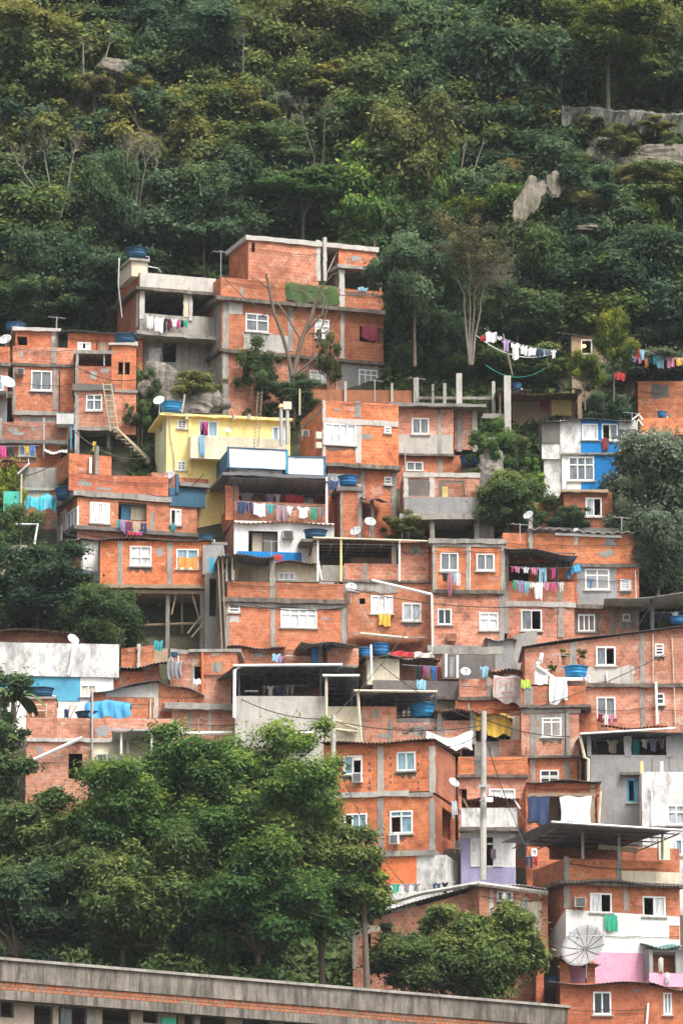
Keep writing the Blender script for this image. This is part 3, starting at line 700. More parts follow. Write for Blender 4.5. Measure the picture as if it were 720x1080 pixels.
# ---- big two-storey house, top centre
h = House('large brick house with an upper brick box and green terrace mat, topmost in centre', 233, 292, 418, k=0.36, ext=3)
d2 = sd(h, 19)
h.block(233, 404, 292, 315, d2, 'brick_orange', par=.9, roof='concrete', floor=True)
h.block(234, 404, 316, 368, d2 - .2, 'brick_orange', v=.1, side='concrete', wins=[W(259, 331, 283, 350, 2, .3, g='gray'), W(332, 337, 347, 357, 2, .3, g='white'), HO(379, 345, 403, 361)], roof=False)
h.block(234, 404, 371, 420, d2 - .3, 'brick_pink', v=.2, side='concrete', wins=[W(326, 391, 344, 404, 2, .0, g='white'), W(378, 390, 398, 407, 3, .25, op=(2,), g='dark')], g=True)
h.patch(358, 404, 384, 414, 'plaster_gray', v=.2)
h.ledge(232, 404, 313, 317, .28, d2, mat='slab_edge'); h.ledge(234, 404, 368, 371.5, .16, d2, mat='slab_edge', v=.1)
h.col(235, 241, 317, 425, v=.1, ext=1); h.col(304, 309, 322, 370, v=.1); h.col(359, 363, 327, 378, v=.1, mat='concrete_light'); h.col(304, 309, 376, 415, v=.2)
h.patch(256, 303, 350, 368, 'concrete_light', v=.1); h.patch(240, 256, 318, 330, 'concrete_light', v=.1)
h.box('side_room', 215, 222, 341, 392, 2.6, 4.4, 'brick_orange')
garment(h, 381, 345, 399, 359, .05, 'curtain', 'dark red', 'dark red curtain hanging in the window beside the dark evergreen')
# upper brick box and its covered terrace
h.block(262, 336, 249, 296, 3.4, 'brick_pink', v=1.0, side='brick_orange', wins=[HO(265.5, 256, 269, 266)], roof_drop=.1)
h.block(357, 397, 259, 281, 3.4, 'brick_orange', v=1.0, roof=True)
h.ledge(261, 398, 248, 253, .12, 3.5, v=1.0, mat='concrete_light'); h.col(333.5, 338, 253, 296, v=1.0, mat='concrete_light'); h.col(341, 344.5, 250, 296, v=.9, mat='concrete_light', p=.1)
h.tube('stair_rail', [(345, 288, 1.2), (357, 262, 1.2)], .03, 'gray_metal'); h.box('back_wall', 344, 358, 256, 296, 2.8, 2.95, 'brick_old')
h.block(360, 402, 281, 330, 2.6, 'brick_orange', v=-.02, wins=[HO(363, 287, 400, 307)], roof=True, floor=True, side='concrete')
h.ledge(359, 403, 279.5, 283.5, .25, 2.6, v=0, mat='concrete', lip=.25); h.col(358, 363, 284, 329, v=-.03, mat='concrete_light')
garment(h, 377, 303, 388, 307, -.05, 'towel', 'light blue', 'pale blue cloth on the parapet under the topmost brick box')
tarp(h, 302, 357, 299, 320, -.16, .7, 'tarp_grass', 'green turf mat spread over the terrace edge of the topmost central house', 'turf_mat', .04, .05)
cable((233, 288), (300, 330), h.Y - .5, h.Y - .6, 'slack cable across the front of the topmost central house')
# ---- left cluster
h = House('plain orange brick house with white sliding window and parapet terrace at the left edge', 14, 365, 437, k=0.14, ext=3.5)
h.block(17, 62, 346, 366, 2.5, 'brick_orange', v=1.6, wins=[HO(18, 355, 29, 364)], side='brick_red'); h.ledge(16, 64, 345, 349, .15, 2.6, v=1.6, mat='concrete_light'); h.col(55, 61, 349, 366, v=1.6, mat='concrete_light')
h.block(14, 79, 365, 384, 4.6, 'brick_pink', par=.7); h.ledge(13.5, 79, 383, 386, .12, 4, mat='slab_edge')
h.block(14, 79, 386, 437, 4.6, 'brick_orange', wins=[W(33, 391, 55, 412, 2, g='gray')], roof=False)
for a in ((14, 17), (56, 61)): h.col(*a, 386, 432)
h.col(54, 59, 366, 383); h.beam(14, 79, 432, 437)
h.block(15, 79, 438, 468, 4.4, 'brick_pink', v=.15, g=True, wins=[HO(24, 441, 32, 445)]); h.patch(22, 60, 438, 447, 'concrete', v=.15)
ac_unit(h, 18, 388, 26, 394, 'gray air conditioner beside the sliding window of the far left brick house')
dish_at(h, 6, 359, 1.0, 7, 'gray satellite dish at the left edge beside the upper parapet', az=-.3, mat='dish_gray')
tank_on(h, 4, 28, 341, 350, 3, 'dark blue water tank behind the parapet of the far left brick house', 'tank_dark')
h = House('narrow slice of brick house cut by the left edge of the view', -22, 362, 470, k=0.1, ext=3)
h.block(-22, 11, 365, 384, 4, 'brick_orange', par=.5); h.block(-22, 9, 385, 420, 4, 'brick_pink', v=.1, wins=[W(-8, 396, 4, 412, 2, g='blue')]); h.ledge(-22, 11, 382, 386, .2, 4)
h.block(-22, 8, 420, 462, 4, 'plaster_gray', v=.2, g=True); h.box('porch_slab', -20, 13, 412, 415, -.6, .2, 'concrete')
dish_at(h, 8, 404, -.9, 8, 'white satellite dish on the left edge below the gray one', az=.5)
h = House('brick house with blue tank on a narrow tower and open balcony, second from left edge', 80, 372, 452, k=0.06, ext=2.6)
h.block(72, 151, 351, 390, 3, 'brick_orange', v=2.2, wins=[W(82, 361, 96, 369, 3, op=(1,), g='white')], side='brick_red', g=False)
h.sheet(60, 152, 349.5, 1.9, 5.3, .3, 'dark_roof')
h.block(80, 119, 386, 405, 2.2, 'brick_red', par=1.9, wins=[]); h.col(80, 83, 373, 410); h.ledge(79, 120, 369, 373, .05, 2.2, mat='concrete')
h.box('rear_wall', 82, 119, 373, 392, 2.0, 2.15, 'brick_orange'); h.tube('post', [(110, 372, .1), (110, 386, .1)], .04, 'gray_metal')
h.block(118, 144, 364, 412, 2.6, 'brick_orange', v=-.05, wins=[HO(125, 382, 130, 395), HO(132, 382, 137, 395)]); h.ledge(117, 145, 361.5, 364.5, .12, 2.7, v=-.05, mat='concrete_light')
h.tube('rod', [(131, 378, -.15), (130, 412, -.15)], .02, 'bamboo')
h.ledge(79, 121, 405, 412, .12, 3, mat='concrete_dark'); h.ledge(119, 145, 411, 414, .1, 3, mat='concrete')
h.block(80, 119, 411, 451, 4, 'brick_pink', wins=[W(91, 416, 108, 433, 2, .28, g='gray')]); h.col(79, 83, 412, 452); h.col(116, 120, 412, 452); h.block(120, 144, 414, 458, 4, 'brick_pink', v=-.03, roof=False); h.ledge(79, 121, 450, 454, .1, 4, mat='concrete')
h.box('pillar', 79, 84, 453, 480, 0, .3, 'concrete', 1.5); h.box('pillar', 113, 117, 453, 478, .6, .9, 'concrete', 1.5); h.box('cellar_wall', 84, 124, 454, 482, 2.2, 2.4, 'concrete_dark', 2)
tank_on(h, 119.5, 144.5, 353.5, 362, .9, 'blue lidded water tank on the narrow brick tower in the left cluster', 'tank_dark')
ladder(h, 113, 404, 121, 455, -.5, 'tall bamboo ladder leaning on the brick house in the left cluster')
for i in range(2): h.tube('stair_rail', [(119 + i * 3, 447 + i * 4, -.4 - i * .8), (158, 484 + i * 3, -.4 - i * .8)], .04, 'bamboo')
for q in (.1, .35, .6, .85): h.tube('baluster', [(119 + 39 * q, 447 + 37 * q, -.4), (119 + 39 * q, 459 + 37 * q, -.4)], .03, 'bamboo')
st = MB()
for i in range(9):
    u, z = h.uz(122 + i * 4.2, 458 + i * 4, -.5); st.box(u - .12, u + .12, -1.2, -.3, z - .05, z)
st.build('stair_tread', 'concrete', h.root)
garment(h, 97.5, 466, 101.5, 476, -.2, 'shirt', 'yellow', 'small yellow shirt hanging under the left cluster beside a post')
# ---- broken brick band with clothes below the left cluster
h = House('low brick room with washing outside, under the far left brick house', -12, 441, 497, k=0.05, ext=3)
h.block(3, 72, 445, 466, 3, 'brick_old', par=.4, v=.5, wins=[]); h.ledge(-12, 71, 464, 467.5, .15, 3, mat='concrete_dark')
h.block(-12, 64, 468, 500, 3.6, 'brick_orange', v=.3, wins=[W(20, 469, 38, 481, 3, g='blue')], g=True); h.tube('post', [(46.5, 441, -.1), (46.5, 482, -.1)], .05, 'gray_metal')
h.sheet(47, 71, 477, -.9, .6, .5, 'pale_roof', amp=.02); h.patch(-10, 3, 441, 463, 'concrete')
h.box('window_box', 60, 78, 436, 447, -.5, .4, 'pale_roof'); h.tube('post', [(75, 447, -.4), (75, 474, -.4)], .05, 'teal_paint'); h.tube('post', [(80, 447, -.3), (80, 474, -.3)], .05, 'gray_metal')
clothesline(h, (-4, 470), (42, 470), -.25, [('towel','hot pink',1,7,12),('towel','black',7.5,15,11),('shirt','yellow',26,31,7),('shirt','blue',32,38,8)], 'below the far left brick house', .04)
h = House('gray concrete lean-to with dark metal roof and white gutter at the left edge', -10, 490, 560, k=0.02, Y=depth(545), name='lean_to', cat='lean-to', ext=3)
h.sheet(-10, 30, 486, -1.4, 2.5, .8, 'dark_roof', amp=.01); h.tube('gutter', [(30, 484, -1.4), (31, 489, -1.4), (19, 500, -1.2)], .06, 'white_frame')
h.block(17, 73, 493, 517, 2, 'concrete', v=1.4, par=.2); h.beam(17, 73, 514, 517, v=1.4, mat='concrete_light'); h.block(20, 72, 517, 560, 2, 'brick_pink', v=1.5, g=True); h.col(16, 19, 500, 545, v=-.3, mat='wood'); h.patch(28, 52, 518, 528, 'cream_paint', v=1.5)
# ---- long parapet house with white windows
h = House('long orange brick house with white grille window, clothes balcony and teal tarp beside it', 73, 478, 572, k=0.36, ext=2.5)
h.block(73, 118, 478, 502, 3.2, 'brick_orange', v=.8, par=.5, side='brick_bright'); h.box('chimney', 101, 104.5, 470, 500, .4, .7, 'concrete'); h.box('pipe', 94.5, 97, 482, 499, .6, .75, 'white_paint')
h.front(73, 178, 500, 517, 'brick_red', v=.02, ytr=503); h.ledge(80, 180, 517, 523, .15, 3.5, mat='concrete'); h.front(73, 82, 478, 500, 'brick_bright')
h.block(82, 208, 524, 558, 4.2, 'brick_orange', wins=[W(95, 530, 116, 552, 3, g='white', bars=9), HO(125, 530, 155, 549), W(179.5, 537, 191, 554, 2, op=(0,), g='white')], swins=[HO(50, 543, 56, 556), W(62, 540, 70, 562, 1, g='white'), W(71, 538, 82, 560, 3, g='light')], roof='concrete_dark')
h.box('door', 128, 137, 533, 548, .3, .35, 'dark_blue_paint'); h.box('inner_wall', 138, 155, 530, 548, .5, .6, 'cream_paint')
h.front(82, 214, 557, 580, 'brick_old', v=.1, toground=True); h.col(159, 163, 540, 560)
h.sheet(82, 165, 524.5, -.35, .1, .1, 'fibre_roof', amp=.02) if False else None
h.ledge(81, 208, 554, 558, .18, 4, mat='concrete_dark'); h.scol(0, 61, 65, 555, 572)
tank_on(h, 58, 83.5, 515, 527, 1.2, 'dark blue open water tank beside the teal tarp at the left', 'tank_dark')
tarp(h, 25, 60, 519, 537, 1.6, 3.0, 'tarp_teal', 'teal and white tarp draped beside the dark blue tank at the left')
clothesline(h, (124, 548), (156, 552), -.35, [('shirt','teal',124,127,9),('towel','lilac',127,132,12),('towel','maroon',133,140,13),('towel','beige',141,147,11),('trousers','navy',148,155,13)], 'on the balcony beside the white grille window', .02)
clothesline(h, (134, 560), (152, 561), -.4, [('cloth','red',135,142,4),('cloth','hot pink',143,150,4)], 'just under the grille-window balcony', .02)
garment(h, 180, 552, 185, 560, -.1, 'towel', 'teal', 'small teal towel under the narrow white window of the long brick house')
dish_at(h, 179, 502, .3, 5.5, 'gray dish behind the long parapet, left of the yellow house', mat='dish_gray', az=-.4)
h.box('blue_wall', 179, 217, 514, 533, -.1, .1, 'dark_blue_paint'); h.block(160, 186, 498, 520, 1.5, 'brick_old', v=.4, floor=False); h.box('low_wall', 186, 220, 503, 516, .5, .65, 'brick_orange'); h.box('tin_cover', 190, 222, 508, 512, -.3, .5, 'fibre_roof'); h.box('blue_post', 186, 189, 500, 520, -.2, 0, 'dark_blue_paint')
h = House('small brick annex with tall white door panel left of the stilt house', 68, 569, 622, k=0.3, ext=3, dY=.8)
h.block(86, 108, 569, 612, 3.2, 'plaster_gray', side='brick_old', wins=[DOOR(88, 571, 104, 602, 'white_paint')], g=True); h.box('lower_panel', 88, 105, 602, 612, -.06, 0, 'lilac_paint')
h.sheet(70, 110, 567, -.4, 3.2, .3, 'fibre_roof')
h = House('small shelter with white metal frame and cream wall at the left edge', -14, 553, 610, k=0.1, Y=depth(600), name='shelter', cat='shelter', ext=3)
h.tube('frame', [(15, 553, 0), (40, 553, 0), (34, 590, 0)], .07, 'white_frame'); h.block(-14, 33, 574, 598, 2.5, 'cream_paint', v=.3, g=True)
h.box('cloth_screen', 4, 23, 518, 540, .6, .68, 'tarp_green'); h.tube('post', [(23, 500, .5), (22, 575, .5)], .05, 'bamboo')
# ---- stilt house
h = House('orange brick house standing on concrete stilts over a dark void', 106, 569, 616, k=0.05, ext=0.0, Y=depth(650))
h.block(106, 221, 570, 618, 4.4, 'brick_bright', wins=[W(137, 576, 160, 597, 2, .5, g='white', fr='white_paint'), W(186, 579, 209.5, 600, 2, g='blue')], side='brick_orange', roof='concrete_dark')
for a in ((124.5, 129.5), (176.5, 181.5)): h.col(*a, 571, 617)
h.ledge(105, 222, 616, 620, .15, 4.4, mat='wood'); h.ledge(108, 220, 621, 625, -.1, 4.0, mat='tan_wood')
garment(h, 187, 588, 209, 601, -.06, 'curtain', 'orange', 'orange and navy flag-like curtain in the right window of the stilt house')
h.sheet(104, 224, 567.5, -.3, 4.2, .3, 'fibre_roof')
for (x0, x1, y1, v) in ((175, 179, 680, .4), (211, 215, 682, .1), (124, 127, 645, .3), (166, 170, 668, 2.8), (204, 207, 670, 3), (143, 146, 660, 3.2)): h.box('stilt', x0, x1, 620, y1, v, v + .2, 'concrete' if x0 > 170 else 'wood', 1)
h.tube('brace', [(111, 624, .2), (127, 650, .2)], .09, 'wood'); h.tube('brace', [(203, 628, .2), (211, 655, .2)], .05, 'wood'); h.tube('brace', [(181, 648, .3), (186, 626, .3)], .05, 'wood')
h.tube('crossbeam', [(136, 660, .8), (216, 657, .8)], .07, 'wood'); h.tube('stilt', [(192, 622, 1.2), (192, 668, 1.2)], .06, 'wood'); h.box('retaining_wall', 128, 232, 640, 690, 4.2, 4.6, 'concrete_dark', 3); h.tube('stair_rail', [(198, 668, -.1), (212, 650, -.1)], .04, 'bamboo'); h.tube('stair_rail', [(202, 672, -.3), (215, 657, -.3)], .04, 'bamboo')
# ---- yellow house
h = House('yellow painted house with beige balcony and pale green side', 176, 436, 522, k=0.20, name='painted_house', group=None, ext=3)
dd = sd(h, 16)
h.block(176, 306, 438, 525, dd, 'yellow_paint', side='pale_green_paint', wins=[W(187, 443, 197, 452, 2, g='gray', rows=3), W(210, 444, 230, 461, 2, g='blue', op=(0,)), W(287, 450, 300, 465, 2, g='blue'), W(187, 486, 196, 496, 2, g='gray', rows=3)], swins=[HO(168, 449, 171, 456)], g=True)
h.sheet(174, 307, 434.5, -.35, dd + .2, .2, 'fibre_roof', amp=.015); h.ledge(174, 307, 436.5, 439, .3, dd, mat='yellow_paint')
h.box('balcony_wall', 201, 303, 459, 483, -1.0, -.85, 'cream_paint'); h.box('balcony_side', 201, 204, 459, 483, -.85, 0, 'cream_paint'); h.ledge(201, 303, 483, 485, 1.0, .2, mat='yellow_paint', lip=None)
h.tube('downpipe', [(179, 440, -.1), (180, 460, -.1), (184, 482, -.1), (184, 510, -.1)], .035, 'gray_metal'); h.col(199, 201.5, 440, 500, mat='yellow_paint', p=.1)
for x in (196, 246, 262): h.box('roof_bracket', x, x + 2.5, 437, 442, -.6, 0, 'concrete_light')
tank_on(h, 168, 192, 424, 434.5, 1.4, 'bright blue water tank with white dish, on the yellow house', 'tank_bright')
dish_at(h, 168, 423, .3, 6, 'white satellite dish in front of the blue tank on the yellow house', az=-.3)
dish_at(h, 240, 454, -.5, 3, 'tiny white dish on the yellow house front', pole=.3)
clothesline(h, (208, 443), (220, 445), -1.1, [('shirt','mauve',211,214,12),('towel','hot pink',215,219,13)], 'in the doorway of the yellow house', .02)
garment(h, 210, 459, 216, 481, -1.08, 'sheet', 'light blue', 'pale blue and white sheet hanging over the yellow house balcony')
o = empty('lattice_mast', P(270, 472, h.Y - 1.6)); tag(o, 'slender lattice mast standing before the yellow house', 'mast'); hh = P(274, 413, h.Y - 1.6)[2] - P(270, 472, h.Y - 1.6)[2]
m = MB(); a, b = .09, .09
for q in (-.12, .12):
    m.tube([(q, 0, 0), (q + .2, 0, hh)], .02, 4)
for i in range(16): m.tube([(-.12 + .2 * i / 16, 0, hh * i / 16), (.12 + .2 * (i + 1) / 16, 0, hh * (i + 1) / 16)], .015, 4)
m.build('lattice', 'wood', o)
for (x, y0, y1, lab) in ((296.5, 430, 470, 'gray vent pipe with yellow cap at the right end of the yellow house'), (303, 432, 468, 'gray vent pipe with pale box at the right end of the yellow house')):
    o = pole(x, y0, y1, h.Y - 1.1, .10, 'gray_metal', 'vent_pipe', lab, 'vent pipe')
    q = P(x, y0, h.Y - 1.1)[2] - P(x, y1, h.Y - 1.1)[2]
    if x < 300: MB().lathe([(.02, q), (.16, q), (.12, q + .15), (.02, q + .2)], 10).build('cap', 'yellow_paint', o)
    else: MB().box(-.22, .22, -.15, .15, q, q + .4).build('cap', 'cream_paint', o)
pole(192, 416, 436, h.Y, .05, 'gray_metal', 'post', 'short leaning post on the yellow house roof', 'post', px1=195)
# ---- blue and white balcony house
h = House('house with white and blue balcony panels over a covered terrace full of washing', 241, 472, 560, k=0.20, name='painted_house', group=None, ext=3, dY=-1)
dd = sd(h, 27)
h.block(241, 302, 473, 493, dd, 'white_paint', side='dark_blue_paint', par=.85, floor=False); h.beam(241, 302, 471, 472.6, mat='dark_blue_paint'); h.beam(241, 302, 492, 493.5, mat='dark_blue_paint'); h.col(240, 242, 471, 493, mat='dark_blue_paint'); h.col(301.5, 303.5, 474, 499, mat='teal_paint')
h.block(304, 342, 481, 500, 3.0, 'white_paint', par=.7, v=.2, floor=False); h.beam(304, 342, 480, 481.5, v=.2, mat='dark_blue_paint'); h.beam(304, 343, 499.5, 502.5, v=.2, mat='dark_blue_paint'); h.col(341.5, 343.5, 481, 503, v=.2, mat='dark_blue_paint')
h.block(243, 298, 493, 501, dd - .6, 'white_stained', v=.3, roof=False)
h.ledge(243, 345, 500, 503, .5, dd, mat='dark_roof'); h.sheet(243, 347, 502, -1.1, 1.5, -.35, 'dark_roof', amp=.02)
h.front(238, 252, 512, 548, 'brick_orange', v=-.2); h.col(247, 250, 505, 527, v=-.3, mat='concrete_dark')
h.block(247, 346, 528, 549, dd - .8, 'brick_pink', par=1.6, side='brick_orange', v=-.3, floor=False); h.box('rear_wall', 248, 346, 503, 530, 2.6, 2.8, 'brick_old')
h.box('side_wall', 246, 250, 508, 548, 1.0, dd, 'brick_orange')
h.box('roof_post', 343.5, 345.5, 503, 553, -.9, -.8, 'white_frame')
h.box('inner_window', 319, 330, 519, 531, 2.5, 2.6, 'pane_light')
clothesline(h, (247, 519), (345, 522), .6, [('shirt','mauve',253,266,10),('shirt','lilac',281,289,9),('shirt','cream',290,296,8),('sheet','red',301,320,11)], 'under the roof below white balcony panels', .06)
clothesline(h, (248, 528), (343, 536), -.6, [('towel','navy',250,258,12),('trousers','navy',259,266,12),('sheet','white',267,280,13),('shirt','teal',281,290,8),('trousers','mauve',292,302,16),('shirt','white',302,309,11),('shirt','white',313,326,11),('towel','green',328,333,10),('shirt','gray',334,341,9)], 'on the brick parapet below white balcony panels', .06)
h = House('white house with open doorway and blue skirting under the washing terrace', 247, 549, 606, k=0.14, name='painted_house', group=None, ext=3)
h.block(247, 352, 549, 593, 4.2, 'white_paint', wins=[HO(262, 560, 293, 583)], g=True, side='brick_old'); h.sheet(246, 354, 549, -.35, .5, .12, 'clay_tile', amp=.035, pitch=.25)
h.box('inner_wall', 266, 277, 562, 583, .5, .55, 'cream_paint'); h.box('door', 278, 292, 562, 584, .3, .36, 'concrete_dark'); h.box('skirting', 250, 318, 581, 592, -.03, 0, 'blue_paint')
ac_unit(h, 298, 559, 310, 567, 'dirty white air conditioner right of the white house doorway', mat='concrete_light')
tank_on(h, 319.5, 345.5, 559, 568, -.8, 'wide blue water tank in front of the white house under the washing terrace', 'tank_dark'); h.box('tank_shelf', 318, 347, 568, 571, -1.6, 0, 'concrete_dark')
tank_on(h, 209, 226, 564, 570.5, 0, 'small dark blue tank between the stilt house and the white house', 'tank_dark'); h.box('tank_shelf', 208, 240, 571, 574, -.8, 2, 'fibre_roof')
garment(h, 288, 585, 298, 592, -1.0, 'towel', 'red', 'red towel hanging at the foot of the white house')
# ---- M1 bright orange two storey
h = House('two storey orange house with wide four pane window, right of the white balcony panels', 341, 421, 548, k=0.25, ext=3)
dd = sd(h, 26)
h.block(341, 420, 422, 441, dd, 'brick_bright', par=.7, side='brick_bright', floor=False); h.beam(341, 420, 440, 446, mat='concrete_light'); h.col(374, 380, 423, 440)
h.block(341, 420, 441, 488, dd, 'brick_bright', side='brick_orange', roof=False, wins=[W(342, 447, 375, 469, 4, g='white'), W(405, 450, 412, 457, 1, g='gray', rows=2)])
h.col(375, 381, 446, 488, mat='concrete_light'); h.col(340.5, 343, 422, 488, mat='concrete_light'); h.ledge(340, 421, 488, 492, .25, dd); h.scol(0, 318, 340, 440, 443, name='side_beam')
h.block(346, 417, 492, 550, dd - .4, 'brick_orange', v=.25, g=True, wins=[W(345, 500, 365, 517, 2, g='white', sill=False), W(405, 503, 413, 511, 1, g='gray', rows=2)]); h.col(380, 384.5, 493, 545, v=.25); h.col(412.5, 418, 493, 548, v=.25)
ac_unit(h, 319, 453, 326, 459, 'small air conditioner on the side wall of the orange house with a four pane window', v=1.0)
for q in ((333.5, 455, 339.5, 462), (333.5, 466, 339.5, 472)): h.box('meter_box', q[0], q[2], q[1], q[3], -.02, .3, 'cream_paint')
h.tube('post', [(316, 410, 2), (316, 438, 2)], .05, 'bamboo')
h = House('narrow brick turret carrying a blue tank with a tilted dark roof beside it', 358, 513, 572, k=0.15, ext=3)
h.block(359, 381, 518, 572, 2, 'brick_orange', g=True); h.ledge(357, 382, 513, 518, .12, 2, mat='concrete_dark'); h.col(359, 361, 518, 572); h.col(377.5, 381.5, 518, 572)
h.block(382, 407, 548, 572, 2, 'brick_orange', v=.4, g=True); h.sheet(381, 411, 524, -.6, 1.8, .5, 'dark_roof', ytr=529, amp=.02); h.col(391, 394, 527, 572, v=.3)
tank_on(h, 356, 378.5, 502, 512.5, .8, 'blue open water tank on the narrow brick turret', 'tank_blue')
dish_at(h, 390, 551, -.3, 6, 'gray satellite dish, higher of the pair beside the brick turret', mat='dish_gray', az=.2)
dish_at(h, 375, 561, -.5, 6, 'gray satellite dish, lower of the pair beside the brick turret', mat='dish_gray', az=-.4)
garment(h, 345, 507, 357, 517, .2, 'towel', 'navy', 'navy cloth hanging left of the tank on the brick turret')
# ---- M2
h = House('brick house under a flat roof with gray plaster band and frameless terrace bays below', 420, 429, 498, k=0.08, ext=2, dY=1.2)
h.block(392, 478, 430, 480, 4, 'brick_pink', wins=[W(434, 441, 452, 458, 2, g='gray')], roof_drop=.1); h.front(420, 477, 458, 479, 'concrete_light', v=-.012, t=.01, name='plaster_band'); h.col(461, 465, 432, 479)
h.block(479, 503, 430, 474, 3, 'brick_pink', v=.5); h.col(481.5, 487, 431, 476, v=.45); h.col(498, 503, 430, 476, v=.45, mat='concrete_light'); h.ledge(418, 511, 426.5, 430, .5, 4, mat='fibre_roof')
h.block(418, 486, 479, 500, 3.6, 'brick_orange', v=.15, g=True, wins=[W(428, 487, 446, 497, 2, g='light', sill=False)]); h.ledge(418, 478, 478, 480.5, .1, 3.8); h.col(461, 466, 480, 499, v=.15)
tank_on(h, 484, 505, 481, 492, -.5, 'dark blue tank with lid on the frameless terrace', 'tank_dark')
h.tube('post', [(427, 471, -.3), (427, 498, -.3)], .03, 'gray_metal')
h = House('unfinished brick terrace house with open bays and gray block parapet', 426, 498, 566, k=0.03, ext=3)
h.block(426, 505, 503, 526, 3.4, 'brick_pink', wins=[HO(430, 505, 453, 523), HO(462, 507, 490, 524)], roof=False); h.beam(425, 506, 498, 503, mat='concrete_light'); h.front(426, 505, 524, 543, 'plaster_gray', v=-.03); h.ledge(425, 506, 542, 548, .2, 3.4, mat='concrete')
for a in ((425.5, 430), (453, 458)): h.col(*a, 499, 525, mat='concrete_light')
for a in ((427, 432), (453, 458), (500, 505)): h.box('pillar', a[0], a[1], 548, 572, .1, .4, 'concrete', 3)
h.box('rear_wall', 426, 505, 499, 575, 3.1, 3.3, 'concrete_dark'); h.box('side_wall', 424.5, 427, 500, 545, .2, 3.1, 'brick_old'); h.box('floor_pile', 468, 488, 510, 524, 1.2, 1.6, 'brick_old')
h.box('yellow_drum', 466, 472, 513, 524, .4, .7, 'yellow_paint')
h = House('low clay tile fence row with tall posts behind the orange two storey house', 330, 411, 440, k=0.03, name='brick_fence', cat='fence', group=None, dY=1.5)
h.block(330, 434, 411, 440, .4, 'clay_tile', v=0, back=True, roof=False, floor=False)
for x, y in ((363, 402), (412, 404), (436, 399)): h.box('post', x, x + 2.5, y, 430, -.2, -.05, 'concrete_light')
# ---- concrete skeleton
h = House('bare concrete frame of posts and beams waiting for floors, on the bushy slope', 436, 400, 450, k=0.02, name='unfinished_building', cat='unfinished building', group=None, dY=1)
for (x0, x1, y0, y1, v) in ((437, 441.5, 398, 432, 0), (455, 457.5, 405, 430, 1), (467, 470.5, 404, 432, .6), (481, 487, 393.5, 428, 0), (518.5, 522, 402, 440, 1.5), (531.5, 538.5, 396, 470, -1)): h.box('post', x0, x1, y0, y1, v, v + .28, 'concrete_light' if x0 > 480 else 'concrete', .8)
for (x0, x1, y0, y1, v) in ((504, 534, 436, 441, -.6), (500, 534, 461, 466, -.6), (440, 520, 418, 421, 1.6)): h.box('beam', x0, x1, y0, y1, v, v + .25, 'concrete')
h = House('shack with rusty flat roof, red door and yellow wall beside the concrete frame', 524, 413, 440, k=0.05, name='shack', cat='shack', group=None, dY=.5)
h.block(540, 606, 419, 446, 2.6, 'tan_wood', v=1.6, g=True, wins=[DOOR(569, 418, 579, 434, 'red_door')]); h.front(581, 602, 418, 438, 'yellow_paint', v=1.5, t=.08); h.sheet(524, 612, 414, -.6, 3.4, .2, 'rusty_roof', amp=.02); h.sheet(524, 560, 411, -.2, 3.2, .25, 'fibre_roof', amp=.02)
h.col(609, 613, 407, 445, v=-.4, mat='wood'); h.col(526, 528, 414, 445, v=-.3, mat='wood')
tank_on(h, 540, 550, 404, 411, .6, 'small dark blue drum tank on the rusty shack roof', 'tank_dark')
# ---- upper right shack with lamps
h = House('tan shack with two lit lamps high on the right slope', 587, 353, 378, k=0.05, name='shack', cat='shack', group=None)
h.block(602, 668, 354, 380, 3, 'tan_wood', g=True, wins=[W(612, 358, 624, 374, 1, op=(0,), sill=False)], roof=False); h.block(588, 602, 354, 380, 2, 'concrete_dark', v=.6, g=True, wins=[HO(591, 357, 600, 377)]); h.sheet(586, 670, 352, -.3, 3.2, .2, 'dark_roof')
for x, y in ((615.5, 365), (646, 365)):
    q = h.world(x, y, -.15); o = empty('lamp', q); tag(o, 'glowing warm lamp on the tan shack, ' + ('left one in the window' if x < 630 else 'right one behind the yellow green tree'), 'lamp')
    MB().lathe([(.001, -.10), (.08, -.06), (.10, 0), (.08, .06), (.001, .1)], 10).build('bulb', 'lamp_glow', o); MB().tube([(0, 0, .1), (0, .15, .14)], .02, 4).build('bracket', 'dark_metal', o)
dish_at(h, 633, 342, .4, 4.6, 'gray dish high over the tan shack on the right slope', mat='dish_gray', pole=.6)
clothesline(h, (510, 346), (590, 369), -4.0, [('towel','white',512,523,12),('cloth','white',524,528,4),('shirt','lilac',529,537,11),('shirt','white',538,548,16),('towel','white',548,556,8),('towel','white',556,565,8),('trousers','navy',566,571,8),('shirt','light blue',572,575,6),('towel','gray',575,580,8),('shirt','white',581,586,9)], 'on the slope left of the tan shack', .35)
clothesline(h, (660, 362), (724, 378), -4.5, [('shirt','white',662,669,8),('towel','red',668,674,10),('shirt','light blue',674,680,10),('towel','teal',688,692,10),('towel','light blue',692,699,11),('shirt','pink',701,712,12),('towel','yellow',713,718,9),('shirt','pink',718,724,8)], 'strung between bushes at the right edge', .2)
clothesline(h, (664, 376), (690, 378), -4.0, [('shirt','lilac',666,671,6),('shirt','pink',672,677,6),('towel','orange',679,683,9),('cloth','blue',684,690,5)], 'below the right edge line of washing', .05)
garment(h, 648, 393, 659, 401, -4, 'towel', 'red', 'crimson towel alone among the bushes under the tan shack'); garment(h, 506, 354, 511, 360, -4, 'cloth', 'red', 'red cloth alone left of the sloping line of white washing')
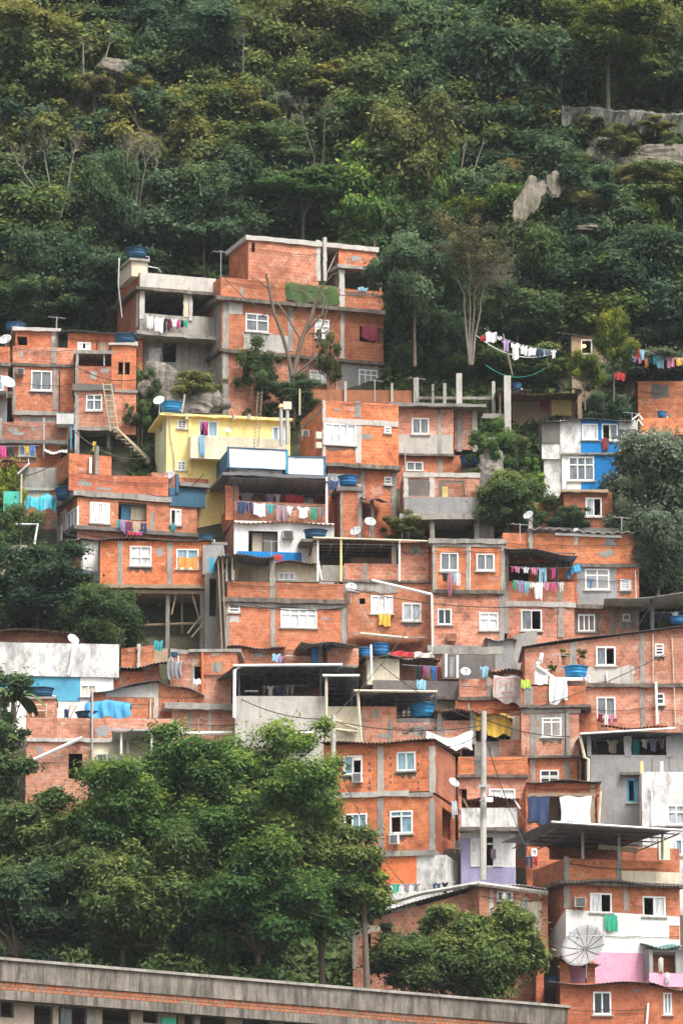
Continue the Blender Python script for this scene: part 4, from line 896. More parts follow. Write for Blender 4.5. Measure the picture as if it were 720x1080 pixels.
# ---- white and blue house
h = House('white house with a bright blue square painted round its windows, on the right slope', 571, 443, 520, k=0.02, name='painted_house', group=None, ext=2)
h.block(571, 590, 444, 467, 2.5, 'concrete_dark', side='concrete_dark', floor=False); h.block(571, 591, 467, 484, 2.4, 'white_stained', v=.06, roof=False); h.block(573, 593, 484, 516, 2.4, 'white_stained', v=.2, g=True, roof=False)
h.block(590, 672, 443, 479, 4, 'white_stained', wins=[W(613, 447, 630, 464, 2, g='white'), W(634, 447, 651, 465, 2, op=(0,), g='light')], roof=False)
WB = [((612, 443, 613, 477)), ((630, 443, 634, 477)), ((651, 443, 652.5, 477))]
h.front(612, 652, 443, 477.5, 'blue_paint', v=-.02, t=.02, wins=[HO(613, 447, 630, 464), HO(634, 447, 651, 465)], name='painted_panel')
h.sheet(570, 668, 442, -.35, 4, .35, 'dark_roof'); garment(h, 634, 462, 641.5, 474, -.12, 'towel', 'dark red', 'dark red towel under the upper window of the white and blue house'); h.patch(650, 670, 452, 474, 'concrete_dark')
h.block(592, 648, 479, 517, 3.8, 'white_paint', v=.05, wins=[W(599, 482, 626, 507, 3, .28, g='light')], g=True); h.ledge(592, 654, 477.5, 479.5, .1, 3.8, mat='concrete')
h.front(612, 648, 480, 516, 'blue_paint', v=.03, t=.018, wins=[HO(611.9, 480.5, 626.2, 507)], name='painted_panel'); h.block(648, 668, 488, 512, 2, 'white_paint', v=.6, g=True, wins=[W(649, 490, 658, 506, 2, g='light')])
h = House('low brick house with small white window tucked under the white and blue house', 594, 518, 556, k=0.02, ext=2)
h.block(594, 645, 519, 556, 3, 'brick_red', g=True, wins=[W(617, 525, 634, 545, 2, op=(1,), g='light')]); h.ledge(592, 640, 517, 520, .3, 3, mat='tan_wood')
h = House('brick house half hidden by the gray crowned tree at the right edge', 672, 401, 458, k=0.0, ext=2)
h.block(672, 760, 402, 438, 4, 'brick_orange', v=1.5, wins=[HO(688, 407, 702, 417)], g=True); h.block(674, 760, 441, 458, 4, 'brick_bright', v=0); h.block(676, 760, 458, 500, 4, 'brick_pink', v=.2, g=True, wins=[HO(690, 466, 704, 478)]); h.ledge(672, 700, 459, 462, .5, 2, mat='concrete_light'); h.patch(687, 704, 405, 419, 'concrete_dark', v=1.5)
for q in (443, 449): h.tube('pipe_bend', [(666, q, -.2), (673, q - 6, -.2), (677, q, -.2)], .06, 'white_frame')
tank_on(h, 692, 703, 434, 440, .8, 'small bright blue tank lid on the brick house at the right edge')
h = House('brick shed in the bushes between the concrete frame and the white and blue house', 508, 505, 560, k=0.05, ext=2, name='shed', cat='shed', group=None)
h.block(503, 520, 500, 545, 2, 'concrete_dark', g=True); h.block(535, 596, 530, 570, 2.5, 'brick_red', v=1, g=True)
# ---- M5 back parapet and right house
h = House('orange house with a long parapet, broken white roofing and big window in gray plaster', 557, 562, 670, k=0.05, ext=3, dY=1.6)
h.block(530, 673, 562, 594, 4.6, 'brick_bright', par=1.0, side='brick_orange'); h.ledge(556, 674, 594, 598, .12, 4.5); h.block(557, 673, 598, 640, 4.5, 'brick_orange', v=.05, wins=[W(616.5, 600, 642, 622, 2, .25, op=(0,), g='light'), W(653.5, 611, 665, 622, 1, g='white', rows=3)], roof=False)
h.patch(608, 650, 597, 640, 'plaster_gray', v=.05); h.ledge(602, 676, 638, 642, .25, 4.5); h.block(590, 673, 641, 676, 4.4, 'brick_pink', v=.1, g=True, wins=[W(609, 648, 627, 666, 3, g='cream' if 'pane_cream' in MATS else 'white'), W(656, 647.5, 664, 655, 1, g='dark')])
h.patch(604, 632, 646, 669, 'concrete_dark', v=.1); h.patch(652, 672, 646, 663, 'concrete', v=.1, p=.014); h.col(643, 648, 642, 670, v=.1); h.col(605, 609, 557, 575, mat='concrete_light'); h.tube('post', [(670.5, 556, .3), (670.5, 566, .3)], .07, 'gray_metal')
h.sheet(556, 679, 558, -.3, 3, .1, 'pale_roof', ytr=562, amp=.05, pitch=.5); h.tube('roof_plank', [(585, 563, -.1), (655, 566, -.1)], .08, 'white_frame'); h.box('rear_wall', 560, 670, 556, 566, 3.4, 3.5, 'concrete_dark')
h.sheet(598, 613, 609, -1.0, -.1, .5, 'tarp_blue', ytr=600, amp=.02); h.col(557, 561, 545, 594, v=-.1, mat='concrete'); garment(h, 620, 611, 626, 620, .02, 'shirt', 'blue', 'blue shirt inside the half open window in gray plaster')
dish_at(h, 557, 544, -.2, 5.5, 'white dish on a tall post over the black roofed balcony', mat='dish_gray', az=-.5)
# ---- M3 M4 M5 row
h = House('two storey brick house with pair of gray windows upstairs and washing below one, centre right', 456, 570, 690, k=0.06, ext=2.6, dY=.4)
h.block(456, 531, 573, 622, 4.6, 'brick_bright', wins=[W(464, 583, 483, 602, 2, g='gray'), W(502, 584, 521, 602, 2, g='gray')]); h.ledge(454, 533, 568, 573, .12, 4.6, mat='concrete')
for a in ((456, 459.5), (491.5, 496), (528, 532)): h.col(*a, 573, 622)
h.beam(456, 531, 573, 576); h.ledge(456, 531, 622, 626, .1, 4.6); h.block(456, 531, 626, 690, 4.4, 'brick_pink', v=.04, g=True, wins=[W(461, 642, 476, 659, 2, g='dark'), W(505, 646, 525, 665, 2, .28, g='white')], roof=False); h.col(526, 531, 626, 680, v=.04)
h.ledge(456, 532, 681, 688, .3, 4, mat='concrete'); h.box('vent_box', 471, 481, 668, 676, -.25, 0, 'brick_old')
h.tube('gutter', [(392, 612, -.9), (455, 627, -.9)], .07, 'white_frame'); h.tube('downpipe', [(455, 627, -.9), (456, 688, -.9)], .06, 'white_frame')
clothesline(h, (464, 604), (486, 604), -.35, [('shirt','black',465,472,11),('towel','pink',472,476,22),('shirt','light blue',476,480,10),('towel','white',480,485,12)], 'below the left upstairs window, centre right', .01)
h = House('brick house with black roofed balcony strung with washing, right of centre', 531, 580, 668, k=0.07, ext=2.6, dY=.2)
h.block(533, 605, 613, 636, 4.2, 'brick_orange', par=.85, roof='concrete_dark'); h.col(531, 536, 577, 668); h.ledge(533, 606, 634, 639.5, .05, 4, mat='concrete_light'); h.block(534, 605, 639, 672, 4.2, 'brick_pink', v=.03, g=True, wins=[W(549, 643, 571, 665, 2, op=(1,), g='gray')]); h.col(588, 593, 615, 672, v=.0)
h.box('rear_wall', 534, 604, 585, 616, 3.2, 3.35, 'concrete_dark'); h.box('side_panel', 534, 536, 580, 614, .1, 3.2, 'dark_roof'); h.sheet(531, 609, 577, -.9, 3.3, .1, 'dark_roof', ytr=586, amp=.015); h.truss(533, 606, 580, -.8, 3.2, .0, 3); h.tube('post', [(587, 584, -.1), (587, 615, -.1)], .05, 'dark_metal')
h.box('balcony_plants', 542, 548, 604, 613, .2, .5, 'leaf_solid') if 'leaf_solid' in MATS else None
clothesline(h, (537, 597), (606, 598), -.5, [('shirt','hot pink',538,541,5),('shirt','pink',542,549,6),('shirt','white',550,558,6),('shirt','pink',559,567,6),('trousers','light blue',568,576,14),('shirt','hot pink',581,586,9)], 'high on the black roofed balcony', .08)
clothesline(h, (541, 612), (595, 614), -.75, [('towel','green',541,545,10),('shirt','lilac',545,552,12),('towel','light blue',552,557,10),('towel','cream',557,561,7),('shirt','white',561,573,16),('shirt','pink',573,579,9),('shirt','hot pink',580,586,8),('shirt','cream',588,594,9)], 'on the parapet of the black roofed balcony', .08)
# ---- metal roof terrace + M3
h = House('brick house with tan covered terrace above and slanting white gutter, centre', 363, 594, 672, k=0.07, ext=2.6)
h.block(363, 421, 594, 613, 3.6, 'brick_pink', par=.8); h.col(383, 387, 594, 612); h.front(421, 456, 571, 612, 'brick_pink', v=-.02); h.box('cross_wall', 421, 456, 571, 612, .1, 3, 'brick_pink'); h.ledge(361, 456, 611, 614, .08, 4)
h.box('gray_wall', 339, 364, 596, 613, -.02, .14, 'concrete'); h.box('rear_wall', 336, 421, 572, 612, 3.0, 3.2, 'tan_wood'); h.box('low_beam', 366, 414, 572, 578, 1.4, 1.6, 'concrete'); h.box('side_wall', 413, 418, 575, 612, .3, 2.9, 'cream_paint'); h.box('side_wall', 331, 336, 575, 600, .2, 3, 'cream_paint')
h.sheet(330, 460, 567.5, -.6, 3.4, -.05, 'rusty_roof', ytr=571, amp=.02); h.tube('roof_edge', [(330, 567, -.65), (460, 571, -.65)], .05, 'cream_paint'); h.truss(332, 420, 571, -.4, 3.1, -.1, 5, mat='gray_metal')
for x, m_ in ((335, 'white_frame'), (359.5, 'yellow_paint'), (421, 'white_frame')): h.tube('post', [(x, 569, -.4), (x, 613, -.4)], .06, m_)
h.box('bench_clutter', 370, 412, 588, 595, 1.0, 1.6, 'rusty_roof')
h.block(363, 457, 614, 680, 4.2, 'brick_orange', g=True, v=.03, wins=[W(391, 628, 414, 647, 3, g='white'), W(424, 636, 444, 655, 2, g='light'), HO(379, 631, 385, 637)]); h.col(362, 366, 614, 676); h.patch(368, 420, 614, 624, 'concrete')
dish_at(h, 370, 620, -.4, 6, 'gray dish on a long arm against the centre brick wall', mat='dish_gray', az=.1); h.tube('dish_pole', [(372, 625, -.3), (390, 659, -.1)], .03, 'gray_metal'); garment(h, 399, 648, 412, 660, -.12, 'towel', 'yellow', 'mustard cloth under the three pane window of the centre brick house')
h.sheet(372, 450, 670, -1.6, -.1, .35, 'fibre_roof', ytr=674, amp=.02); h.tube('gutter', [(380, 668, -1.7), (430, 673, -1.7)], .07, 'cream_paint')
# ---- M0 front terrace house
h = House('brick house with four pane white window under a tin roofed terrace, left of centre', 240, 613, 682, k=0.13, ext=2.6, dY=-.6)
dd = sd(h, 8)
h.block(240, 363, 613, 631, dd, 'brick_orange', par=.85, side='rusty_roof'); h.col(284.5, 290, 588, 631); h.ledge(238, 365, 630, 635, .2, dd); h.block(240, 364, 635, 682, dd, 'brick_orange', g=True, wins=[W(241, 635, 253, 646, 1, g='gray', rows=3), W(296, 642, 334, 662, 4, .22, g='white')], roof=False, side='concrete')
for a in ((238.5, 242), (285.5, 290), (360, 365)): h.col(*a, 635, 682)
h.beam(240, 364, 635, 639.5, mat='concrete'); h.patch(242, 252, 649, 657, 'concrete_light'); h.sheet(230, 291, 585, -.7, 3.0, -.05, 'fibre_roof', amp=.04); h.col(238.5, 240.5, 588, 613, mat='concrete_light'); h.tube('post', [(245, 588, -.1), (245, 612, -.1)], .05, 'cream_paint'); h.tube('post', [(249, 588, .6), (249, 612, .6)], .1, 'wood')
h.box('inner_wall', 248, 287, 590, 614, 1.4, 1.5, 'cream_paint'); h.box('cupboard', 248, 266, 602, 613, .9, 1.2, 'wood'); h.block(290, 337, 593, 613, 2.2, 'cream_paint', v=.8, g=False, wins=[W(293, 604, 311, 612, 3, g='light', sill=False)]); h.sheet(288, 338, 592, .2, 3, .1, 'rusty_roof', amp=.02)
h.sheet(240, 302, 682, -.5, .3, .1, 'dark_roof', amp=.03); h.tube('downpipe', [(336, 592, .3), (339, 612, .3)], .05, 'white_frame')
h.block(262, 330, 684, 702, 2.4, 'brick_old', v=-.2, g=True, wins=[W(301, 691, 312, 700, 2, g='dark', sill=False)]); h.block(238, 262, 684, 700, 2.4, 'brick_orange', v=-.25, g=True)
garment(h, 287, 690, 296, 698, -.6, 'towel', 'light blue', 'turquoise towel on the low wall under the four pane window'); garment(h, 292, 692, 300, 699, -.62, 'shirt', 'lilac', 'pale lilac shirt on the low wall under the four pane window')
for q in ((236, 580, 700), (232, 590, 705)): h.tube('leaning_pole', [(q[0] - 2, q[1], -.5), (q[0] + 3, q[2], -.5)], .04, 'wood')
h = House('dim gap passage of dark block walls beside the stilt house', 222, 605, 690, k=0.0, name='passage', cat='passage wall', group=None, dY=1, ext=2)
h.block(216, 240, 604, 690, 2, 'concrete_dark', g=True, wins=[HO(221, 610, 228, 650)]); h.box('blue_panel', 221, 226, 588, 604, 0, .2, 'teal_paint'); h.block(214, 236, 575, 606, 2, 'plaster_gray', v=1.0, roof=False)
# ================================================================ lower rows
# ---- white stained house left
h = House('long white house with grime streaked parapet and sky blue wall at the left edge', -20, 677, 738, k=0.10, name='painted_house', group=None, ext=3)
h.block(-20, 126, 677, 712, 4.5, 'white_stained', par=1.0, roof='fibre_roof', side='white_stained', ytr=None); h.block(-20, 120, 712, 742, 4.3, 'white_paint', v=.12, g=True, wins=[W(85, 722, 102, 735, 2, g='light')]); h.front(-20, 85, 713, 738, 'sky_blue_paint', v=.10, t=.02, name='painted_panel'); h.tube('downpipe', [(77, 680, -.1), (75, 700, -.1), (72, 712, -.1)], .06, 'white_frame')
h.sheet(-20, 96, 664, 1.5, 5.5, .3, 'rusty_roof', amp=.03); h.box('roof_block', -20, 92, 666, 679, 2.2, 5, 'brick_old')
dish_at(h, 77, 675, .3, 6.5, 'white satellite dish on the roof of the grime streaked white house', az=.6)
# ---- brick sheds under stilts
h = House('jumble of low brick sheds with sagging roofs under the stilt house', 130, 690, 724, k=0.02, name='shed', cat='shed', group=None, ext=2.5, dY=1.0)
h.block(128, 168, 684, 704, 2, 'brick_orange', v=1.2, g=True, ytr=680); h.block(118, 152, 708, 730, 2, 'brick_orange', v=-.4, g=True); h.block(150, 168, 702, 724, 2, 'brick_pink', v=-.2, g=True); h.sheet(120, 176, 706, -1.0, 1.5, .4, 'fibre_roof', ytr=698)
h.col(145, 148, 679, 704, v=1.0, mat='concrete_light'); h.box('plywood', 163, 177, 684, 700, .2, .3, 'tan_wood')
h = House('brick house with orange corner pole and gray concrete rim under the stilt house', 214, 691, 742, k=-0.04, ext=2.5)
h.block(180, 244, 684, 745, 4.5, 'brick_pink', ytr=691, g=True, wins=[HO(205, 703, 213, 718)]); h.front(180, 226, 684, 690, 'concrete', v=-.03, ytr=688); h.col(202, 205, 695, 730); h.tube('corner_pole', [(213.5, 688, -.15), (213.5, 732, -.15)], .06, 'orange_paint'); h.block(212, 250, 686, 712, 4, 'brick_orange', v=-.1, floor=False, roof=False); h.ledge(200, 252, 684.5, 688, .1, 4, v=-.1, mat='concrete')
tank_on(h, 180, 188, 688, 693, -.5, 'small dark blue tank in front of the sagging sheds', 'tank_dark'); tarp(h, 176, 192, 692, 715, -.8, -.3, 'cloth gray', 'gray cloth bundle hanging on the sheds under the stilt house', 'cloth_bundle'); garment(h, 162, 676, 172, 686, -.9, 'towel', 'teal', 'turquoise cloth on the pole among the sheds'); garment(h, 204, 716, 212, 722, -.5, 'cloth', 'white', 'small white cloth at the dark window by the orange corner pole')
# ---- gable brick house
h = House('brick gable wall with low pitched dark roof edges beside the blue tarp', 165, 719, 775, k=0.08, ext=2.5, dY=.6)
h.front(98, 165, 733, 775, 'brick_orange', ytr=719, toground=True); h.block(165, 214, 719, 775, 4.5, 'brick_orange', ytr=732, g=True); h.col(162.5, 167, 721, 760, mat='concrete_light'); h.front(112, 163, 729, 735, 'concrete_light', v=-.02, ytr=720)
h.sheet(96, 166, 731, -.3, 4, .1, 'dark_roof', ytr=717, amp=.01); h.sheet(166, 216, 717.5, -.3, 4, .1, 'dark_roof', ytr=732, amp=.01)
h = House('low brick building with thick concrete rim left of the steel awnings', 182, 744, 775, k=0.16, ext=2.5)
h.block(182, 262, 748, 790, 3.5, 'brick_pink', g=True); h.ledge(181, 262, 742, 748.5, .4, 3.5, mat='concrete'); h.col(199, 203, 749, 772); h.col(220, 222.5, 749, 772, mat='concrete_light'); h.tube('lower_roof', [(184, 774, -.8), (245, 773, -.8)], .1, 'white_frame')
dish_at(h, 188.5, 770, -.9, 4.4, 'small round white dish over the bright foreground tree', az=-.2)
# ---- left house with tank
h = House('brick house with dark doorway, long white diagonal pole and tank on top, lower left', 28, 757, 835, k=0.04, ext=3)
h.block(28, 184, 757, 780, 4.5, 'brick_pink', par=.8, floor=False); h.block(28, 59, 736, 757, 2.6, 'brick_pink', v=.8, wins=[]); h.ledge(27, 60, 734.5, 737, .1, 2.6, v=.8, mat='concrete'); h.beam(28, 184, 778, 782, mat='concrete_light', p=.06)
h.block(28, 98, 782, 850, 4.3, 'brick_pink', v=.05, g=True, wins=[HO(72.5, 795, 87, 821)], roof=False); h.block(98, 168, 780, 850, 4.2, 'cream_paint', v=.1, g=True, wins=[W(113, 799, 125, 806, 2, g='dark', sill=False)], roof=False); h.tube('diagonal_pole', [(30, 804, -.25), (87, 778, -.25)], .09, 'white_frame')
for x in (28, 57.5, 96): h.col(x, x + 2.5, 740 if x < 90 else 730, 778, mat='brick_pink')
h.tube('post', [(97.5, 728, -.1), (97.5, 838, -.1)], .05, 'gray_metal')
for x in (35, 49): h.tube('rack', [(x, 742, .6), (x, 756, .6)], .05, 'bamboo')
for y in (744, 750): h.tube('rack', [(34, y, .6), (50, y, .6)], .05, 'bamboo')
h.tube('ladder_rail', [(68, 757, .5), (75, 744, .5)], .04, 'bamboo'); h.tube('ladder_rail', [(74, 757, .5), (81, 744, .5)], .04, 'bamboo')
h.sheet(118, 178, 770, -2.2, .2, -.1, 'gray_metal', amp=.012); 
for x in (128, 160, 135): h.tube('awning_post', [(x, 772, -2.0 if x != 135 else -.2), (x, 796, -2.0 if x != 135 else -.2)], .06, 'white_frame')
h.box('awning_edge', 117, 179, 768.5, 770.5, -2.3, -2.15, 'gray_metal')
ac_unit(h, 102, 795, 113, 802, 'white air conditioner on the cream wall lower left', v=.1, mat='white_frame')
tank_on(h, 28, 58, 725.5, 735, 1.8, 'blue lidded tank on the lower left brick house', 'tank_dark'); tank_on(h, 79, 108, 751, 757.5, 1.4, 'low blue basin half under the bright blue tarp', 'tank_dark')
tarp(h, 90, 138, 735, 757, .8, 2.6, 'tarp_blue', 'bright blue tarp draped over the lower left terrace'); garment(h, 68, 748, 73, 757, .3, 'towel', 'navy', 'navy towel left of the bright blue tarp')
# ---- steel awnings and concrete wall
h = House('gray concrete terrace house covered by black steel truss awning, centre', 248, 733, 800, k=0.02, name='concrete_house', group=None, ext=3)
h.block(248, 342, 734, 800, 5.2, 'concrete_light', par=.9, g=True); h.sheet(246, 360, 702, -.4, 6.0, -.05, 'dark_roof', ytr=701, amp=.012, dx0=-1.5, dx1=-.4); h.truss(249, 357, 703, -.3, 5.8, -.05, 7, .22); h.tube('roof_edge', [(246, 702, -.45), (361, 701, -.45)], .07, 'white_frame')
h.tube('downpipe', [(253, 703, -.4), (247.5, 707, -.4), (247, 757, -.4)], .09, 'white_frame')
for x, v in ((252, 0.1), (241, 5.4), (338, .1), (262, 5.5), (300, 5.6)): h.tube('steel_post', [(x, 704 if v < 1 else 716, v), (x, 736 if v < 1 else 745, v)], .06, 'dark_metal')
h.box('rear_wall', 218, 300, 735, 748, 5.6, 5.7, 'concrete_light'); h.sheet(290, 330, 771, -1.2, .0, -.1, 'dark_roof', amp=.02); h.tube('roof_edge', [(272, 774, -1.25), (330, 773, -1.25)], .07, 'white_frame'); h.tube('downpipe', [(321, 774, -1.2), (324, 778, -1.2), (324, 792, -1.2)], .08, 'white_frame')
clothesline(h, (274, 724), (330, 722), 1.0, [('shirt','gray',277,281,9),('shirt','cream',282,289,9),('shirt','navy',290,295,9),('trousers','navy',295,301,10),('shirt','gray',301,305,11),('shirt','gray',305,311,12)], 'under the black steel truss awning', .02); h.tube('bench', [(258, 729, .5), (272, 729, .5)], .05, 'gray_metal')
h = House('beige annex with two diagonal pipes under a second steel awning, centre', 343, 745, 800, k=0.02, name='concrete_house', group=None, ext=3, dY=.4)
h.block(343, 380, 745, 800, 4, 'cream_paint', g=True); h.sheet(341, 379, 713, -1.0, 5.5, -.05, 'dark_roof', amp=.012); h.truss(343, 377, 714, -.9, 5.3, -.05, 3, .2); h.tube('roof_edge', [(340, 712.5, -1.05), (379, 712.5, -1.05)], .07, 'white_frame')
h.tube('post', [(344, 714, -.9), (344, 755, -.9)], .08, 'cream_paint'); h.tube('steel_post', [(371, 715, .1), (371, 745, .1)], .07, 'dark_metal'); h.tube('stay_pipe', [(343, 756, -.2), (377, 769, -.2)], .07, 'cream_paint'); h.tube('stay_pipe', [(343, 768, -.2), (377, 772, -.2)], .07, 'cream_paint')
h = House('pink brick house under a wide steel awning with a blue tank at its end, centre', 381, 745, 790, k=0.01, ext=3)
h.block(381, 418, 745, 790, 4, 'brick_pink', g=True, par=.2); h.block(412, 470, 762, 790, 4, 'brick_pink', v=.03, g=True, wins=[], par=.1); h.col(409.5, 413.5, 760, 785); h.col(446, 450, 764, 784); h.col(381, 383.5, 757, 785)
h.box('tank_shelf', 418, 470, 757.5, 762, .5, 3.5, 'concrete_light'); h.sheet(374, 460, 729, -.8, 5.0, -.15, 'dark_roof', amp=.012, dx0=-1.0, dx1=-1.8); h.truss(378, 457, 730, -.7, 4.6, -.15, 6, .22); h.tube('roof_edge', [(373, 728.5, -.85), (461, 729.5, -.85)], .07, 'cream_paint')
h.tube('post', [(377, 729, -.7), (381, 784, -.7)], .08, 'cream_paint'); h.tube('steel_post', [(459, 731, .1), (459, 758, .1)], .06, 'dark_metal'); h.tube('steel_post', [(423, 745, 3), (423, 760, 3)], .06, 'dark_metal')
tank_on(h, 430, 460, 742, 757, .9, 'big bright blue tank at the right end of the wide steel awning', 'tank_bright')
for q in ((424, 771), (431, 768), (440, 772)): h.patch(q[0], q[0] + 6, q[1], q[1] + 4, 'concrete_dark', v=.03)
# ---- behind: tank shelf, beige hut, grimy parapet
h = House('beige hut with black grimy parapet and two blue tanks behind, above the wide awning', 375, 692, 735, k=0.12, name='concrete_house', group=None, ext=3, dY=1.0)
h.block(387, 421, 694, 722, 3, 'cream_paint', side='cream_paint', g=False, swins=[HO(382, 702, 385, 712)]); h.sheet(384, 424, 691.5, -.4, 3.2, .2, 'fibre_roof', amp=.015); h.front(393, 484, 717, 737, 'concrete_dark', v=-.6, toground=False); h.ledge(393, 484, 735, 738, .7, 3)
h.block(418, 484, 694, 720, 2.5, 'brick_old', v=1.2, floor=False, roof=True); h.sheet(420, 464, 694, .2, 3.2, .1, 'dark_roof', amp=.035); h.block(392, 486, 738, 765, 3, 'cream_paint', v=.1, g=True)
tank_on(h, 377, 392, 683, 693, .6, 'blue tank, left of the pair over the beige hut'); tank_on(h, 391.5, 411, 678.5, 691, 1.0, 'blue tank, right and larger of the pair over the beige hut')
h.tube('downpipe', [(391, 680, -.6), (392, 718, -.6)], .06, 'white_frame'); garment(h, 411, 687, 436, 692.5, -.3, 'towel', 'red', 'long red towel on the rail beside the larger tank of the pair'); garment(h, 436, 688, 458, 693.5, -.3, 'towel', 'cream', 'long cream towel on the rail beside the red one')
clothesline(h, (424, 701), (462, 703), -.5, [('shirt','black',436,445,13),('shirt','hot pink',446,449,12),('towel','mauve',449,453,14),('shirt','blue',454,461,15),('shirt','dark red',461,464,14)], 'above the black grimy parapet', .02); garment(h, 439, 717, 449, 727, -.85, 'towel', 'light blue', 'pale blue cloth hanging over the black grimy parapet')
h.block(345, 378, 683, 702, 3, 'brick_pink', v=.2); h.box('blue_drum', 329, 335, 684, 700, .2, .5, 'tank_blue'); h.tube('hose_coil', [(343, 682, 0), (347, 677, 0), (352, 681, 0), (348, 686, 0), (343, 683, 0)], .05, 'tank_blue')
h.box('pillar', 335, 340, 678, 702, .1, .4, 'concrete_dark', 1); h.sheet(318, 376, 676, -1.2, 3, .2, 'fibre_roof', ytr=679, amp=.015); h.ledge(355, 376, 701, 704, .1, 3, mat='concrete')
h.block(300, 345, 692, 706, 2.2, 'brick_old', v=.5, g=True)
# ---- parapet right with dish and banner
h = House('brick terrace with banner, dish and dark recess, right of the grimy parapet', 484, 713, 760, k=0.0, ext=3, dY=.6)
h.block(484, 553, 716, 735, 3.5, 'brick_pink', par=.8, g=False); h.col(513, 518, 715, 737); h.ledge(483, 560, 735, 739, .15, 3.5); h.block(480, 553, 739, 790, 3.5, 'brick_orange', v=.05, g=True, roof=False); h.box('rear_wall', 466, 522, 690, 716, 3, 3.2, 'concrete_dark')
h.beam(456, 530, 682, 690, v=1.0, mat='concrete'); h.tube('door_frame', [(482, 691, .3), (482, 715, .3)], .07, 'white_frame'); h.box('leaning_door', 474, 481, 693, 714, .4, .5, 'plaster_gray'); h.tube('post', [(470, 690, .2), (470, 714, .2)], .07, 'white_frame')
dish_at(h, 490.5, 709, -.1, 5.6, 'gray dish on the brick terrace beside the leaning door', mat='dish_gray', az=.1, pole=.4); garment(h, 506, 703, 515, 714, -.1, 'shirt', 'light blue', 'light blue shirt hanging beside the gray dish on the brick terrace')
h.block(519, 552, 706, 717, 2, 'brick_pink', v=.8, wins=[W(531, 711, 545, 716, 2, g='gray', sill=False)]); h.sheet(516, 553, 706, .1, 2.5, .1, 'fibre_roof', amp=.04)
rg = garment(h, 519.5, 713, 549, 741, -.3, 'rug', 'cream', 'large cream rug with pink border hung over the brick terrace wall'); garment(h, 549, 717, 559, 726, -5.2, 'towel', 'lime', 'lime green towel right of the large cream rug')
for (a_, b_, c_, d_) in ((-.58, .58, -.16, -.12), (-.58, .58, -1.10, -1.06), (-.58, -.54, -1.10, -.12), (.54, .58, -1.10, -.12), (-.34, -.30, -.55, -.28), (-.05, -.01, -.60, -.25), (-.30, -.05, -.42, -.38), (.18, .22, -.55, -.28), (-.3, .3, -.85, -.80)): MB().box(a_, b_, -.085, -.075, c_, d_).build('border_stripe', 'cloth pink', rg)
h = House('gray corrugated cabin with dark slot window above the hung rug', 514, 675, 712, k=0.05, name='cabin', cat='cabin', group=None, ext=2, dY=1)
h.block(514, 541, 675, 710, 2.5, 'plaster_gray', wins=[HO(516.5, 687, 521.5, 703)], floor=False); h.sheet(512, 545, 674, -.3, 2.8, .3, 'dark_roof', amp=.03); h.block(541, 566, 670, 712, 2.2, 'concrete', v=.2, ytr=664); h.block(538, 562, 668, 692, 2.2, 'brick_orange', v=.6); h.tube('downpipe', [(550, 686, -.3), (556, 718, -.3)], .07, 'white_frame')
# ---- yellow curtain bay
h = House('brick terrace with yellow curtain and sagging roof behind the tall light pole', 460, 748, 800, k=0.02, ext=3, dY=.3)
h.block(500, 556, 782, 800, 3.5, 'concrete', par=.7); h.front(526, 556, 780, 800, 'brick_pink', v=-.02); h.box('rear_wall', 470, 556, 748, 790, 3.0, 3.2, 'brick_red'); h.block(466, 498, 760, 790, 2.8, 'brick_pink', v=.1); h.col(495.5, 501, 750, 785, mat='concrete_light'); h.col(461, 466, 752, 785); h.box('side_wall', 538, 548, 755, 782, .1, 2.8, 'cream_paint')
h.sheet(458, 500, 747, -.7, 3, .2, 'rusty_roof', ytr=749, amp=.03); h.sheet(498, 541, 749, -.7, 3, .1, 'rusty_roof', ytr=757, amp=.03)
garment(h, 501, 755, 514, 769, -.3, 'curtain', 'yellow', 'short yellow curtain left of the tall light pole'); garment(h, 513, 753, 538, 776, -.32, 'curtain', 'yellow', 'wide yellow curtain hanging in the brick terrace')
clothesline(h, (500, 773), (546, 773), .4, [('shirt','gray',502,508,10),('trousers','navy',514,521,9),('shirt','maroon',522,528,8),('trousers','navy',530,537,8),('shirt','black',541,546,8)], 'behind the wide yellow curtain', .02)
tarp(h, 449, 498, 769, 790, -1.5, .4, 'white_frame', 'white sheet lying rumpled on the roof beside the bright orange house', 'roof_sheet_cover', .5, .6)
h = House('orange block band over a brick flat with white curtained window, behind the light pole', 483, 796, 860, k=0.0, ext=3)
h.block(483, 556, 798, 818, 3.5, 'brick_bright', par=.5); h.col(500, 508, 797, 818, mat='concrete_dark'); h.ledge(482, 556, 817, 820, .12, 3.5); h.block(483, 556, 820, 870, 3.4, 'brick_pink', v=.06, g=True, wins=[W(515, 832, 543, 843, 2, g='white'), HO(482.5, 832, 492, 852)]); h.block(544, 556, 843, 930, 2, 'brick_orange', v=-.4, g=True); h.patch(545, 552, 872, 905, 'concrete_dark', v=-.4)
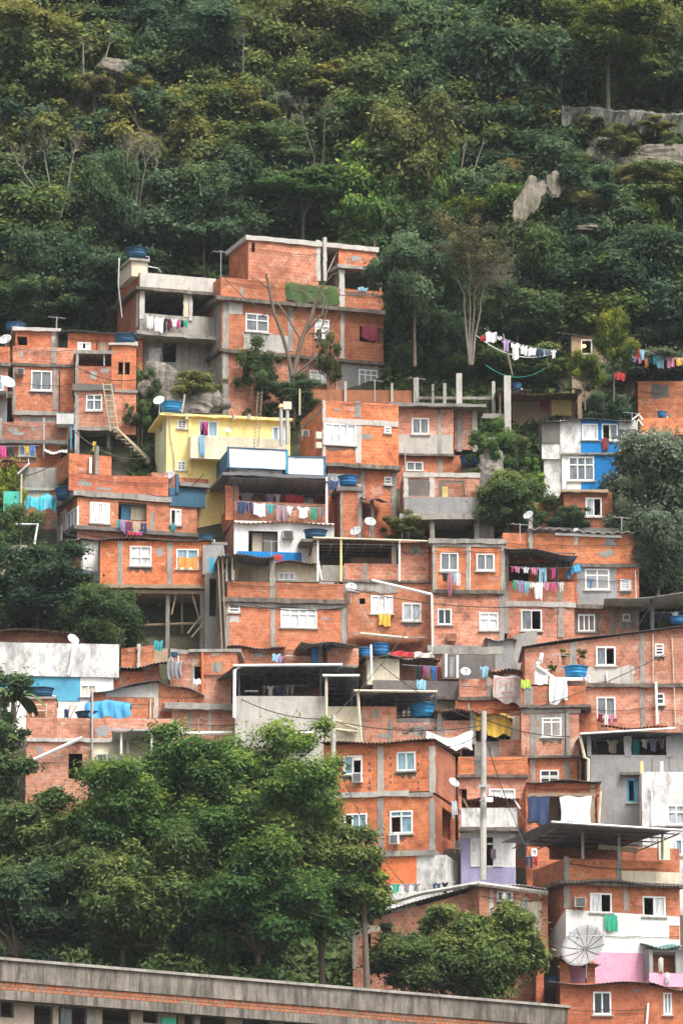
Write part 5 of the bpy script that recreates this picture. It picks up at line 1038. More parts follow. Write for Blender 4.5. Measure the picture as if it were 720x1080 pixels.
# ---- M6
h = House('bright orange two storey house with four windows and orange painted base, in front centre', 341, 785, 945, k=-0.24, ext=2, Y=depth(935))
dd = sd(h, 27)
h.block(341, 456, 786, 838, dd, 'brick_bright', side='brick_red', wins=[W(362, 797, 382, 817, 2, op=(1,), g='blue'), W(418, 793, 438, 813, 2, op=(), g='blue')], roof=False); h.sheet(338, 458, 784, -.35, dd + .2, .15, 'rusty_roof', amp=.035, over=.05)
h.ledge(352, 430, 836, 842, .05, dd, mat='concrete_light'); h.beam(428, 456, 836, 841, mat='concrete')
h.block(345, 456, 841, 905, dd - .1, 'brick_bright', side='brick_red', v=.04, wins=[W(363, 858, 387, 881, 3, g='blue', op=(0,)), W(411, 855, 435, 879, 2, .18, op=(0,), g='blue')], swins=[HO(466, 855, 478, 885)], roof=False)
h.block(360, 470, 905, 950, dd - .2, 'white_stained', v=.1, g=True, roof=False); h.front(380, 439, 905, 934, 'orange_paint', v=.08, t=.018, name='painted_panel'); h.ledge(360, 457, 899, 905, .06, dd, mat='concrete')
for a in ((398, 404), (452.5, 458)): h.col(*a, 787, 836, mat='concrete_light')
for a in ((398, 404), (452.5, 458)): h.col(*a, 842, 900, v=.04, mat='concrete')
for x in (358, 389, 411, 440):
    for j in range(7): h.box('block_hole', x, x + 1.3, 792 + j * 6.4, 794.6 + j * 6.4, -.012, .01, 'rubber') if (j + x) % 3 else None
ac_unit(h, 371, 815, 381, 825, 'white air conditioner under the upper left window of the bright orange house', mat='white_frame'); ac_unit(h, 410, 880, 419.5, 890, 'white air conditioner under the lower right window of the bright orange house', mat='white_frame')
dish_at(h, 478, 826, -.4, 6, 'gray dish at the corner of the bright orange house', mat='dish_gray', az=.6, pole=.5); garment(h, 476, 845, 482, 861, -.2, 'towel', 'white', 'white towel on the side wall of the bright orange house')
clothesline(h, (400, 932), (480, 930), -.5, [('shirt','gray',403,411,9),('shirt','green',413,422,10),('shirt','mauve',424,432,8),('shirt','gray',434,442,9),('trousers','navy',456,464,10),('shirt','black',465,472,12)], 'along the base of the bright orange house', .06)
cable((356, 805), (425, 932), h.Y - 1.5, h.Y - 2, 'black cable running down across the bright orange house'); cable((352, 790), (330, 900), h.Y - 1.5, h.Y - 3, 'black cable hanging from the shorter pole')
# ---- lilac house
h = House('narrow lilac and white house with streaked balcony and open white shutters', 486, 850, 938, k=0.0, name='painted_house', group=None, ext=2)
h.block(486, 545, 852, 875, .9, 'white_stained', v=-.9, par=.9, side='white_stained'); h.ledge(485, 546, 872, 876, .02, .9, v=-.9, mat='slab_edge'); h.block(486, 543, 876, 940, 3.5, 'white_paint', g=True, wins=[HO(512.5, 883, 519.5, 913)], v=0)
h.front(486, 495.5, 884, 938, 'lilac_paint', v=-.02, t=.018, name='painted_panel'); h.front(495.5, 543, 914.5, 938, 'lilac_paint', v=-.02, t=.018, name='painted_panel')
for (x0, x1) in ((496, 504), (504.5, 512), (520, 530)): h.box('shutter', x0, x1, 884, 914, -.07, -.005, 'white_frame'); h.box('shutter_panel', x0 + 1.2, x1 - 1.2, 887, 898, -.09, -.07, 'white_paint'); h.box('shutter_panel', x0 + 1.2, x1 - 1.2, 901, 911, -.09, -.07, 'white_paint')
h.box('rear_wall', 490, 545, 843, 853, .6, .7, 'brick_old'); h.sheet(487, 548, 841, -1.1, 1.0, .1, 'rusty_roof', amp=.02); h.tube('roof_stay', [(488, 842, -1), (493, 852, -1)], .04, 'wood'); h.tube('roof_stay', [(541, 842, -1), (548, 853, -1)], .04, 'white_frame'); h.box('window_bar', 512.5, 519.5, 889, 891, .05, .1, 'white_frame')
garment(h, 517, 896, 522.5, 906, -.12, 'cloth', 'mauve', 'mauve cloth hanging at the open shutter of the lilac house')
ac_unit(h, 479, 887, 485.5, 895, 'small gray air conditioner left of the lilac house'); h.box('dark_gap', 470, 486, 895, 935, 1.5, 1.8, 'concrete_dark', 2)
pole(509, 750, 928, 194.0, .16, 'concrete_light', 'utility_pole', 'tall gray concrete light pole in front of the lilac house', 'utility pole', px1=510, taper=.75, arms=((.55, .5),)); pole(351, 754, 850, 194.4, .13, 'concrete_light', 'utility_pole', 'shorter gray pole at the left end of the bright orange house', 'utility pole', px1=351.5, taper=.8)
o = empty('floodlight', P(513, 844, 193.6), .4); tag(o, 'small white floodlight on the tall concrete light pole', 'floodlight'); MB().box(-.15, .25, -.15, .1, -.08, .12).build('housing', 'white_frame', o); MB().tube([(-.15, 0, 0), (-.3, .15, -.02)], .03).build('bracket', 'gray_metal', o)
# ---- right sloping roof house
h = House('wide brick house with roof line rising to the right and two stacked white windows', 553, 684, 792, k=0.0, ext=2.5)
h.block(553, 760, 684, 722, 5, 'brick_pink', ytr=656, side='brick_orange', wins=[W(628, 682, 648.5, 702, 2, op=(1,), g='gray'), W(690, 679, 699.5, 691, 1, rows=3, g='dark')]); h.sheet(550, 762, 681, -.3, 5, .1, 'dark_roof', ytr=653.5, amp=.01)
h.col(600.5, 606.5, 678, 702); h.col(674, 679, 668, 720); h.patch(618, 668, 703, 720, 'concrete_light'); h.ledge(600, 760, 721, 725, .14, 5); h.block(600, 760, 725, 800, 4.8, 'brick_pink', v=.05, g=True, wins=[W(628.5, 735, 648.5, 757, 2, .0, g='light'), W(690, 731, 700, 743, 1, rows=2, g='dark')], roof=False); h.col(675, 680, 727, 768, v=.05)
h.tube('downpipe', [(691, 719, -.15), (692.5, 764, -.15)], .07, 'white_frame'); h.tube('downpipe', [(639, 709, -.1), (640, 720, -.1)], .05, 'white_frame'); h.tube('thin_pipe', [(688, 668, -.1), (688, 719, -.1)], .025, 'cream_paint'); h.tube('thin_pipe', [(708, 672, -.1), (712, 765, -.1)], .025, 'cream_paint')
h.sheet(634, 705, 766, -2.0, -.2, .2, 'brick_old', amp=.03)
clothesline(h, (628, 752), (650, 754), -.4, [('towel','dark red',630,635,9),('towel','white',636,641,10),('shirt','pink',642,648,10)], 'under the lower of the stacked windows', .02)
tank_on(h, 706, 722, 650, 657, .5, 'blue tank cut by the right edge above the rising roof')
# ---- canopy at right
h = House('pale flat canopy on dark posts over a shadowed yard at the right edge', 638, 634, 672, k=-0.03, name='canopy', cat='canopy', group=None, dY=.8)
h.sheet(637, 760, 632, -1.5, 3.5, .05, 'pale_roof', ytr=622, amp=.008); h.tube('steel_post', [(687, 630, -.8), (687, 668, -.8)], .12, 'dark_metal'); h.tube('steel_post', [(664, 632, 3), (664, 668, 3)], .09, 'dark_metal'); h.box('rear_wall', 690, 760, 640, 675, 4, 4.2, 'concrete_dark')
clothesline(h, (688, 646), (722, 645), 0, [('towel','navy',690,694,8),('shirt','brown',694,699,7),('trousers','navy',700,706,8),('shirt','white',708,715,8)], 'under the pale flat canopy', .02)
# ---- R2 block with table and tank
h = House('brick corner tower with white sheet over its parapet and blue tank on top, lower right', 549, 722, 835, k=-0.06, ext=2.5, dY=-.4)
dd = 4.5
h.block(549, 617, 724, 744, dd, 'brick_orange', par=.8, side='brick_pink'); h.col(552, 562, 724, 744, mat='concrete'); h.ledge(548, 619, 744, 747, .18, dd); h.block(549, 610, 747, 797, dd, 'brick_pink', wins=[W(571, 757, 591.5, 777, 2, .15, g='white')], side='brick_pink', roof=False)
h.block(606, 629, 752, 798, 3.5, 'brick_orange', v=.8, g=True); 
for a in ((559, 565), (594, 600)): h.col(*a, 748, 798)
h.beam(551, 612, 748, 752, mat='concrete'); h.patch(566, 596, 752, 781, 'concrete'); h.ledge(553, 614, 797, 800, .15, dd); h.block(555, 612, 800, 850, dd - .2, 'brick_orange', v=.08, g=True, wins=[W(569, 812, 589, 829, 2, .3, g='dark', rows=2)], roof=False)
for a in ((559, 564), (595, 600)): h.col(*a, 801, 830, v=.08)
garment(h, 578.5, 716, 598, 741, -.12, 'sheet', 'white', 'white sheet hanging over the parapet of the brick corner tower')
tank_on(h, 593, 620.5, 702.5, 714.5, .8, 'wide blue tank on the brick corner tower at the right', 'tank_bright'); h.box('tank_table', 580, 618, 714.5, 718, .3, 2.4, 'white_frame')
o = empty('white_table', h.world(572, 722, .5), h.a); tag(o, 'overturned white plastic table and chair frame left of the wide blue tank', 'table')
u = lambda x: (x - 572) / 22.0
for (xa, ya, xb, yb2) in ((565, 722, 565, 700), (565, 702, 586, 716), (570, 696, 571, 688), (565, 700, 571, 696), (575, 722, 576, 708)): MB().tube([(u(xa), 0, (722 - ya) / 22), (u(xb), .2, (722 - yb2) / 22)], .09, 6).build('leg', 'white_frame', o)
MB().box(u(564), u(577), .1, .2, 0, .75).build('tabletop', 'white_frame', o)
for i, x in enumerate((583, 596, 612)):
    o = empty('potted_plant', h.world(x, 715 if i == 0 else 701, 1.6)); tag(o, ('leafy', 'yellowish', 'smallest')[i] + ' potted plant behind the wide blue tank, ' + ('leftmost', 'middle', 'rightmost')[i], 'plant'); MB().lathe([(.01, 0), (.14, 0), (.18, .3), (.01, .3)], 10).build('pot', 'clay_tile', o); PLANTS = globals().setdefault('PLANTS', []); PLANTS.append((o, .35))
# ---- shed with curtain and sheet
h = House('brick recess with dark curtain and big white sheet under a flat roof', 556, 824, 900, k=0.0, ext=2.5, dY=-.3, name='shed', cat='shed', group=None)
h.front(556, 632, 826, 838, 'brick_red', v=.02); h.beam(556, 628, 836, 840, mat='tan_wood'); h.box('rear_wall', 556, 632, 828, 875, 2.4, 2.6, 'plaster_gray'); h.front(556, 632, 868, 900, 'brick_orange', toground=True); h.sheet(555, 634, 823, -.4, 2.8, .1, 'fibre_roof', amp=.01); h.col(622, 627, 828, 872, mat='tan_wood', p=0); h.col(554, 557, 828, 900, mat='brick_orange', p=0); h.box('side_wall', 629, 632, 828, 895, .1, 2.4, 'brick_orange')
h.box('door', 577, 588, 841, 870, 2.0, 2.1, 'tan_wood'); garment(h, 556.5, 840, 579, 868, -.08, 'curtain', 'navy', 'dark pleated curtain closing the left of the brick recess'); garment(h, 590, 840, 623, 872, -.35, 'sheet', 'white', 'big white bed sheet drying in front of the brick recess'); h.tube('white_pole', [(633, 835, -.3), (631, 870, -.3)], .06, 'cream_paint')
h.block(555, 567, 870, 935, 2, 'brick_orange', v=-1.2, g=True, wins=[W(560, 895, 566, 903, 1, g='light', sill=False)], dt=1); clothesline(h, (554, 903), (568, 903), -1.5, [('trousers','navy',554,561,10),('shirt','red',562,567,10)], 'beside the brick corner under the big steel awning', .01)
# ---- gray house
h = House('gray rendered house with open upper gallery of washing, right edge', 622, 774, 890, k=0.04, name='concrete_house', group=None, ext=2.5)
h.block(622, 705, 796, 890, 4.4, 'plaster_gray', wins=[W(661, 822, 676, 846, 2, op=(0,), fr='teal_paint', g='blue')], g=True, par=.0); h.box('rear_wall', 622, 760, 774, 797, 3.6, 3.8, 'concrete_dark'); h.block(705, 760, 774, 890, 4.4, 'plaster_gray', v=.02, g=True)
h.sheet(612, 762, 773, -.6, 4.6, .1, 'dark_roof', ytr=770, amp=.01); h.tube('roof_edge', [(611, 774, -.65), (712, 768, -.65)], .05, 'white_frame')
for a in ((619, 623), (658, 665), (702, 708)): h.col(*a, 776, 798, mat='plaster_gray')
h.tube('downpipe', [(611, 776, -.3), (616, 799, -.3), (620, 801, -.3), (620, 830, -.2)], .08, 'cream_paint'); h.ledge(660, 682, 815, 818, .3, .1, mat='slab_edge')
clothesline(h, (622, 781), (700, 779), .8, [('trousers','navy',624,628,11),('shirt','beige',640,651,14),('towel','teal',667,673,14),('shirt','white',676,682,10),('shirt','lilac',684,692,12),('shirt','pink',694,701,11)], 'in the open gallery of the gray house', .03)
h = House('pale gray white house with chipped wall and single white window at the right edge', 676, 814, 900, k=0.02, name='painted_house', group=None, ext=2.5, dY=-.9)
h.block(676, 770, 814, 910, 3.4, 'white_stained', g=True, wins=[W(703, 849, 722, 870, 2, .3, g='light'), W(711, 885, 726, 902, 2, g='blue')]); h.tube('thin_pipe', [(686.5, 832, -.1), (687, 880, -.1)], .03, 'white_frame')
for x, c in ((676, 'yellow_paint'), (697, 'white_frame')): h.tube('pipe_stub', [(x, 803, .1), (x, 816, .1)], .09, c)
h.tube('mast', [(687, 799, .2), (687, 816, .2)], .03, 'rusty_roof')
# ---- R4
h = House('brick house painted white and pink below with big black steel awning, lower right', 596, 905, 1045, k=0.28, ext=2)
dd = sd(h, 30)
h.block(596, 716, 905, 930, dd, 'brick_bright', side='brick_orange', par=1.0); h.front(652, 716, 918, 930, 'cream_paint', v=-.02, t=.018, name='painted_panel'); h.col(595, 600, 903, 930); h.col(650, 654.5, 905, 930); h.ledge(594, 718, 929, 933, .3, dd, mat='slab_edge'); h.sheet(594, 718, 929, -.4, .0, .12, 'fibre_roof', amp=.03)
h.block(596, 716, 933, 1045, dd - .2, 'brick_orange', side='brick_orange', v=.06, g=True, roof=False, wins=[W(621.5, 942, 644.5, 963, 2, op=(1,), g='white'), W(677, 945.5, 701, 967, 2, op=(0,), g='white')])
h.col(595, 600.5, 934, 958, v=.06); h.col(657, 662, 938, 960, v=.06); h.front(596, 716, 959, 1003, 'white_paint', v=.035, t=.022, name='painted_panel', wins=[HO(705, 976, 716, 991), HO(621.5, 942, 644.5, 963), HO(677, 945.5, 701, 967)], ytr=967); h.front(596, 685, 1003, 1040, 'pink_paint', v=.033, t=.024, name='painted_panel')
Ms_ = MB(); q0 = h.vz(566, 995, 0); q1 = h.uz(596, 959)[1]; q2 = h.uz(596, 1003)[1]; Ms_.add([(-.02, 0.1, q2), (-.02, 0.1, q1), (-.02, dd - .3, q0[1] - .6), (-.02, dd - .3, q0[1] - 1.5)], [(0, 1, 2, 3)]); Ms_.build('painted_panel', 'white_paint', h.root)
ac_unit(h, 606, 946, 618, 956, 'gray air conditioner left of the green towel in the lower right', mat='concrete_light'); garment(h, 637, 965, 650.5, 982, -.1, 'towel', 'green', 'emerald green towel hanging below a window on the white and pink house')
h.sheet(581, 722, 867.5, -2.2, 4.6, -.1, 'dark_roof', amp=.012, dx0=-.2, dx1=-.9); h.truss(586, 716, 868, -2.0, 4.3, -.1, 5, .25); h.tube('roof_edge', [(581, 867, -2.25), (722, 876, -2.25)], .06, 'gray_metal'); h.box('rear_wall', 580, 716, 890, 906, 4.0, 4.2, 'brick_red')
for x, v in ((614, -.1), (652, -.1), (698, -.1)): h.tube('steel_post', [(x, 872, v), (x, 906, v)], .07, 'gray_metal')
h.tube('white_beam', [(631, 893, .8), (672, 897, .8)], .12, 'cream_paint'); h.box('pale_panel', 694, 706, 885, 907, 1.6, 1.8, 'cream_paint')
h.block(684, 725, 1001, 1030, 1.2, 'plaster_gray', v=-.8, wins=[HO(688, 1004, 712, 1026)], floor=False); h.front(684, 730, 1026, 1040, 'pink_paint', v=-.84, t=.03, name='painted_panel'); h.sheet(683, 726, 998, -1.1, .1, .2, 'teal_roof', amp=.03); garment(h, 694, 1010, 699, 1025, -.9, 'curtain', 'cream', 'cream curtain in the pink porch at the lower right corner'); garment(h, 701, 1026, 706, 1037, -1.0, 'towel', 'white', 'white towel over the pink porch wall')
h = House('red brick house with gray windows and thin flat roof in the lower right corner', 684, 1037, 1090, k=-0.0, ext=2, Y=188.3)
h.block(590, 684, 1037, 1110, 4, 'brick_red', g=True, wins=[W(625, 1046, 644, 1070, 2, g='dark')], roof=False); h.block(684, 760, 1039, 1110, 4, 'brick_orange', g=True, v=.1, wins=[W(699, 1047, 708, 1070, 2, g='light')], ytr=1052, roof=False); h.sheet(578, 686, 1036.5, -.35, 4, .15, 'fibre_roof', amp=.015); h.sheet(684, 762, 1037, -.25, 4, .15, 'fibre_roof', ytr=1050, amp=.015); h.tube('downpipe', [(683, 1058, -.1), (681, 1085, -.1)], .05, 'white_frame')
h = House('little brick porch with two square piers and blue tank inside, left of the giant dish', 574, 1006, 1040, k=0.12, ext=1.2, name='porch', cat='porch', group=None, Y=190.6)
for x0, x1 in ((565, 573), (590, 601), (618, 627)): h.box('pier', x0, x1, 1008 if x0 < 580 else 1014, 1040, 0, .4, 'brick_orange', 2)
h.sheet(560, 633, 1004, -.3, 2.2, .0, 'rusty_roof', ytr=1019, amp=.02); h.box('rear_wall', 566, 628, 1012, 1044, 1.9, 2.1, 'concrete_dark', 2)
tank_on(h, 574, 590, 1030, 1040, .6, 'dark blue tank inside the little brick porch', 'tank_dark')
dish(P(617, 1001, 189.6), 1.05, -.5, .5, 'giant mesh dish with ribs in front of the pink wall', 'mesh_dish', pole=1.3, ribs=True, arm=False)
# ---- peaked front house
h = House('low pink brick house with pale ridge roof peaking behind the dark shrubs', 505, 934, 1010, k=0.35, Y=191.8, ext=2)
h.block(505, 577, 935, 1012, 6.5, 'brick_pink', side='brick_pink', g=True, roof=False, wins=[W(523.5, 940, 540, 950, 3, g='dark', op=(1,))]); h.col(516, 520, 938, 985, mat='concrete_light'); h.col(552, 556, 946, 1000, mat='concrete_light'); h.patch(545, 570, 950, 985, 'cream_paint')
h.tube('roof_edge', [(504, 932, -.4), (577, 932 + 10, -.4)], .11, 'concrete_light'); h.sheet(501, 577, 932.5, -.35, 1.0, .12, 'pale_roof', amp=.03)
h = House('long brick shed wall with curved pale roof and dark slot openings, behind the dark shrubs', 372, 972, 1022, k=-0.28, Y=194.2, ext=3, name='brick_shed', cat='shed', group=None)
h.block(372, 506, 974, 1030, 3.5, 'brick_pink', ytr=938, g=True, roof=False, wins=[HO(455, 948, 480, 953), HO(383, 985, 391, 1000)]); h.sheet(368, 506, 970, -.3, 3.4, .1, 'pale_roof', ytr=932, amp=.02); h.tube('roof_edge', [(366, 972, -.35), (400, 955, -.38), (445, 942, -.38), (506, 931.5, -.35)], .11, 'concrete_light'); h.col(372, 376, 985, 1022, mat='concrete'); h.patch(374, 400, 976, 984, 'cream_paint')
tarp(h, 412, 438, 952, 964, .2, 1.2, 'dish_white', 'pale bundle lying on the pale roof edge beside the orange painted base', 'bundle', .3, .2)
# ---- long foreground building
h = House('long weathered concrete building with brick strip and row of dark openings, along the bottom', 0, 1010, 1075, k=0.86, Y=168.0, name='concrete_building', cat='building', group=None, ext=6)
wn = [HO(1, 1058, 15, 1073), HO(36, 1060, 56, 1110), HO(62, 1061, 92, 1112), HO(108, 1064, 138, 1115), HO(151, 1066, 167, 1079), HO(186, 1067, 205, 1115), HO(211, 1068, 239, 1118), HO(256, 1071, 285, 1120), HO(299, 1073, 314, 1086), HO(334, 1075, 355, 1120), HO(372, 1077, 398, 1120), HO(420, 1079, 440, 1120)]
wn2 = []
for w in wn:
    x0, y0, x1, y1 = w['r']; wn2.append(HO(x0, y0 - 1, x1, min(y1, y0 + 60)))
h.block(-30, 616, 1048, 1140, 4.0, 'tan_wall', wins=wn2, side='tan_wall', floor=True, v=.3, roof=True, back=True)
u0, z1 = h.uz(-30, 1008, 0); 
h.front(-30, 611, 1008, 1032, 'concrete_streaked', v=0.15, name='parapet_wall'); h.front(-30, 613, 1032, 1041, 'clay_strip', v=.22, name='brick_strip'); h.box('canopy_slab', -34, 622, 1041, 1051, -.28, 4.4, 'concrete_streaked'); h.box('coping', -30, 611, 1006.5, 1009.5, .05, .5, 'concrete')
for x0, x1 in ((92, 100), (205, 211), (398, 408), (285, 292)): h.col(x0, x1, 1056, 1120, v=.3, mat='concrete', ext=1)
for i_, (x0, y0, x1) in enumerate(((38, 1061, 54), (64, 1062, 90), (110, 1065, 136), (188, 1068, 203), (213, 1069, 237), (258, 1072, 283), (336, 1077, 353))):
    if i_ % 2: h.box('inner_shutter', x0, x0 + (x1 - x0) * .45, y0, y0 + 45, .55, .6, ('wood', 'pane_gray', 'dark_blue_paint')[i_ % 3])
    h.box('lintel', x0 - 3, x1 + 3, y0 - 3.5, y0 - 1, .26, .4, 'concrete')
h.box('green_sign', 171, 186, 1073, 1080, .2, .28, 'cloth green')
# ================================================================ vegetation and ground
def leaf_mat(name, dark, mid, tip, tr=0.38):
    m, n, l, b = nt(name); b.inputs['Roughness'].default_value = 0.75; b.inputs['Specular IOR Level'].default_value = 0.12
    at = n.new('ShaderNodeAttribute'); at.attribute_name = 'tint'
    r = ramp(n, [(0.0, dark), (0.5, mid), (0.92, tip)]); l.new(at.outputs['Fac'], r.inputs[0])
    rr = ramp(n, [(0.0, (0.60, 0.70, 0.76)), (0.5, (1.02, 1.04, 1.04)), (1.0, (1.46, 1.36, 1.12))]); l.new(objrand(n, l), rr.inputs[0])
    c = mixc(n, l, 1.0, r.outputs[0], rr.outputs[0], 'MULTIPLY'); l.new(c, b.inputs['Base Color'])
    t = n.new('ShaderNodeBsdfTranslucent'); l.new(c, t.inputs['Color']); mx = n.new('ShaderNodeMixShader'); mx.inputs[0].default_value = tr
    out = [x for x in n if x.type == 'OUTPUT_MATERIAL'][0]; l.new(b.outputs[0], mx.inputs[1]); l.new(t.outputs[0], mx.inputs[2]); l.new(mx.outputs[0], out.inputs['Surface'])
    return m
leaf_mat('leaf dark', (0.032, 0.062, 0.034), (0.064, 0.112, 0.052), (0.140, 0.185, 0.075))
leaf_mat('leaf green', (0.042, 0.072, 0.026), (0.088, 0.134, 0.044), (0.205, 0.240, 0.072))
leaf_mat('leaf bluish', (0.036, 0.070, 0.040), (0.076, 0.130, 0.068), (0.150, 0.210, 0.120))
leaf_mat('leaf olive', (0.059, 0.070, 0.023), (0.147, 0.156, 0.046), (0.333, 0.307, 0.090))
leaf_mat('leaf yellow', (0.040, 0.070, 0.014), (0.110, 0.150, 0.025), (0.300, 0.300, 0.040))
leaf_mat('leaf bright', (0.032, 0.074, 0.024), (0.080, 0.155, 0.040), (0.235, 0.310, 0.060))
leaf_mat('leaf gray', (0.055, 0.075, 0.048), (0.115, 0.148, 0.090), (0.220, 0.255, 0.165))
leaf_mat('leaf brown', (0.070, 0.064, 0.031), (0.160, 0.134, 0.058), (0.269, 0.224, 0.090))
grimy('bark', (0.16, 0.125, 0.095), 0.6, (0.05, 0.045, 0.035)); grimy('bark_pale', (0.20, 0.175, 0.145), 0.5, (0.12, 0.10, 0.08)); grimy('soil', (0.075, 0.065, 0.042), 0.8, (0.025, 0.035, 0.015), streak=False, thr=.45)
LEAF_OLD = {'dark': 'leaf dark'}
def leaves_mesh(name, pos, nor, size, tint, mat, aspect=0.5, rs=nrs, droop=0.0):
    n = len(pos); nor = nor / (np.linalg.norm(nor, axis=1)[:, None] + 1e-9)
    a = rs.normal(size=(n, 3)); a[:, 2] -= droop; u = a - (a * nor).sum(1)[:, None] * nor; u /= (np.linalg.norm(u, axis=1)[:, None] + 1e-9); w = np.cross(nor, u)
    s = size[:, None]; h = s * 0.5; k = h * aspect
    v = np.empty((n, 4, 3)); v[:, 0] = pos - u * h; v[:, 1] = pos + w * k + u * h * .1 - nor * h * .12; v[:, 2] = pos + u * h; v[:, 3] = pos - w * k + u * h * .1 - nor * h * .12
    me = bpy.data.meshes.new(name); me.vertices.add(4 * n); me.vertices.foreach_set('co', v.reshape(-1).astype(np.float32))
    me.loops.add(4 * n); me.loops.foreach_set('vertex_index', np.arange(4 * n, dtype=np.int32)); me.polygons.add(n)
    me.polygons.foreach_set('loop_start', np.arange(0, 4 * n, 4, dtype=np.int32)); me.update(calc_edges=True)
    at = me.attributes.new('tint', 'FLOAT', 'FACE'); at.data.foreach_set('value', np.clip(tint, 0, 1).astype(np.float32))
    me.materials.append(MATS[mat]); return me
def crown_data(seed, Rx, H, style='broad', nc=40, nl=16000, rmin=.12, rmax=.36):
    rs = np.random.RandomState(seed); C = []; 
    for i in range(nc):
        d = rs.normal(size=3); d /= np.linalg.norm(d); 
        if style == 'layer' and d[2] < -.5: d[2] *= -1
        q = rs.uniform(.35, .88) * (1 + .22 * math.sin(3.1 * math.atan2(d[1], d[0]) + seed) + .16 * math.sin(2.3 * math.atan2(d[2], d[0]) + seed * 1.7))
        wz = 1 + (.18 if d[2] < 0 else -.1) * (-d[2]); c = np.array([d[0] * Rx * q * wz, d[1] * Rx * q * wz, H * .5 + d[2] * H * .5 * q * .95])
        r = Rx * rs.uniform(rmin, rmax); fl = rs.uniform(.55, .85)
        if style == 'layer': fl = rs.uniform(.22, .35); r *= 1.25
        if style == 'sparse': r *= .75
        C.append((c, r, fl, rs.uniform(-.18, .18)))
    wgt = np.array([c[1] ** 2 for c in C]); cnt = (wgt / wgt.sum() * nl).astype(int); P_, Nn, T_ = [], [], []
    for (c, r, fl, tt), k in zip(C, cnt):
        d = rs.normal(size=(k, 3)); d /= np.linalg.norm(d, axis=1)[:, None]; flip = (d[:, 2] < -.2) & (rs.rand(k) < .6); d[flip, 2] *= -1
        rad = r * (rs.rand(k) ** .45) * (1 + .16 * np.sin(d[:, 0] * 5 + c[0] * 3) + .12 * np.sin(d[:, 1] * 7 + c[2]))
        rad = rad * np.where(rs.rand(k) < .16, 1 + .5 * np.abs(rs.normal(size=k)), 1.0); p = c + d * rad[:, None] * np.array([1, 1, fl]); P_.append(p)
        Nn.append(d * .8 + np.array([0, 0, .75]) + rs.normal(size=(k, 3)) * .45)
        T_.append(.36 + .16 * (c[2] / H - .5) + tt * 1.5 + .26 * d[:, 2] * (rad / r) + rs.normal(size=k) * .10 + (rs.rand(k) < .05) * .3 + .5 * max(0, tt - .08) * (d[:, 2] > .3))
    return np.concatenate(P_), np.concatenate(Nn), np.concatenate(T_), C, rs
def trunk_mb(C, H, base_z, r0, rs, limbs=9, topf=.6, lean=0.0):
    mb = MB(); p0 = np.array([0, 0, base_z]); fork = np.array([lean, 0, H * .18]); mid = (p0 + fork) / 2 + rs.uniform(-.15, .15, 3) * np.array([1, 1, 0])
    mb.tube([p0, mid, fork], [r0 * 1.3, r0, r0 * .8], 8)
    idx = rs.choice(len(C), min(limbs, len(C)), replace=False)
    for i in idx:
        c = C[i][0]; a = fork + (c - fork) * .4 + rs.uniform(-.25, .25, 3) + np.array([0, 0, .2]); b = fork + (c - fork) * .75 + rs.uniform(-.2, .2, 3)
        mb.tube([fork - np.array([0, 0, r0 * .5]), a, b, c], [r0 * .55, r0 * .38, r0 * .25, r0 * .1], 6)
        for q in range(3):
            e = c + rs.normal(size=3) * C[i][1] * .8; mb.tube([b, (b + e) / 2 + rs.uniform(-.1, .1, 3), e], [r0 * .2, r0 * .12, r0 * .04], 4)
    return mb
PROTO = {}
def proto(style, i):
    k = (style, i)
    if k not in PROTO:
        seed = 100 + i * 17 + hash(style) % 1 + len(style) * 7; nl = {'broad': 32000, 'layer': 24000, 'sparse': 13000, 'bush': 15000}[style]
        nc = {'broad': 60, 'layer': 40, 'sparse': 34, 'bush': 30}[style]
        p, n_, t, C, rs = crown_data(seed, 4.0, 6.0, style, nc, nl)
        me = leaves_mesh('crown', p, n_, np.abs(rs.normal(.235, .07, len(p))) + .08, t, 'leaf green', .5, rs)
        tm = trunk_mb(C, 6.0, -3.0, .13, rs, 12 if style == 'sparse' else 8).build('trunk', 'bark'); tme = tm.data; bpy.data.objects.remove(tm)
        PROTO[k] = (me, tme)
    return PROTO[k]
TREES = []
def tree(px, py, w, hgt, style='broad', mat='leaf green', var=0, label=None, name='forest_tree', cat='tree', group='trees of the forest slope', Y=None, bark='bark', dY=0.0, rot=None):
    """crown seen centred at (px, py), w x hgt picture units"""
    if Y is None: Y = depth(py + hgt * .42)
    Y += dY; ppm = F / Y; c = P(px, py, Y); Hm = hgt * 1.12 / ppm / .96; Rm = w * 1.1 / ppm / 2
    o = empty(name, (c[0], Y, c[2] - Hm / 2), rot if rot is not None else rnd.uniform(0, 6.28)); tag(o, label, cat, group)
    me, tme = proto(style, var); sx = Rm / 4.0 / .93; sz = Hm / 6.0
    cr = bpy.data.objects.new('crown', me); COL.objects.link(cr); cr.parent = o; cr.scale = (sx, sx, sz); cr.material_slots[0].link = 'OBJECT'; cr.material_slots[0].material = MATS[mat]
    tr = bpy.data.objects.new('trunk', tme); COL.objects.link(tr); tr.parent = o; tr.scale = (sx, sx, sz); tr.material_slots[0].link = 'OBJECT'; tr.material_slots[0].material = MATS[bark]
    TREES.append((o, px, py, w, hgt, mat)); return o
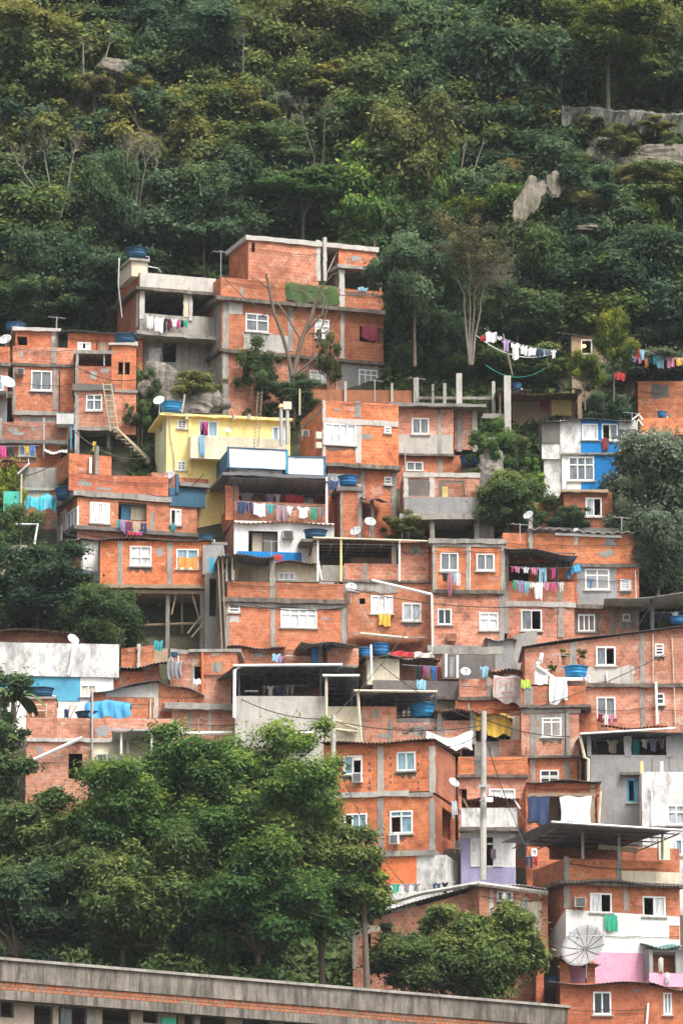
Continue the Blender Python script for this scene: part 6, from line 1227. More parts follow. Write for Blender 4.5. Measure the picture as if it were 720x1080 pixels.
# distinct crowns of the forest: centre x, y, width, height, habit, leaf, words
FEAT = [
 (28, 48, 120, 90, 'broad', 'leaf olive', 'olive brown tree in the upper left corner'),
 (92, 30, 80, 60, 'broad', 'leaf green', 'green tree right of the olive brown tree in the upper left corner'),
 (118, 66, 70, 40, 'layer', 'leaf bright', 'fresh green tree just above the pale boulder'),
 (38, 152, 118, 100, 'sparse', 'leaf olive', 'olive tree with pale forked stems at the left of the forest'),
 (18, 245, 130, 100, 'broad', 'leaf green', 'dense green tree low at the left edge, above the brick houses'),
 (62, 285, 90, 95, 'broad', 'leaf dark', 'dark round tree just above the left brick cluster'),
 (22, 318, 90, 60, 'broad', 'leaf dark', 'dark tree behind the roofs at the left edge'),
 (115, 215, 60, 110, 'broad', 'leaf dark', 'narrow dark tree left of the vine hung trunks'),
 (150, 110, 90, 60, 'broad', 'leaf bluish', 'bluish green tree below the pale boulder'),
 (210, 58, 100, 80, 'broad', 'leaf bluish', 'bluish leafy tree at the top of the forest, left of centre'),
 (170, 20, 80, 60, 'broad', 'leaf dark', 'dark tree at the top edge left of centre'),
 (178, 160, 120, 110, 'sparse', 'leaf olive', 'thin olive crown over the vine hung trunks'),
 (243, 115, 90, 60, 'broad', 'leaf olive', 'brown tinged tree in the middle of the forest'),
 (262, 30, 70, 60, 'broad', 'leaf green', 'mid green tree at the top edge in the centre left'),
 (318, 42, 120, 100, 'broad', 'leaf olive', 'yellowish olive tree near the top in the centre'),
 (345, 95, 90, 60, 'layer', 'leaf olive', 'yellow tipped layered tree right of the brown tinged one'),
 (262, 168, 120, 70, 'layer', 'leaf green', 'wide layered green tree above the topmost brick box'),
 (215, 225, 90, 90, 'broad', 'leaf dark', 'dark tree behind the stair tower of the topmost left house'),
 (320, 205, 100, 62, 'layer', 'leaf bright', 'arching bright green tree directly above the topmost brick box'),
 (300, 130, 60, 60, 'sparse', 'leaf gray', 'pale gray sparse tree in the middle of the forest'),
 (385, 40, 80, 70, 'broad', 'leaf bluish', 'bluish tree near the top, right of centre'),
 (440, 35, 90, 80, 'broad', 'leaf bluish', 'large bluish green tree at the top beside the great dome shaped one'),
 (380, 145, 70, 80, 'broad', 'leaf bright', 'yellow green tree left of the knobbly olive tree'),
 (432, 170, 108, 130, 'broad', 'leaf olive', 'tall knobbly olive tree right of centre'),
 (415, 95, 90, 60, 'broad', 'leaf green', 'green tree above the knobbly olive tree'),
 (528, 95, 140, 130, 'broad', 'leaf dark', 'great dome shaped dark tree, right of centre in the forest'),
 (488, 140, 84, 50, 'layer', 'leaf gray', 'gray green umbrella tree left of the great dome'),
 (560, 22, 100, 60, 'broad', 'leaf olive', 'olive tree at the top edge above the great dome'),
 (640, 35, 110, 80, 'broad', 'leaf yellow', 'yellow green tree in the upper right above the streaked rock wall'),
 (700, 30, 90, 100, 'broad', 'leaf olive', 'olive tree in the upper right corner'),
 (668, 85, 100, 50, 'broad', 'leaf green', 'low green tree hanging over the streaked rock wall'),
 (520, 215, 90, 66, 'broad', 'leaf bluish', 'dark bluish tree left of the slanting pale rock'),
 (505, 185, 70, 50, 'broad', 'leaf dark', 'dark tree between the gray umbrella tree and the slanting pale rock'),
 (485, 232, 60, 46, 'broad', 'leaf yellow', 'yellow leaved tree with bare twigs beside the pale bare tree'),
 (600, 150, 50, 46, 'bush', 'leaf olive', 'olive shrub growing under the streaked rock wall'),
 (560, 262, 90, 60, 'broad', 'leaf dark', 'dark tree under the slanting pale rock'),
 (625, 232, 110, 60, 'layer', 'leaf olive', 'olive umbrella tree left of the dark wide one on the right'),
 (685, 215, 120, 62, 'layer', 'leaf green', 'wide dark umbrella tree at the right edge below the pale rocks'),
 (600, 295, 100, 80, 'broad', 'leaf dark', 'dark tree above the tan shack'),
 (690, 290, 110, 90, 'broad', 'leaf dark', 'big dark tree above the washing line at the right edge'),
 (448, 246, 90, 84, 'broad', 'leaf green', 'dark leafy tree just right of the topmost brick box'),
 (434, 345, 84, 90, 'broad', 'leaf dark', 'lower dark evergreen crown touching the big topmost house'),
 (437, 290, 78, 88, 'broad', 'leaf bluish', 'upper dark evergreen crown touching the big topmost house'),
 (455, 352, 100, 90, 'broad', 'leaf dark', 'dense dark tree over the bare concrete frame'),
 (545, 330, 80, 60, 'broad', 'leaf dark', 'dark tree between the pale bare tree and the tan shack'),
 (500, 385, 90, 50, 'broad', 'leaf green', 'green tree below the sloping line of white washing'),
 (568, 388, 90, 44, 'broad', 'leaf green', 'green tree under the washing line beside the shack with red door'),
 (520, 480, 46, 56, 'bush', 'leaf bright', 'fresh green shrub beside the bare concrete frame'),
 (546, 478, 40, 60, 'bush', 'leaf green', 'green shrub left of the white and blue house'),
 (535, 530, 70, 60, 'broad', 'leaf green', 'leafy tree below the white and blue house'),
 (560, 512, 36, 44, 'sparse', 'leaf bright', 'thin shrub against the foot of the white and blue house'),
 (590, 548, 60, 30, 'bush', 'leaf dark', 'dark bush above the broken white roofing'),
 (656, 480, 40, 34, 'bush', 'leaf green', 'dark green bush at the right end of the white and blue house'),
 (703, 508, 104, 108, 'broad', 'leaf gray', 'upper crown of silvery gray tree at the right edge'),
 (694, 578, 80, 90, 'broad', 'leaf gray', 'lower crown of silvery gray tree at the right edge'),
 (674, 545, 50, 66, 'broad', 'leaf gray', 'left hand lobe tree with silvery leaves beside the brick house'),
 (694, 390, 84, 34, 'broad', 'leaf gray', 'low silvery tree spreading in front of the half hidden brick house'),
 (640, 430, 50, 44, 'bush', 'leaf bluish', 'bluish shrub above the white and blue house'),
 (616, 388, 40, 40, 'bush', 'leaf yellow', 'small yellow green tree with thin stems below the tan shack'),
 (646, 360, 40, 58, 'broad', 'leaf yellow', 'bright yellow green tree rising in front of the tan shack'),
 (150, 410, 40, 60, 'bush', 'leaf green', 'green shrub beside the rock under the topmost left house'),
 (205, 408, 60, 40, 'bush', 'leaf olive', 'scrubby bush between the yellow house and the topmost house'),
 (272, 392, 44, 54, 'bush', 'leaf green', 'shrub climbing the wall left of the dead tree'),
 (266, 366, 20, 24, 'bush', 'leaf dark', 'small dark tuft on the wall left of the dead tree'),
 (345, 380, 34, 56, 'sparse', 'leaf olive', 'ragged vines hanging on the right of the dead tree'),
 (310, 415, 60, 30, 'bush', 'leaf dark', 'dark bush at the foot of the dead tree'),
 (146, 436, 26, 34, 'bush', 'leaf green', 'bush above the stair rails left of the yellow house'),
 (0, 528, 40, 84, 'broad', 'leaf yellow', 'yellow green tree cut by the left edge'),
 (8, 558, 46, 60, 'broad', 'leaf green', 'darker tree below the yellow green one at the left edge'),
 (40, 618, 110, 70, 'broad', 'leaf dark', 'dark glossy tree left of the stilt house'),
 (106, 655, 74, 76, 'broad', 'leaf green', 'glossy green tree under the stilt house'),
 (425, 556, 40, 26, 'bush', 'leaf olive', 'olive bush under the unfinished terrace house'),
 (598, 392, 46, 36, 'bush', 'leaf green', 'green bush directly under the left end of the tan shack'),
 (634, 398, 56, 34, 'bush', 'leaf bluish', 'bluish green bush directly under the right end of the tan shack'),
 (484, 600, 12, 8, 'bush', 'leaf green', 'tiny plant on the centre right wall'),
]
FEAT = [f for f in FEAT if f[2] > 12]
vi = 0
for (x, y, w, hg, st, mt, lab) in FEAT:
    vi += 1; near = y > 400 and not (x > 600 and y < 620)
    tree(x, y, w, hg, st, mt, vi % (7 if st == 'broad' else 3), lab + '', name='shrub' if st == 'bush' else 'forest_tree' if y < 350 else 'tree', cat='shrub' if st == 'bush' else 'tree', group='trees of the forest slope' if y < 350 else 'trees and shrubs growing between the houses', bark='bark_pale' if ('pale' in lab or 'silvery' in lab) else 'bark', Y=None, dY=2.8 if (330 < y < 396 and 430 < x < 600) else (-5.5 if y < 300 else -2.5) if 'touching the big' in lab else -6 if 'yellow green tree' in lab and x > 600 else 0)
# filling crowns behind the distinct ones
BLK = [(118, 232, 262, 440), (210, 410, 245, 440), (0, 155, 345, 700), (100, 145, 52, 92), (545, 600, 176, 240), (595, 725, 102, 200), (455, 535, 245, 330)]
XN = [(90, 'far left'), (200, 'left'), (320, 'centre left'), (440, 'centre right'), (570, 'right'), (9999, 'far right')]
YN = [(40, 'along the top edge'), (110, 'in the upper forest'), (190, 'in the middle forest'), (270, 'in the lower forest'), (9999, 'near the houses')]
KN = {'leaf dark': 'dark green', 'leaf green': 'mid green', 'leaf bluish': 'bluish green', 'leaf olive': 'olive', 'leaf yellow': 'yellowish', 'leaf brown': 'brownish', 'leaf bright': 'fresh green', 'leaf gray': 'silvery'}
SZ = ['broad', 'smaller', 'ragged', 'rounded', 'tall', 'leaning', 'lopsided', 'spreading', 'bushy', 'narrow']
cnt = {}
row = 0
for py in range(-46, 350, 37):
    row += 1
    for px in range(-20, 745, 52):
        x = px + rnd.uniform(-14, 14) + (22 if row % 2 else 0); y = py + rnd.uniform(-10, 10)
        if any(a < x < b and c < y < d for a, b, c, d in BLK): continue
        if any(abs(x - f[0]) < f[2] * .27 and abs(y - f[1]) < f[3] * .25 for f in FEAT): continue
        mt = rnd.choices(['leaf dark', 'leaf green', 'leaf bluish', 'leaf olive', 'leaf brown', 'leaf bright'], [4, 6, 4.5, 1.2 + (x > 500) * 1.6, .0, 1.6])[0]
        st = rnd.choices(['broad', 'layer', 'sparse'], [7, .9, 1.4])[0]
        xn = next(b for a, b in XN if x < a); yn = next(b for a, b in YN if y < a); k = (KN[mt], xn, yn); c = cnt.get(k, 0); cnt[k] = c + 1
        tree(x, y, rnd.uniform(84, 150), rnd.uniform(76, 132), st, mt, rnd.randrange(7 if st == 'broad' else 3), f'{SZ[(c) % 10]} {KN[mt]} tree {yn}, {xn}', dY=2.5)
# ---------------------------------------------------------------- big trees in front
def big_tree(px, py, w, hgt, Y, mat, label, seed, nl, leaf, name='tree', nc=70, droop=.8, group=None, style='broad', bark='bark', ground=6, depthf=.8):
    ppm = F / Y; c = P(px, py, Y); Hm = hgt / ppm; Rm = w / ppm / 2
    o = empty(name, (c[0], Y, c[2] - Hm / 2)); tag(o, label, 'tree', group)
    p, n_, t, C, rs = crown_data(seed, Rm * 1.08, Hm * 1.08, style, nc, nl, .08 if nc > 80 else .15, .24 if nc > 80 else .38)
    p[:, 1] *= depthf
    me = leaves_mesh('crown', p, n_, np.abs(rs.normal(leaf, leaf * .25, len(p))) + .04, t, mat, .42, rs, droop); cr = bpy.data.objects.new('crown', me); COL.objects.link(cr); cr.parent = o
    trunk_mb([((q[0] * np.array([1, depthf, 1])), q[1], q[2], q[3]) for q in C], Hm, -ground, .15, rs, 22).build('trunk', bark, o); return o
big_tree(238, 850, 262, 190, 187.5, 'leaf bright', 'large bright green tree with yellow tips spreading in the left foreground', 41, 120000, .19, nc=150)
big_tree(338, 925, 126, 150, 186.6, 'leaf green', 'green tree with reddish inner branches beside the orange painted base', 42, 36000, .22, nc=56)
big_tree(130, 950, 240, 150, 185.3, 'leaf green', 'dark leafy tree in the lower left foreground over the long building', 43, 60000, .24, nc=84)
big_tree(272, 965, 236, 130, 184.4, 'leaf bright', 'dense mid green tree directly above the long weathered building', 44, 60000, .23, nc=84)
big_tree(18, 965, 120, 140, 184.0, 'leaf dark', 'shadowy tree in the lower left corner', 45, 30000, .23, nc=44)
big_tree(40, 885, 110, 110, 187.6, 'leaf green', 'small tree between the lower left house and the shadowy left edge', 46, 24000, .21, nc=36)
big_tree(-8, 812, 84, 170, 188.8, 'leaf dark', 'tall dark tree against the left edge in the lower half', 47, 40000, .2, nc=60, ground=8)
big_tree(138, 872, 112, 90, 186.9, 'leaf bright', 'yellow tipped tree lobe in front of the lower left brick house', 48, 24000, .22, nc=34)
big_tree(384, 946, 50, 60, 185.8, 'leaf bright', 'light green tree tip right of the reddish branched tree', 52, 8000, .2, nc=18)
big_tree(492, 1020, 150, 80, 187.6, 'leaf green', 'low spreading foliage of the broad shrub tree in front of the peaked house', 53, 30000, .18, nc=50, ground=4)
big_tree(518, 1005, 106, 100, 188.0, 'leaf green', 'dark glossy shrub tree in front of the peaked brick house, right one', 49, 34000, .19, nc=50, ground=4)
big_tree(425, 1012, 80, 74, 187.2, 'leaf green', 'dark glossy shrub tree in front of the brick shed, left one', 50, 22000, .19, nc=34, ground=4)
big_tree(466, 1000, 70, 96, 188.6, 'leaf green', 'upright shrub tree between the two dark glossy ones', 51, 20000, .18, nc=30, ground=4)
# ---- leaning fronds of a banana plant at the left edge
def banana(px, py, Y, label, n=9, L=2.6, seed=1):
    r2 = random.Random(seed); b = P(px, py, Y); o = empty('banana_plant', b); tag(o, label, 'plant')
    MB().tube([(0, 0, -2), (0, 0, .6)], [.14, .09], 7).build('stem', 'bark', o)
    for i in range(n):
        a = 2 * math.pi * i / n + r2.uniform(-.3, .3); l = L * r2.uniform(.75, 1.1); up_ = r2.uniform(.7, 1.2); mb = MB(); K = 12
        for j in range(K + 1):
            f = j / K; rr = l * f * .8; z = .5 + l * (up_ * f - .95 * f * f); wd = .34 * math.sin(math.pi * min(1, f * .9 + .08)) ** .6
            cx, cy = rr * math.cos(a), rr * math.sin(a); nx, ny = -math.sin(a), math.cos(a)
            mb.v += [(cx + nx * wd, cy + ny * wd, z - .12 * f), (cx, cy, z + .03), (cx - nx * wd, cy - ny * wd, z - .12 * f)]
        for j in range(K):
            q = 3 * j; mb.f += [(q, q + 1, q + 4, q + 3), (q + 1, q + 2, q + 5, q + 4)]
        mb.build('frond', 'frond', o, smooth=True)
    return o
grimy('frond', (0.075, 0.13, 0.045), 0.5, (0.18, 0.16, 0.05))
banana(14, 752, 192.5, 'banana plant with arching fronds by the sky blue wall', seed=3, L=1.9)
for (o, s_) in PLANTS:
    p, n_, t, C, rs = crown_data(int(o.location.x * 100) % 999, s_, s_ * 1.8, 'bush', 10, 500); me = leaves_mesh('foliage', p + np.array([0, 0, .25]), n_, np.full(len(p), .12), t, 'leaf yellow', .5, rs); f_ = bpy.data.objects.new('foliage', me); COL.objects.link(f_); f_.parent = o
# ---- bare branching trees
def limb(mb, p, d, r, L, depth_, rs, spread=.5, k=3):
    q = p + d * L * .5 + rs.normal(size=3) * L * .05; e = p + d * L + rs.normal(size=3) * L * .06; mb.tube([p, q, e], [r, r * .85, r * .68], 5 if r > .05 else 4)
    if depth_ == 0: return
    for i in range(k):
        nd = d + rs.normal(size=3) * spread; nd[2] += .12; nd /= np.linalg.norm(nd); limb(mb, q if (i == 0 and r < .1) else e, nd, r * .6, L * .74, depth_ - 1, rs, spread, k)
def bare_tree(px, py, Y, stems, label, seed, mat='bark_pale', r=.16, L=1.6, dep=4, name='bare_tree', sp=.42, crown=None):
    rs = np.random.RandomState(seed); b = P(px, py, Y); o = empty(name, b); tag(o, label, 'tree'); mb = MB()
    for (dx, dz) in stems:
        d = np.array([dx, rs.uniform(-.15, .15), dz]); d /= np.linalg.norm(d); s0 = np.array([dx * .6, 0, -1.0]); m = s0 + d * 3.2; mb.tube([s0, (s0 + m) / 2 + rs.normal(size=3) * .08, m], [r * 1.5, r * 1.2, r], 7); limb(mb, m, d, r, L, dep, rs, sp)
    mb.build('trunk', mat, o)
    if crown:
        p, n_, t, C, rs = crown_data(seed, crown[0] / 2, crown[1], 'broad', 50, crown[3]); me = leaves_mesh('crown', p + np.array([0, 0, 2.6]), n_, np.abs(rs.normal(.16, .04, len(p))) + .03, t, crown[2], .5, rs); c_ = bpy.data.objects.new('crown', me); COL.objects.link(c_); c_.parent = o
    return o
grimy('bark_twig', (0.155, 0.12, 0.09), 0.4, (0.16, 0.11, 0.08))
bare_tree(496, 366, depth(362) - 4.0, [(-.09, 1), (.0, 1), (.06, 1), (.15, 1)], 'pale bare tree with fine upright twigs, right of centre below the forest', 5, L=1.35, dep=5, mat='bark_pale', r=.05, sp=.46, crown=(4.4, 5.6, 'leaf brown', 3800))
bare_tree(62, 212, depth(215) - 3.0, [(-.6, 1), (-.2, 1), (.2, 1.1)], 'slender pale forked stems standing in front of the olive tree at the left', 6, L=.8, dep=4, r=.035)
bare_tree(144, 225, depth(240) - 2.0, [(-.1, 1), (.0, 1), (.1, 1), (.25, 1)], 'group of vine hung pale trunks in the left forest', 9, L=1.0, dep=4, r=.035)
bare_tree(482, 200, depth(205) - 2.5, [(.1, 1), (.35, 1)], 'two thin pale stems under the gray umbrella tree', 12, L=.6, dep=1, r=.04)
bare_tree(255, 90, depth(95) - 3, [(.02, 1)], 'thin gray snag poking up in the upper middle of the forest', 14, L=.6, dep=3, r=.03)
bare_tree(94, 88, depth(90) - 3.5, [(-.1, 1), (.3, 1)], 'two thin stems left of the pale boulder', 15, L=.6, dep=1, r=.045)
bare_tree(335, 175, depth(175) - 2.6, [(-.2, 1), (.1, 1)], 'thin stems left of the knobbly olive tree', 16, L=.7, dep=4, r=.03)
# dead tree with broken limbs, traced limb by limb and given depth
Yd = depth(418) - .6; b = P(316, 418, Yd); o = empty('dead_tree', b); tag(o, 'big dead tree with broken gray limbs in front of the topmost central house', 'tree'); mb = MB(); rs = np.random.RandomState(3)
def pl(pts, r0, r1, dy=0.0):
    q = []; n = len(pts)
    for i, (x, y) in enumerate(pts):
        a = P(x, y, Yd); q.append((a[0] - b[0], dy * i / n + rs.uniform(-.06, .06), a[2] - b[2]))
    mb.tube(q, [(r0 + (r1 - r0) * i / (n - 1)) * .55 for i in range(n)], 7)
pl([(306, 425), (310, 392), (318, 358), (329, 332), (333, 318)], .30, .17); pl([(329, 332), (337, 318), (338, 305), (350, 292), (357, 290)], .15, .05, -.6)
pl([(308, 398), (303, 372), (297, 352), (289, 332), (285, 312), (281, 292)], .22, .12, -.8); pl([(285, 306), (276, 299), (270, 295)], .11, .04, -.3); pl([(289, 330), (280, 331), (275, 332)], .09, .03, .3)
pl([(312, 380), (322, 350), (340, 330), (342, 312), (334, 300), (322, 296)], .17, .05, .9); pl([(318, 360), (306, 338), (296, 322), (290, 315)], .13, .05, .7); pl([(333, 320), (320, 306), (308, 303)], .10, .04, .6)
pl([(325, 352), (342, 352), (355, 344)], .09, .03, -.5); pl([(312, 395), (330, 380), (335, 360), (346, 327), (348, 318)], .13, .04, -1.0); pl([(300, 425), (312, 400), (326, 385)], .2, .1, .3); pl([(318, 425), (322, 395), (330, 370)], .16, .07, .5)
for i in range(34):
    x = 280 + rs.uniform(0, 72); y = 300 + rs.uniform(0, 45); pl([(x, y), (x + rs.uniform(-6, 8), y - rs.uniform(4, 10)), (x + rs.uniform(-9, 12), y - rs.uniform(10, 18))], .03, .012, rs.uniform(-.6, .6))
for i in range(14):
    x = 326 + rs.uniform(-8, 26); y = 330 + rs.uniform(0, 30); pl([(x, y), (x + rs.uniform(-4, 4), y + 25), (x + rs.uniform(-5, 5), y + rs.uniform(45, 70))], .018, .012, rs.uniform(-.6, .6))
mb.build('trunk', 'bark_twig', o)
# ---------------------------------------------------------------- rocks
def rock(px, py, w, hgt, mat, label, seed, Y=None, flat=.4, tilt=0.0, name='boulder', up_=1.0):
    Y = Y or depth(py + hgt / 2) ; ppm = F / Y; c = P(px, py, Y); rs = np.random.RandomState(seed); vs = []; fs = []; A, B = 40, 24; ph = rs.uniform(0, 6, 12)
    for i in range(B + 1):
        th = math.pi * i / B
        for k in range(A):
            a = 2 * math.pi * k / A; d = np.array([math.sin(th) * math.cos(a), math.sin(th) * math.sin(a), math.cos(th)]); s_ = 1 + .14 * math.sin(3 * d[0] + ph[0] + 2 * d[2]) + .10 * math.sin(6 * d[2] + ph[1] + 3 * d[0]) + .07 * math.sin(11 * d[0] + ph[2]) * math.sin(9 * d[2] + ph[3]) + .05 * math.sin(17 * d[1] + 13 * d[2] + ph[4]) + .025 * math.sin(31 * d[0] + 27 * d[2])
            s_ = round(s_ * 14) / 14 * .5 + s_ * .5; q = np.sign(d) * np.abs(d) ** .8
            x, y, z = q[0] * s_ * w / ppm / 2, q[1] * s_ * w / ppm / 2 * flat, q[2] * s_ * hgt / ppm / 2
            vs.append((x * math.cos(tilt) + z * math.sin(tilt), y + z * .45, z * math.cos(tilt) - x * math.sin(tilt)))
    for i in range(B):
        for k in range(A): fs.append((i * A + k, i * A + (k + 1) % A, (i + 1) * A + (k + 1) % A, (i + 1) * A + k))
    o = MB().add(vs, fs).build(name, mat, None, loc=c); tag(o, label, 'rock'); return o
rock(122, 70, 36, 22, 'rock_pink', 'pale boulder showing between trees in the upper left forest', 1, depth(80) - 4.5)
rock(558, 210, 26, 62, 'rock_pink', 'slanting pale rock slab in the right of the forest', 2, depth(215) - 6.5, tilt=.5, name='rock_slab'); rock(586, 194, 20, 34, 'rock_pink', 'small pale rock beside the slanting pale slab', 3, depth(200) - 6.5, tilt=.3)
rock(692, 170, 80, 34, 'rock_pink', 'layered pinkish outcrop at the right edge of the forest', 4, depth(175) - 3.5, tilt=-.1, name='rock_outcrop'); rock(640, 160, 50, 40, 'rock_pink', 'mossy outcrop under the streaked rock wall', 5, depth(172) - 2.6, flat=.25, name='rock_outcrop'); rock(622, 240, 30, 8, 'rock_pink', 'low flat pale rock above the tan shack', 6, depth(242) - 5)
rock(172, 408, 52, 56, 'rock_gray', 'dark gray rock under the topmost left house', 7, depth(424) - .4); rock(208, 425, 60, 30, 'rock_gray', 'low rock ledge behind the yellow house', 8, depth(432) - .3); rock(518, 488, 26, 40, 'rock_gray', 'brown boulder beside the unfinished terrace house', 9, depth(505) - .6)
for i_, (x_, y_, w_, h_) in enumerate(((652, 150, 46, 26), (712, 150, 40, 24), (668, 190, 60, 26), (708, 196, 50, 24), (600, 212, 44, 30), (538, 176, 26, 20), (532, 206, 22, 30), (552, 244, 44, 26), (622, 132, 40, 16), (690, 131, 36, 12), (606, 175, 36, 28), (100, 92, 44, 26), (146, 88, 34, 22), (122, 50, 40, 18))):
    tree(x_, y_, w_, h_, 'bush', ('leaf olive', 'leaf green', 'leaf brown')[i_ % 3], i_ % 3, ORD[i_] + ' in the row of scrubby bushes growing round the forest rocks' if i_ < 11 else ('scrub under the left of', 'scrub under the right of', 'scrub over the top of')[i_ - 11] + ' the pale boulder', name='shrub', cat='shrub', group='scrub round the rocks', Y=depth(y_) - 4.6)
# streaked retaining wall of rock
vs, fs = [], []; K, J = 90, 10
for j in range(J + 1):
    for i in range(K + 1):
        x = 592 + 140 * i / K; top = 111 + 10 * i / K + 1.0 * math.sin(i * .21)+ .5 * math.sin(i * .9); bot = 127 + 16 * i / K + 4 * math.sin(i * .23 + 1) + 2 * math.sin(i * .61); y = top + (bot - top) * j / J
        q = P(x, y, depth(135) - 3.6 + .14 * math.sin(i * .31 + j * .4) + .05 * math.sin(i * 1.3 + j) + (.0 if j else .5)); vs.append(q)
q0 = vs[0]; n0 = len(vs); back = [(a, b_ + 1.6, c) for a, b_, c in vs]; vs2 = [(a - q0[0], b_ - q0[1], c - q0[2]) for a, b_, c in vs + back]
W1 = K + 1
for j in range(J):
    for i in range(K): a = j * W1 + i; fs += [(a, a + W1, a + W1 + 1, a + 1), (a + n0 + 1, a + n0 + W1 + 1, a + n0 + W1, a + n0)]
for i in range(K): fs += [(i, i + 1, i + 1 + n0, i + n0), (J * W1 + i + n0, J * W1 + i + 1 + n0, J * W1 + i + 1, J * W1 + i)]
for j in range(J): a = j * W1; fs += [(a, a + n0, a + n0 + W1, a + W1), (a + K + W1, a + K + W1 + n0, a + K + n0, a + K)]
o = MB().add(vs2, fs).build('rock_wall', 'wall_streak', None, loc=q0); tag(o, 'long dark rock wall with white streaks in the upper right forest', 'rock wall')
# ---------------------------------------------------------------- ground
def gz(x, Y): return ground_z(Y) + (0.7 * math.sin(x * .13 + Y * .07) + .5 * math.sin(x * .31 - Y * .19)) * min(1, max(0, (Y - 215) / 30)) * (1 if Y < 320 else 1)
ys = list(np.arange(-400, 60, 60.0)) + list(np.arange(60, 188, 8.0)) + list(np.arange(188, 340, 1.5)) + list(np.arange(340, 700, 20.0)) + [900, 1400, 2500, 5000]
xs = [-3000, -1200, -500, -250, -150] + list(np.arange(-100, 101, 3.0)) + [150, 250, 500, 1200, 3000]
vs = [(x, y, gz(x, y)) for y in ys for x in xs]; w = len(xs); fs = [(j * w + i, j * w + i + 1, (j + 1) * w + i + 1, (j + 1) * w + i) for j in range(len(ys) - 1) for i in range(w - 1)]
g = MB().add(vs, fs).build('hillside_ground', 'soil', None, smooth=True); tag(g, kind='structure')
# ground cover
rs = np.random.RandomState(77); n = 420000; X = rs.uniform(-30, 30, n); Yv = rs.uniform(188, 285, n); Z = np.array([gz(a, b_) for a, b_ in zip(X, Yv)])
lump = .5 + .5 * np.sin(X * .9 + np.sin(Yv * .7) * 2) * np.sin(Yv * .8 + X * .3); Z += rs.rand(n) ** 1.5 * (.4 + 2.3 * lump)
Yg = Yv; dd_ = Z - CZ; cb = dd_ * CT - Yg * ST; cf = Yg * CT + dd_ * ST; PX = 360 + F * X / cf; PY = 540 - F * cb / cf
GAPS = [(120, 345, 383, 445), (138, 166, 440, 500), (95, 120, 460, 490), (400, 760, 300, 440), (506, 572, 430, 565), (-40, 108, 582, 665), (640, 760, 450, 640), (380, 430, 548, 572), (-60, 400, 850, 1100), (380, 560, 960, 1100), (-40, 120, 200, 335)]
ok = PY < 330
for (a_, b_, c_, d_) in GAPS: ok |= (PX > a_) & (PX < b_) & (PY > c_) & (PY < d_)
gzv = np.array([gz(a, b_) for a, b_ in zip(X, Yv)]); Z = np.where(PY > 330, gzv + (Z - gzv) * .4, Z)
X, Yv, Z, lump = X[ok], Yv[ok], Z[ok], lump[ok]; n = len(X)
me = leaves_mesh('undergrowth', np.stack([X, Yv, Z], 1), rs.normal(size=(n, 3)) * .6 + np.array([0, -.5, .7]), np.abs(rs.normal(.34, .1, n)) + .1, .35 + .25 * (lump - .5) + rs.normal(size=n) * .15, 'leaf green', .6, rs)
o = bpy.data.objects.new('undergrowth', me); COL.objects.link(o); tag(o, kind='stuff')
HAZE = 0.00011
# ================================================================ cables, antennas
cable((0, 245), (148, 300), 236, 236, 'thin black cable crossing the forest edge to the topmost left house', r=.025)
cable((80, 456), (160, 482), 221.5, 221, 'sagging cable from the left cluster to the yellow house', r=.03); cable((215, 500), (155, 520), 219.2, 219, 'cable from the blue balcony to the dish', r=.02)
cable((700, 0), (620, 60), 258, 258, 'thin cable crossing the upper right forest', r=.03); cable((398, 430), (470, 400), 224, 224.5, 'cable looping over the flat roof of the pink brick house')
cable((500, 352), (585, 372), 226.5, 226, 'pale hose sagging along the slope under the white washing', sag=.7, r=.02, mat='white_frame'); cable((512, 385), (575, 388), 225, 225, 'thin green hose on the slope', r=.016, mat='tarp_green')
antenna(440, 398, 420, 222, 'bent antenna over the clay tile fence', n=4, w=.5); antenna(666, 435, 445, 220, 'short antenna right of the white and blue house', n=3, w=.4)
for (A_, B_, Ya_, Yb_, lab_) in (((340, 425), (302, 436), 219.5, 221, 'cable from the orange house roof to the yellow house vent pipes'), ((456, 572), (533, 582), 213, 213, 'cable along the roof edge of the centre right house'), ((241, 590), (240, 690), 211.8, 211.8, 'cable dangling down the corner of the tin roofed terrace house'),
    ((610, 560), (557, 548), 212, 212, 'cable from the broken white roofing to the dish post'), ((510, 758), (620, 775), 194, 205, 'cable from the tall light pole to the gray house roof'), ((510, 765), (351, 760), 194, 194.4, 'cable strung between the two gray poles'), ((510, 770), (456, 785), 194, 196, 'short cable from the tall pole to the bright orange house'),
    ((510, 760), (700, 690), 194, 203, 'long cable from the tall light pole up to the wide brick house'), ((510, 762), (400, 700), 194, 205, 'cable from the tall light pole up to the beige hut'), ((510, 774), (560, 905), 194, 192, 'cable dropping from the tall light pole to the brick corner'), ((351, 758), (250, 735), 194.4, 206, 'cable from the shorter gray pole to the steel truss awning'), ((351, 756), (455, 628), 194.4, 212, 'cable climbing from the shorter gray pole to the slanting gutter'), ((365, 620), (560, 640), 211.5, 212, 'wire strung along the centre brick fronts'), ((240, 632), (365, 640), 210.5, 211, 'wire under the dark ledge of the four pane window house'), ((108, 570), (30, 540), 213, 217, 'cable from the stilt house to the teal tarp'), ((80, 386), (145, 400), 220.5, 221, 'cable along the ledge of the left brick cluster'), ((612, 775), (548, 745), 204, 206, 'cable from the gray house gutter to the brick corner tower'),
    ((700, 612), (640, 700), 209, 209, 'cable sloping over the wide brick house with rising roof'), ((545, 853), (596, 905), 194, 193, 'cable from the lilac balcony to the white and pink house'), ((0, 505), (73, 480), 219, 219, 'cable over the gray lean-to at the left edge'), ((176, 440), (145, 356), 221, 222, 'cable from the yellow house up to the left cluster')):
    cable(A_, B_, Ya_, Yb_, lab_, sag=.35, r=.022)
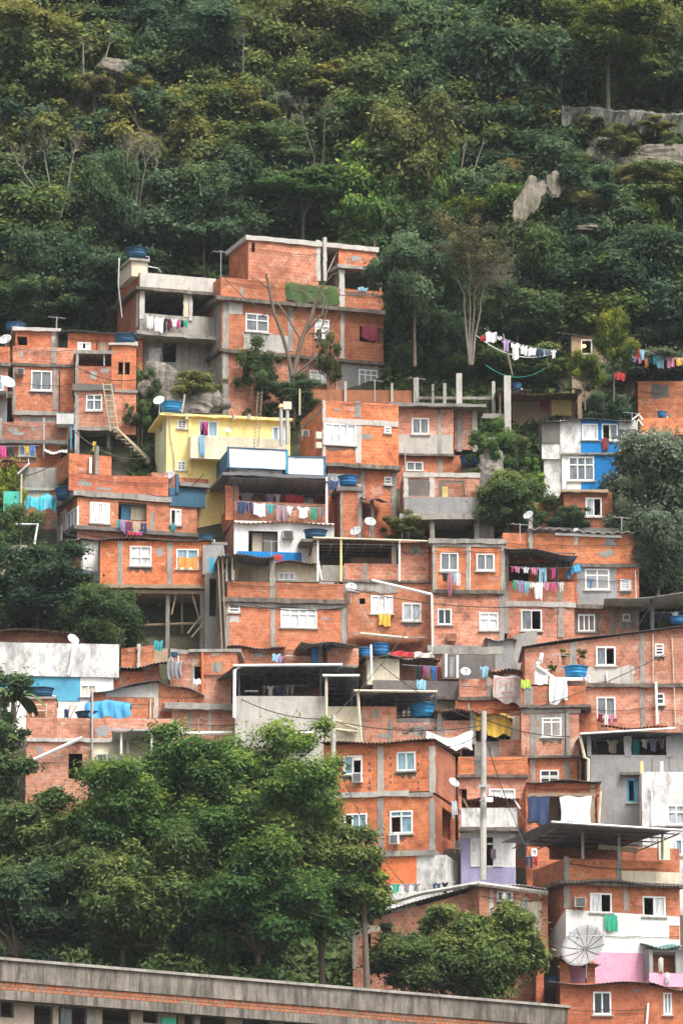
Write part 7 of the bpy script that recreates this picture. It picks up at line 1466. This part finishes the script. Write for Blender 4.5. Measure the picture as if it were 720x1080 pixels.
for (ax_, a0_, a1_, Y_, lab_) in ((60, 334, 349, 222, 'antenna over the far left brick parapet'), (395, 400, 424, 221, 'antenna behind the orange two storey house'), (548, 552, 572, 212, 'antenna over the black roofed balcony'), (655, 545, 560, 213, 'antenna at the right end of the broken white roofing'), (286, 570, 586, 211, 'antenna over the tin roofed terrace'), (590, 690, 704, 204, 'antenna beside the wide blue tank'), (470, 770, 784, 197, 'antenna at the right roof corner of the bright orange house')):
    antenna(ax_, a0_, a1_, Y_, lab_, n=4, w=.45)
pole(540, 352, 396, 226, .05, 'bark_pale', 'post', 'thin leaning pole propping the sloping white washing', 'post', px1=530)
# ---------------------------------------------------------------- labels: repair clashes
seen = {}
for o in bpy.data.objects:
    if o.parent is None and 'label' in o.keys(): seen.setdefault(o['label'], []).append(o)
for k, v in seen.items():
    if len(v) > 1:
        v.sort(key=lambda q: q.location.x)
        for i, q in enumerate(v): q['label'] = k + (', its left one' if i == 0 else ', its right one' if i == len(v) - 1 else ', its middle one')
# ---------------------------------------------------------------- light, sky, camera
SUN_EL, SUN_AZ = R(58), R(38)          # azimuth measured from behind the camera towards the right
w_ = bpy.data.worlds.new('World'); SC.world = w_; w_.use_nodes = True; n = w_.node_tree.nodes; l = w_.node_tree.links
sk = n.new('ShaderNodeTexSky'); sk.sky_type = 'NISHITA'; sk.sun_disc = False; sk.sun_elevation = SUN_EL; sk.sun_rotation = R(180) - SUN_AZ; sk.air_density = 1.0; sk.dust_density = 6.0; sk.ozone_density = 1.0
hs = n.new('ShaderNodeHueSaturation'); hs.inputs['Saturation'].default_value = 0.35; l.new(sk.outputs[0], hs.inputs['Color']); bg = n['Background']; bg.inputs['Strength'].default_value = 0.15; l.new(hs.outputs[0], bg.inputs['Color'])
sd_ = bpy.data.lights.new('sun', 'SUN'); sd_.energy = 1.8; sd_.angle = R(18); sd_.color = (1.0, 0.96, 0.90); so = bpy.data.objects.new('sun', sd_); COL.objects.link(so)
dx, dy, dz = math.sin(SUN_AZ) * math.cos(SUN_EL), -math.cos(SUN_AZ) * math.cos(SUN_EL), math.sin(SUN_EL)
from mathutils import Vector
so.rotation_euler = Vector((dx, dy, dz)).to_track_quat('Z', 'Y').to_euler(); so.location = (30, -60, 120)
hz = MB().box(-420, 420, -60, 420, -1.5, 230)
hm = bpy.data.materials.new('haze air'); hm.use_nodes = True; MATS['haze air'] = hm; hn = hm.node_tree.nodes; hn.clear(); ho = hn.new('ShaderNodeOutputMaterial'); pv = hn.new('ShaderNodeVolumePrincipled'); pv.inputs['Color'].default_value = (.80, .87, .92, 1); pv.inputs['Density'].default_value = HAZE; hm.node_tree.links.new(pv.outputs[0], ho.inputs['Volume'])
tag(hz.build('haze', hm, None), kind='stuff')
cd = bpy.data.cameras.new('camera'); cam = bpy.data.objects.new('camera', cd); COL.objects.link(cam); SC.camera = cam
cam.location = (0, 0, CZ); cam.rotation_euler = (R(90) + PITCH, 0, 0); cd.sensor_fit = 'VERTICAL'; cd.sensor_height = 36; cd.lens = 36 * F / 1080; cd.clip_start = 1; cd.clip_end = 9000
SC.view_settings.view_transform = 'Standard'; SC.view_settings.look = 'None'; SC.view_settings.gamma = 1; SC.view_settings.exposure = 1.0
SC.cycles.use_denoising = True; SC.cycles.max_bounces = 5; SC.cycles.transparent_max_bounces = 6
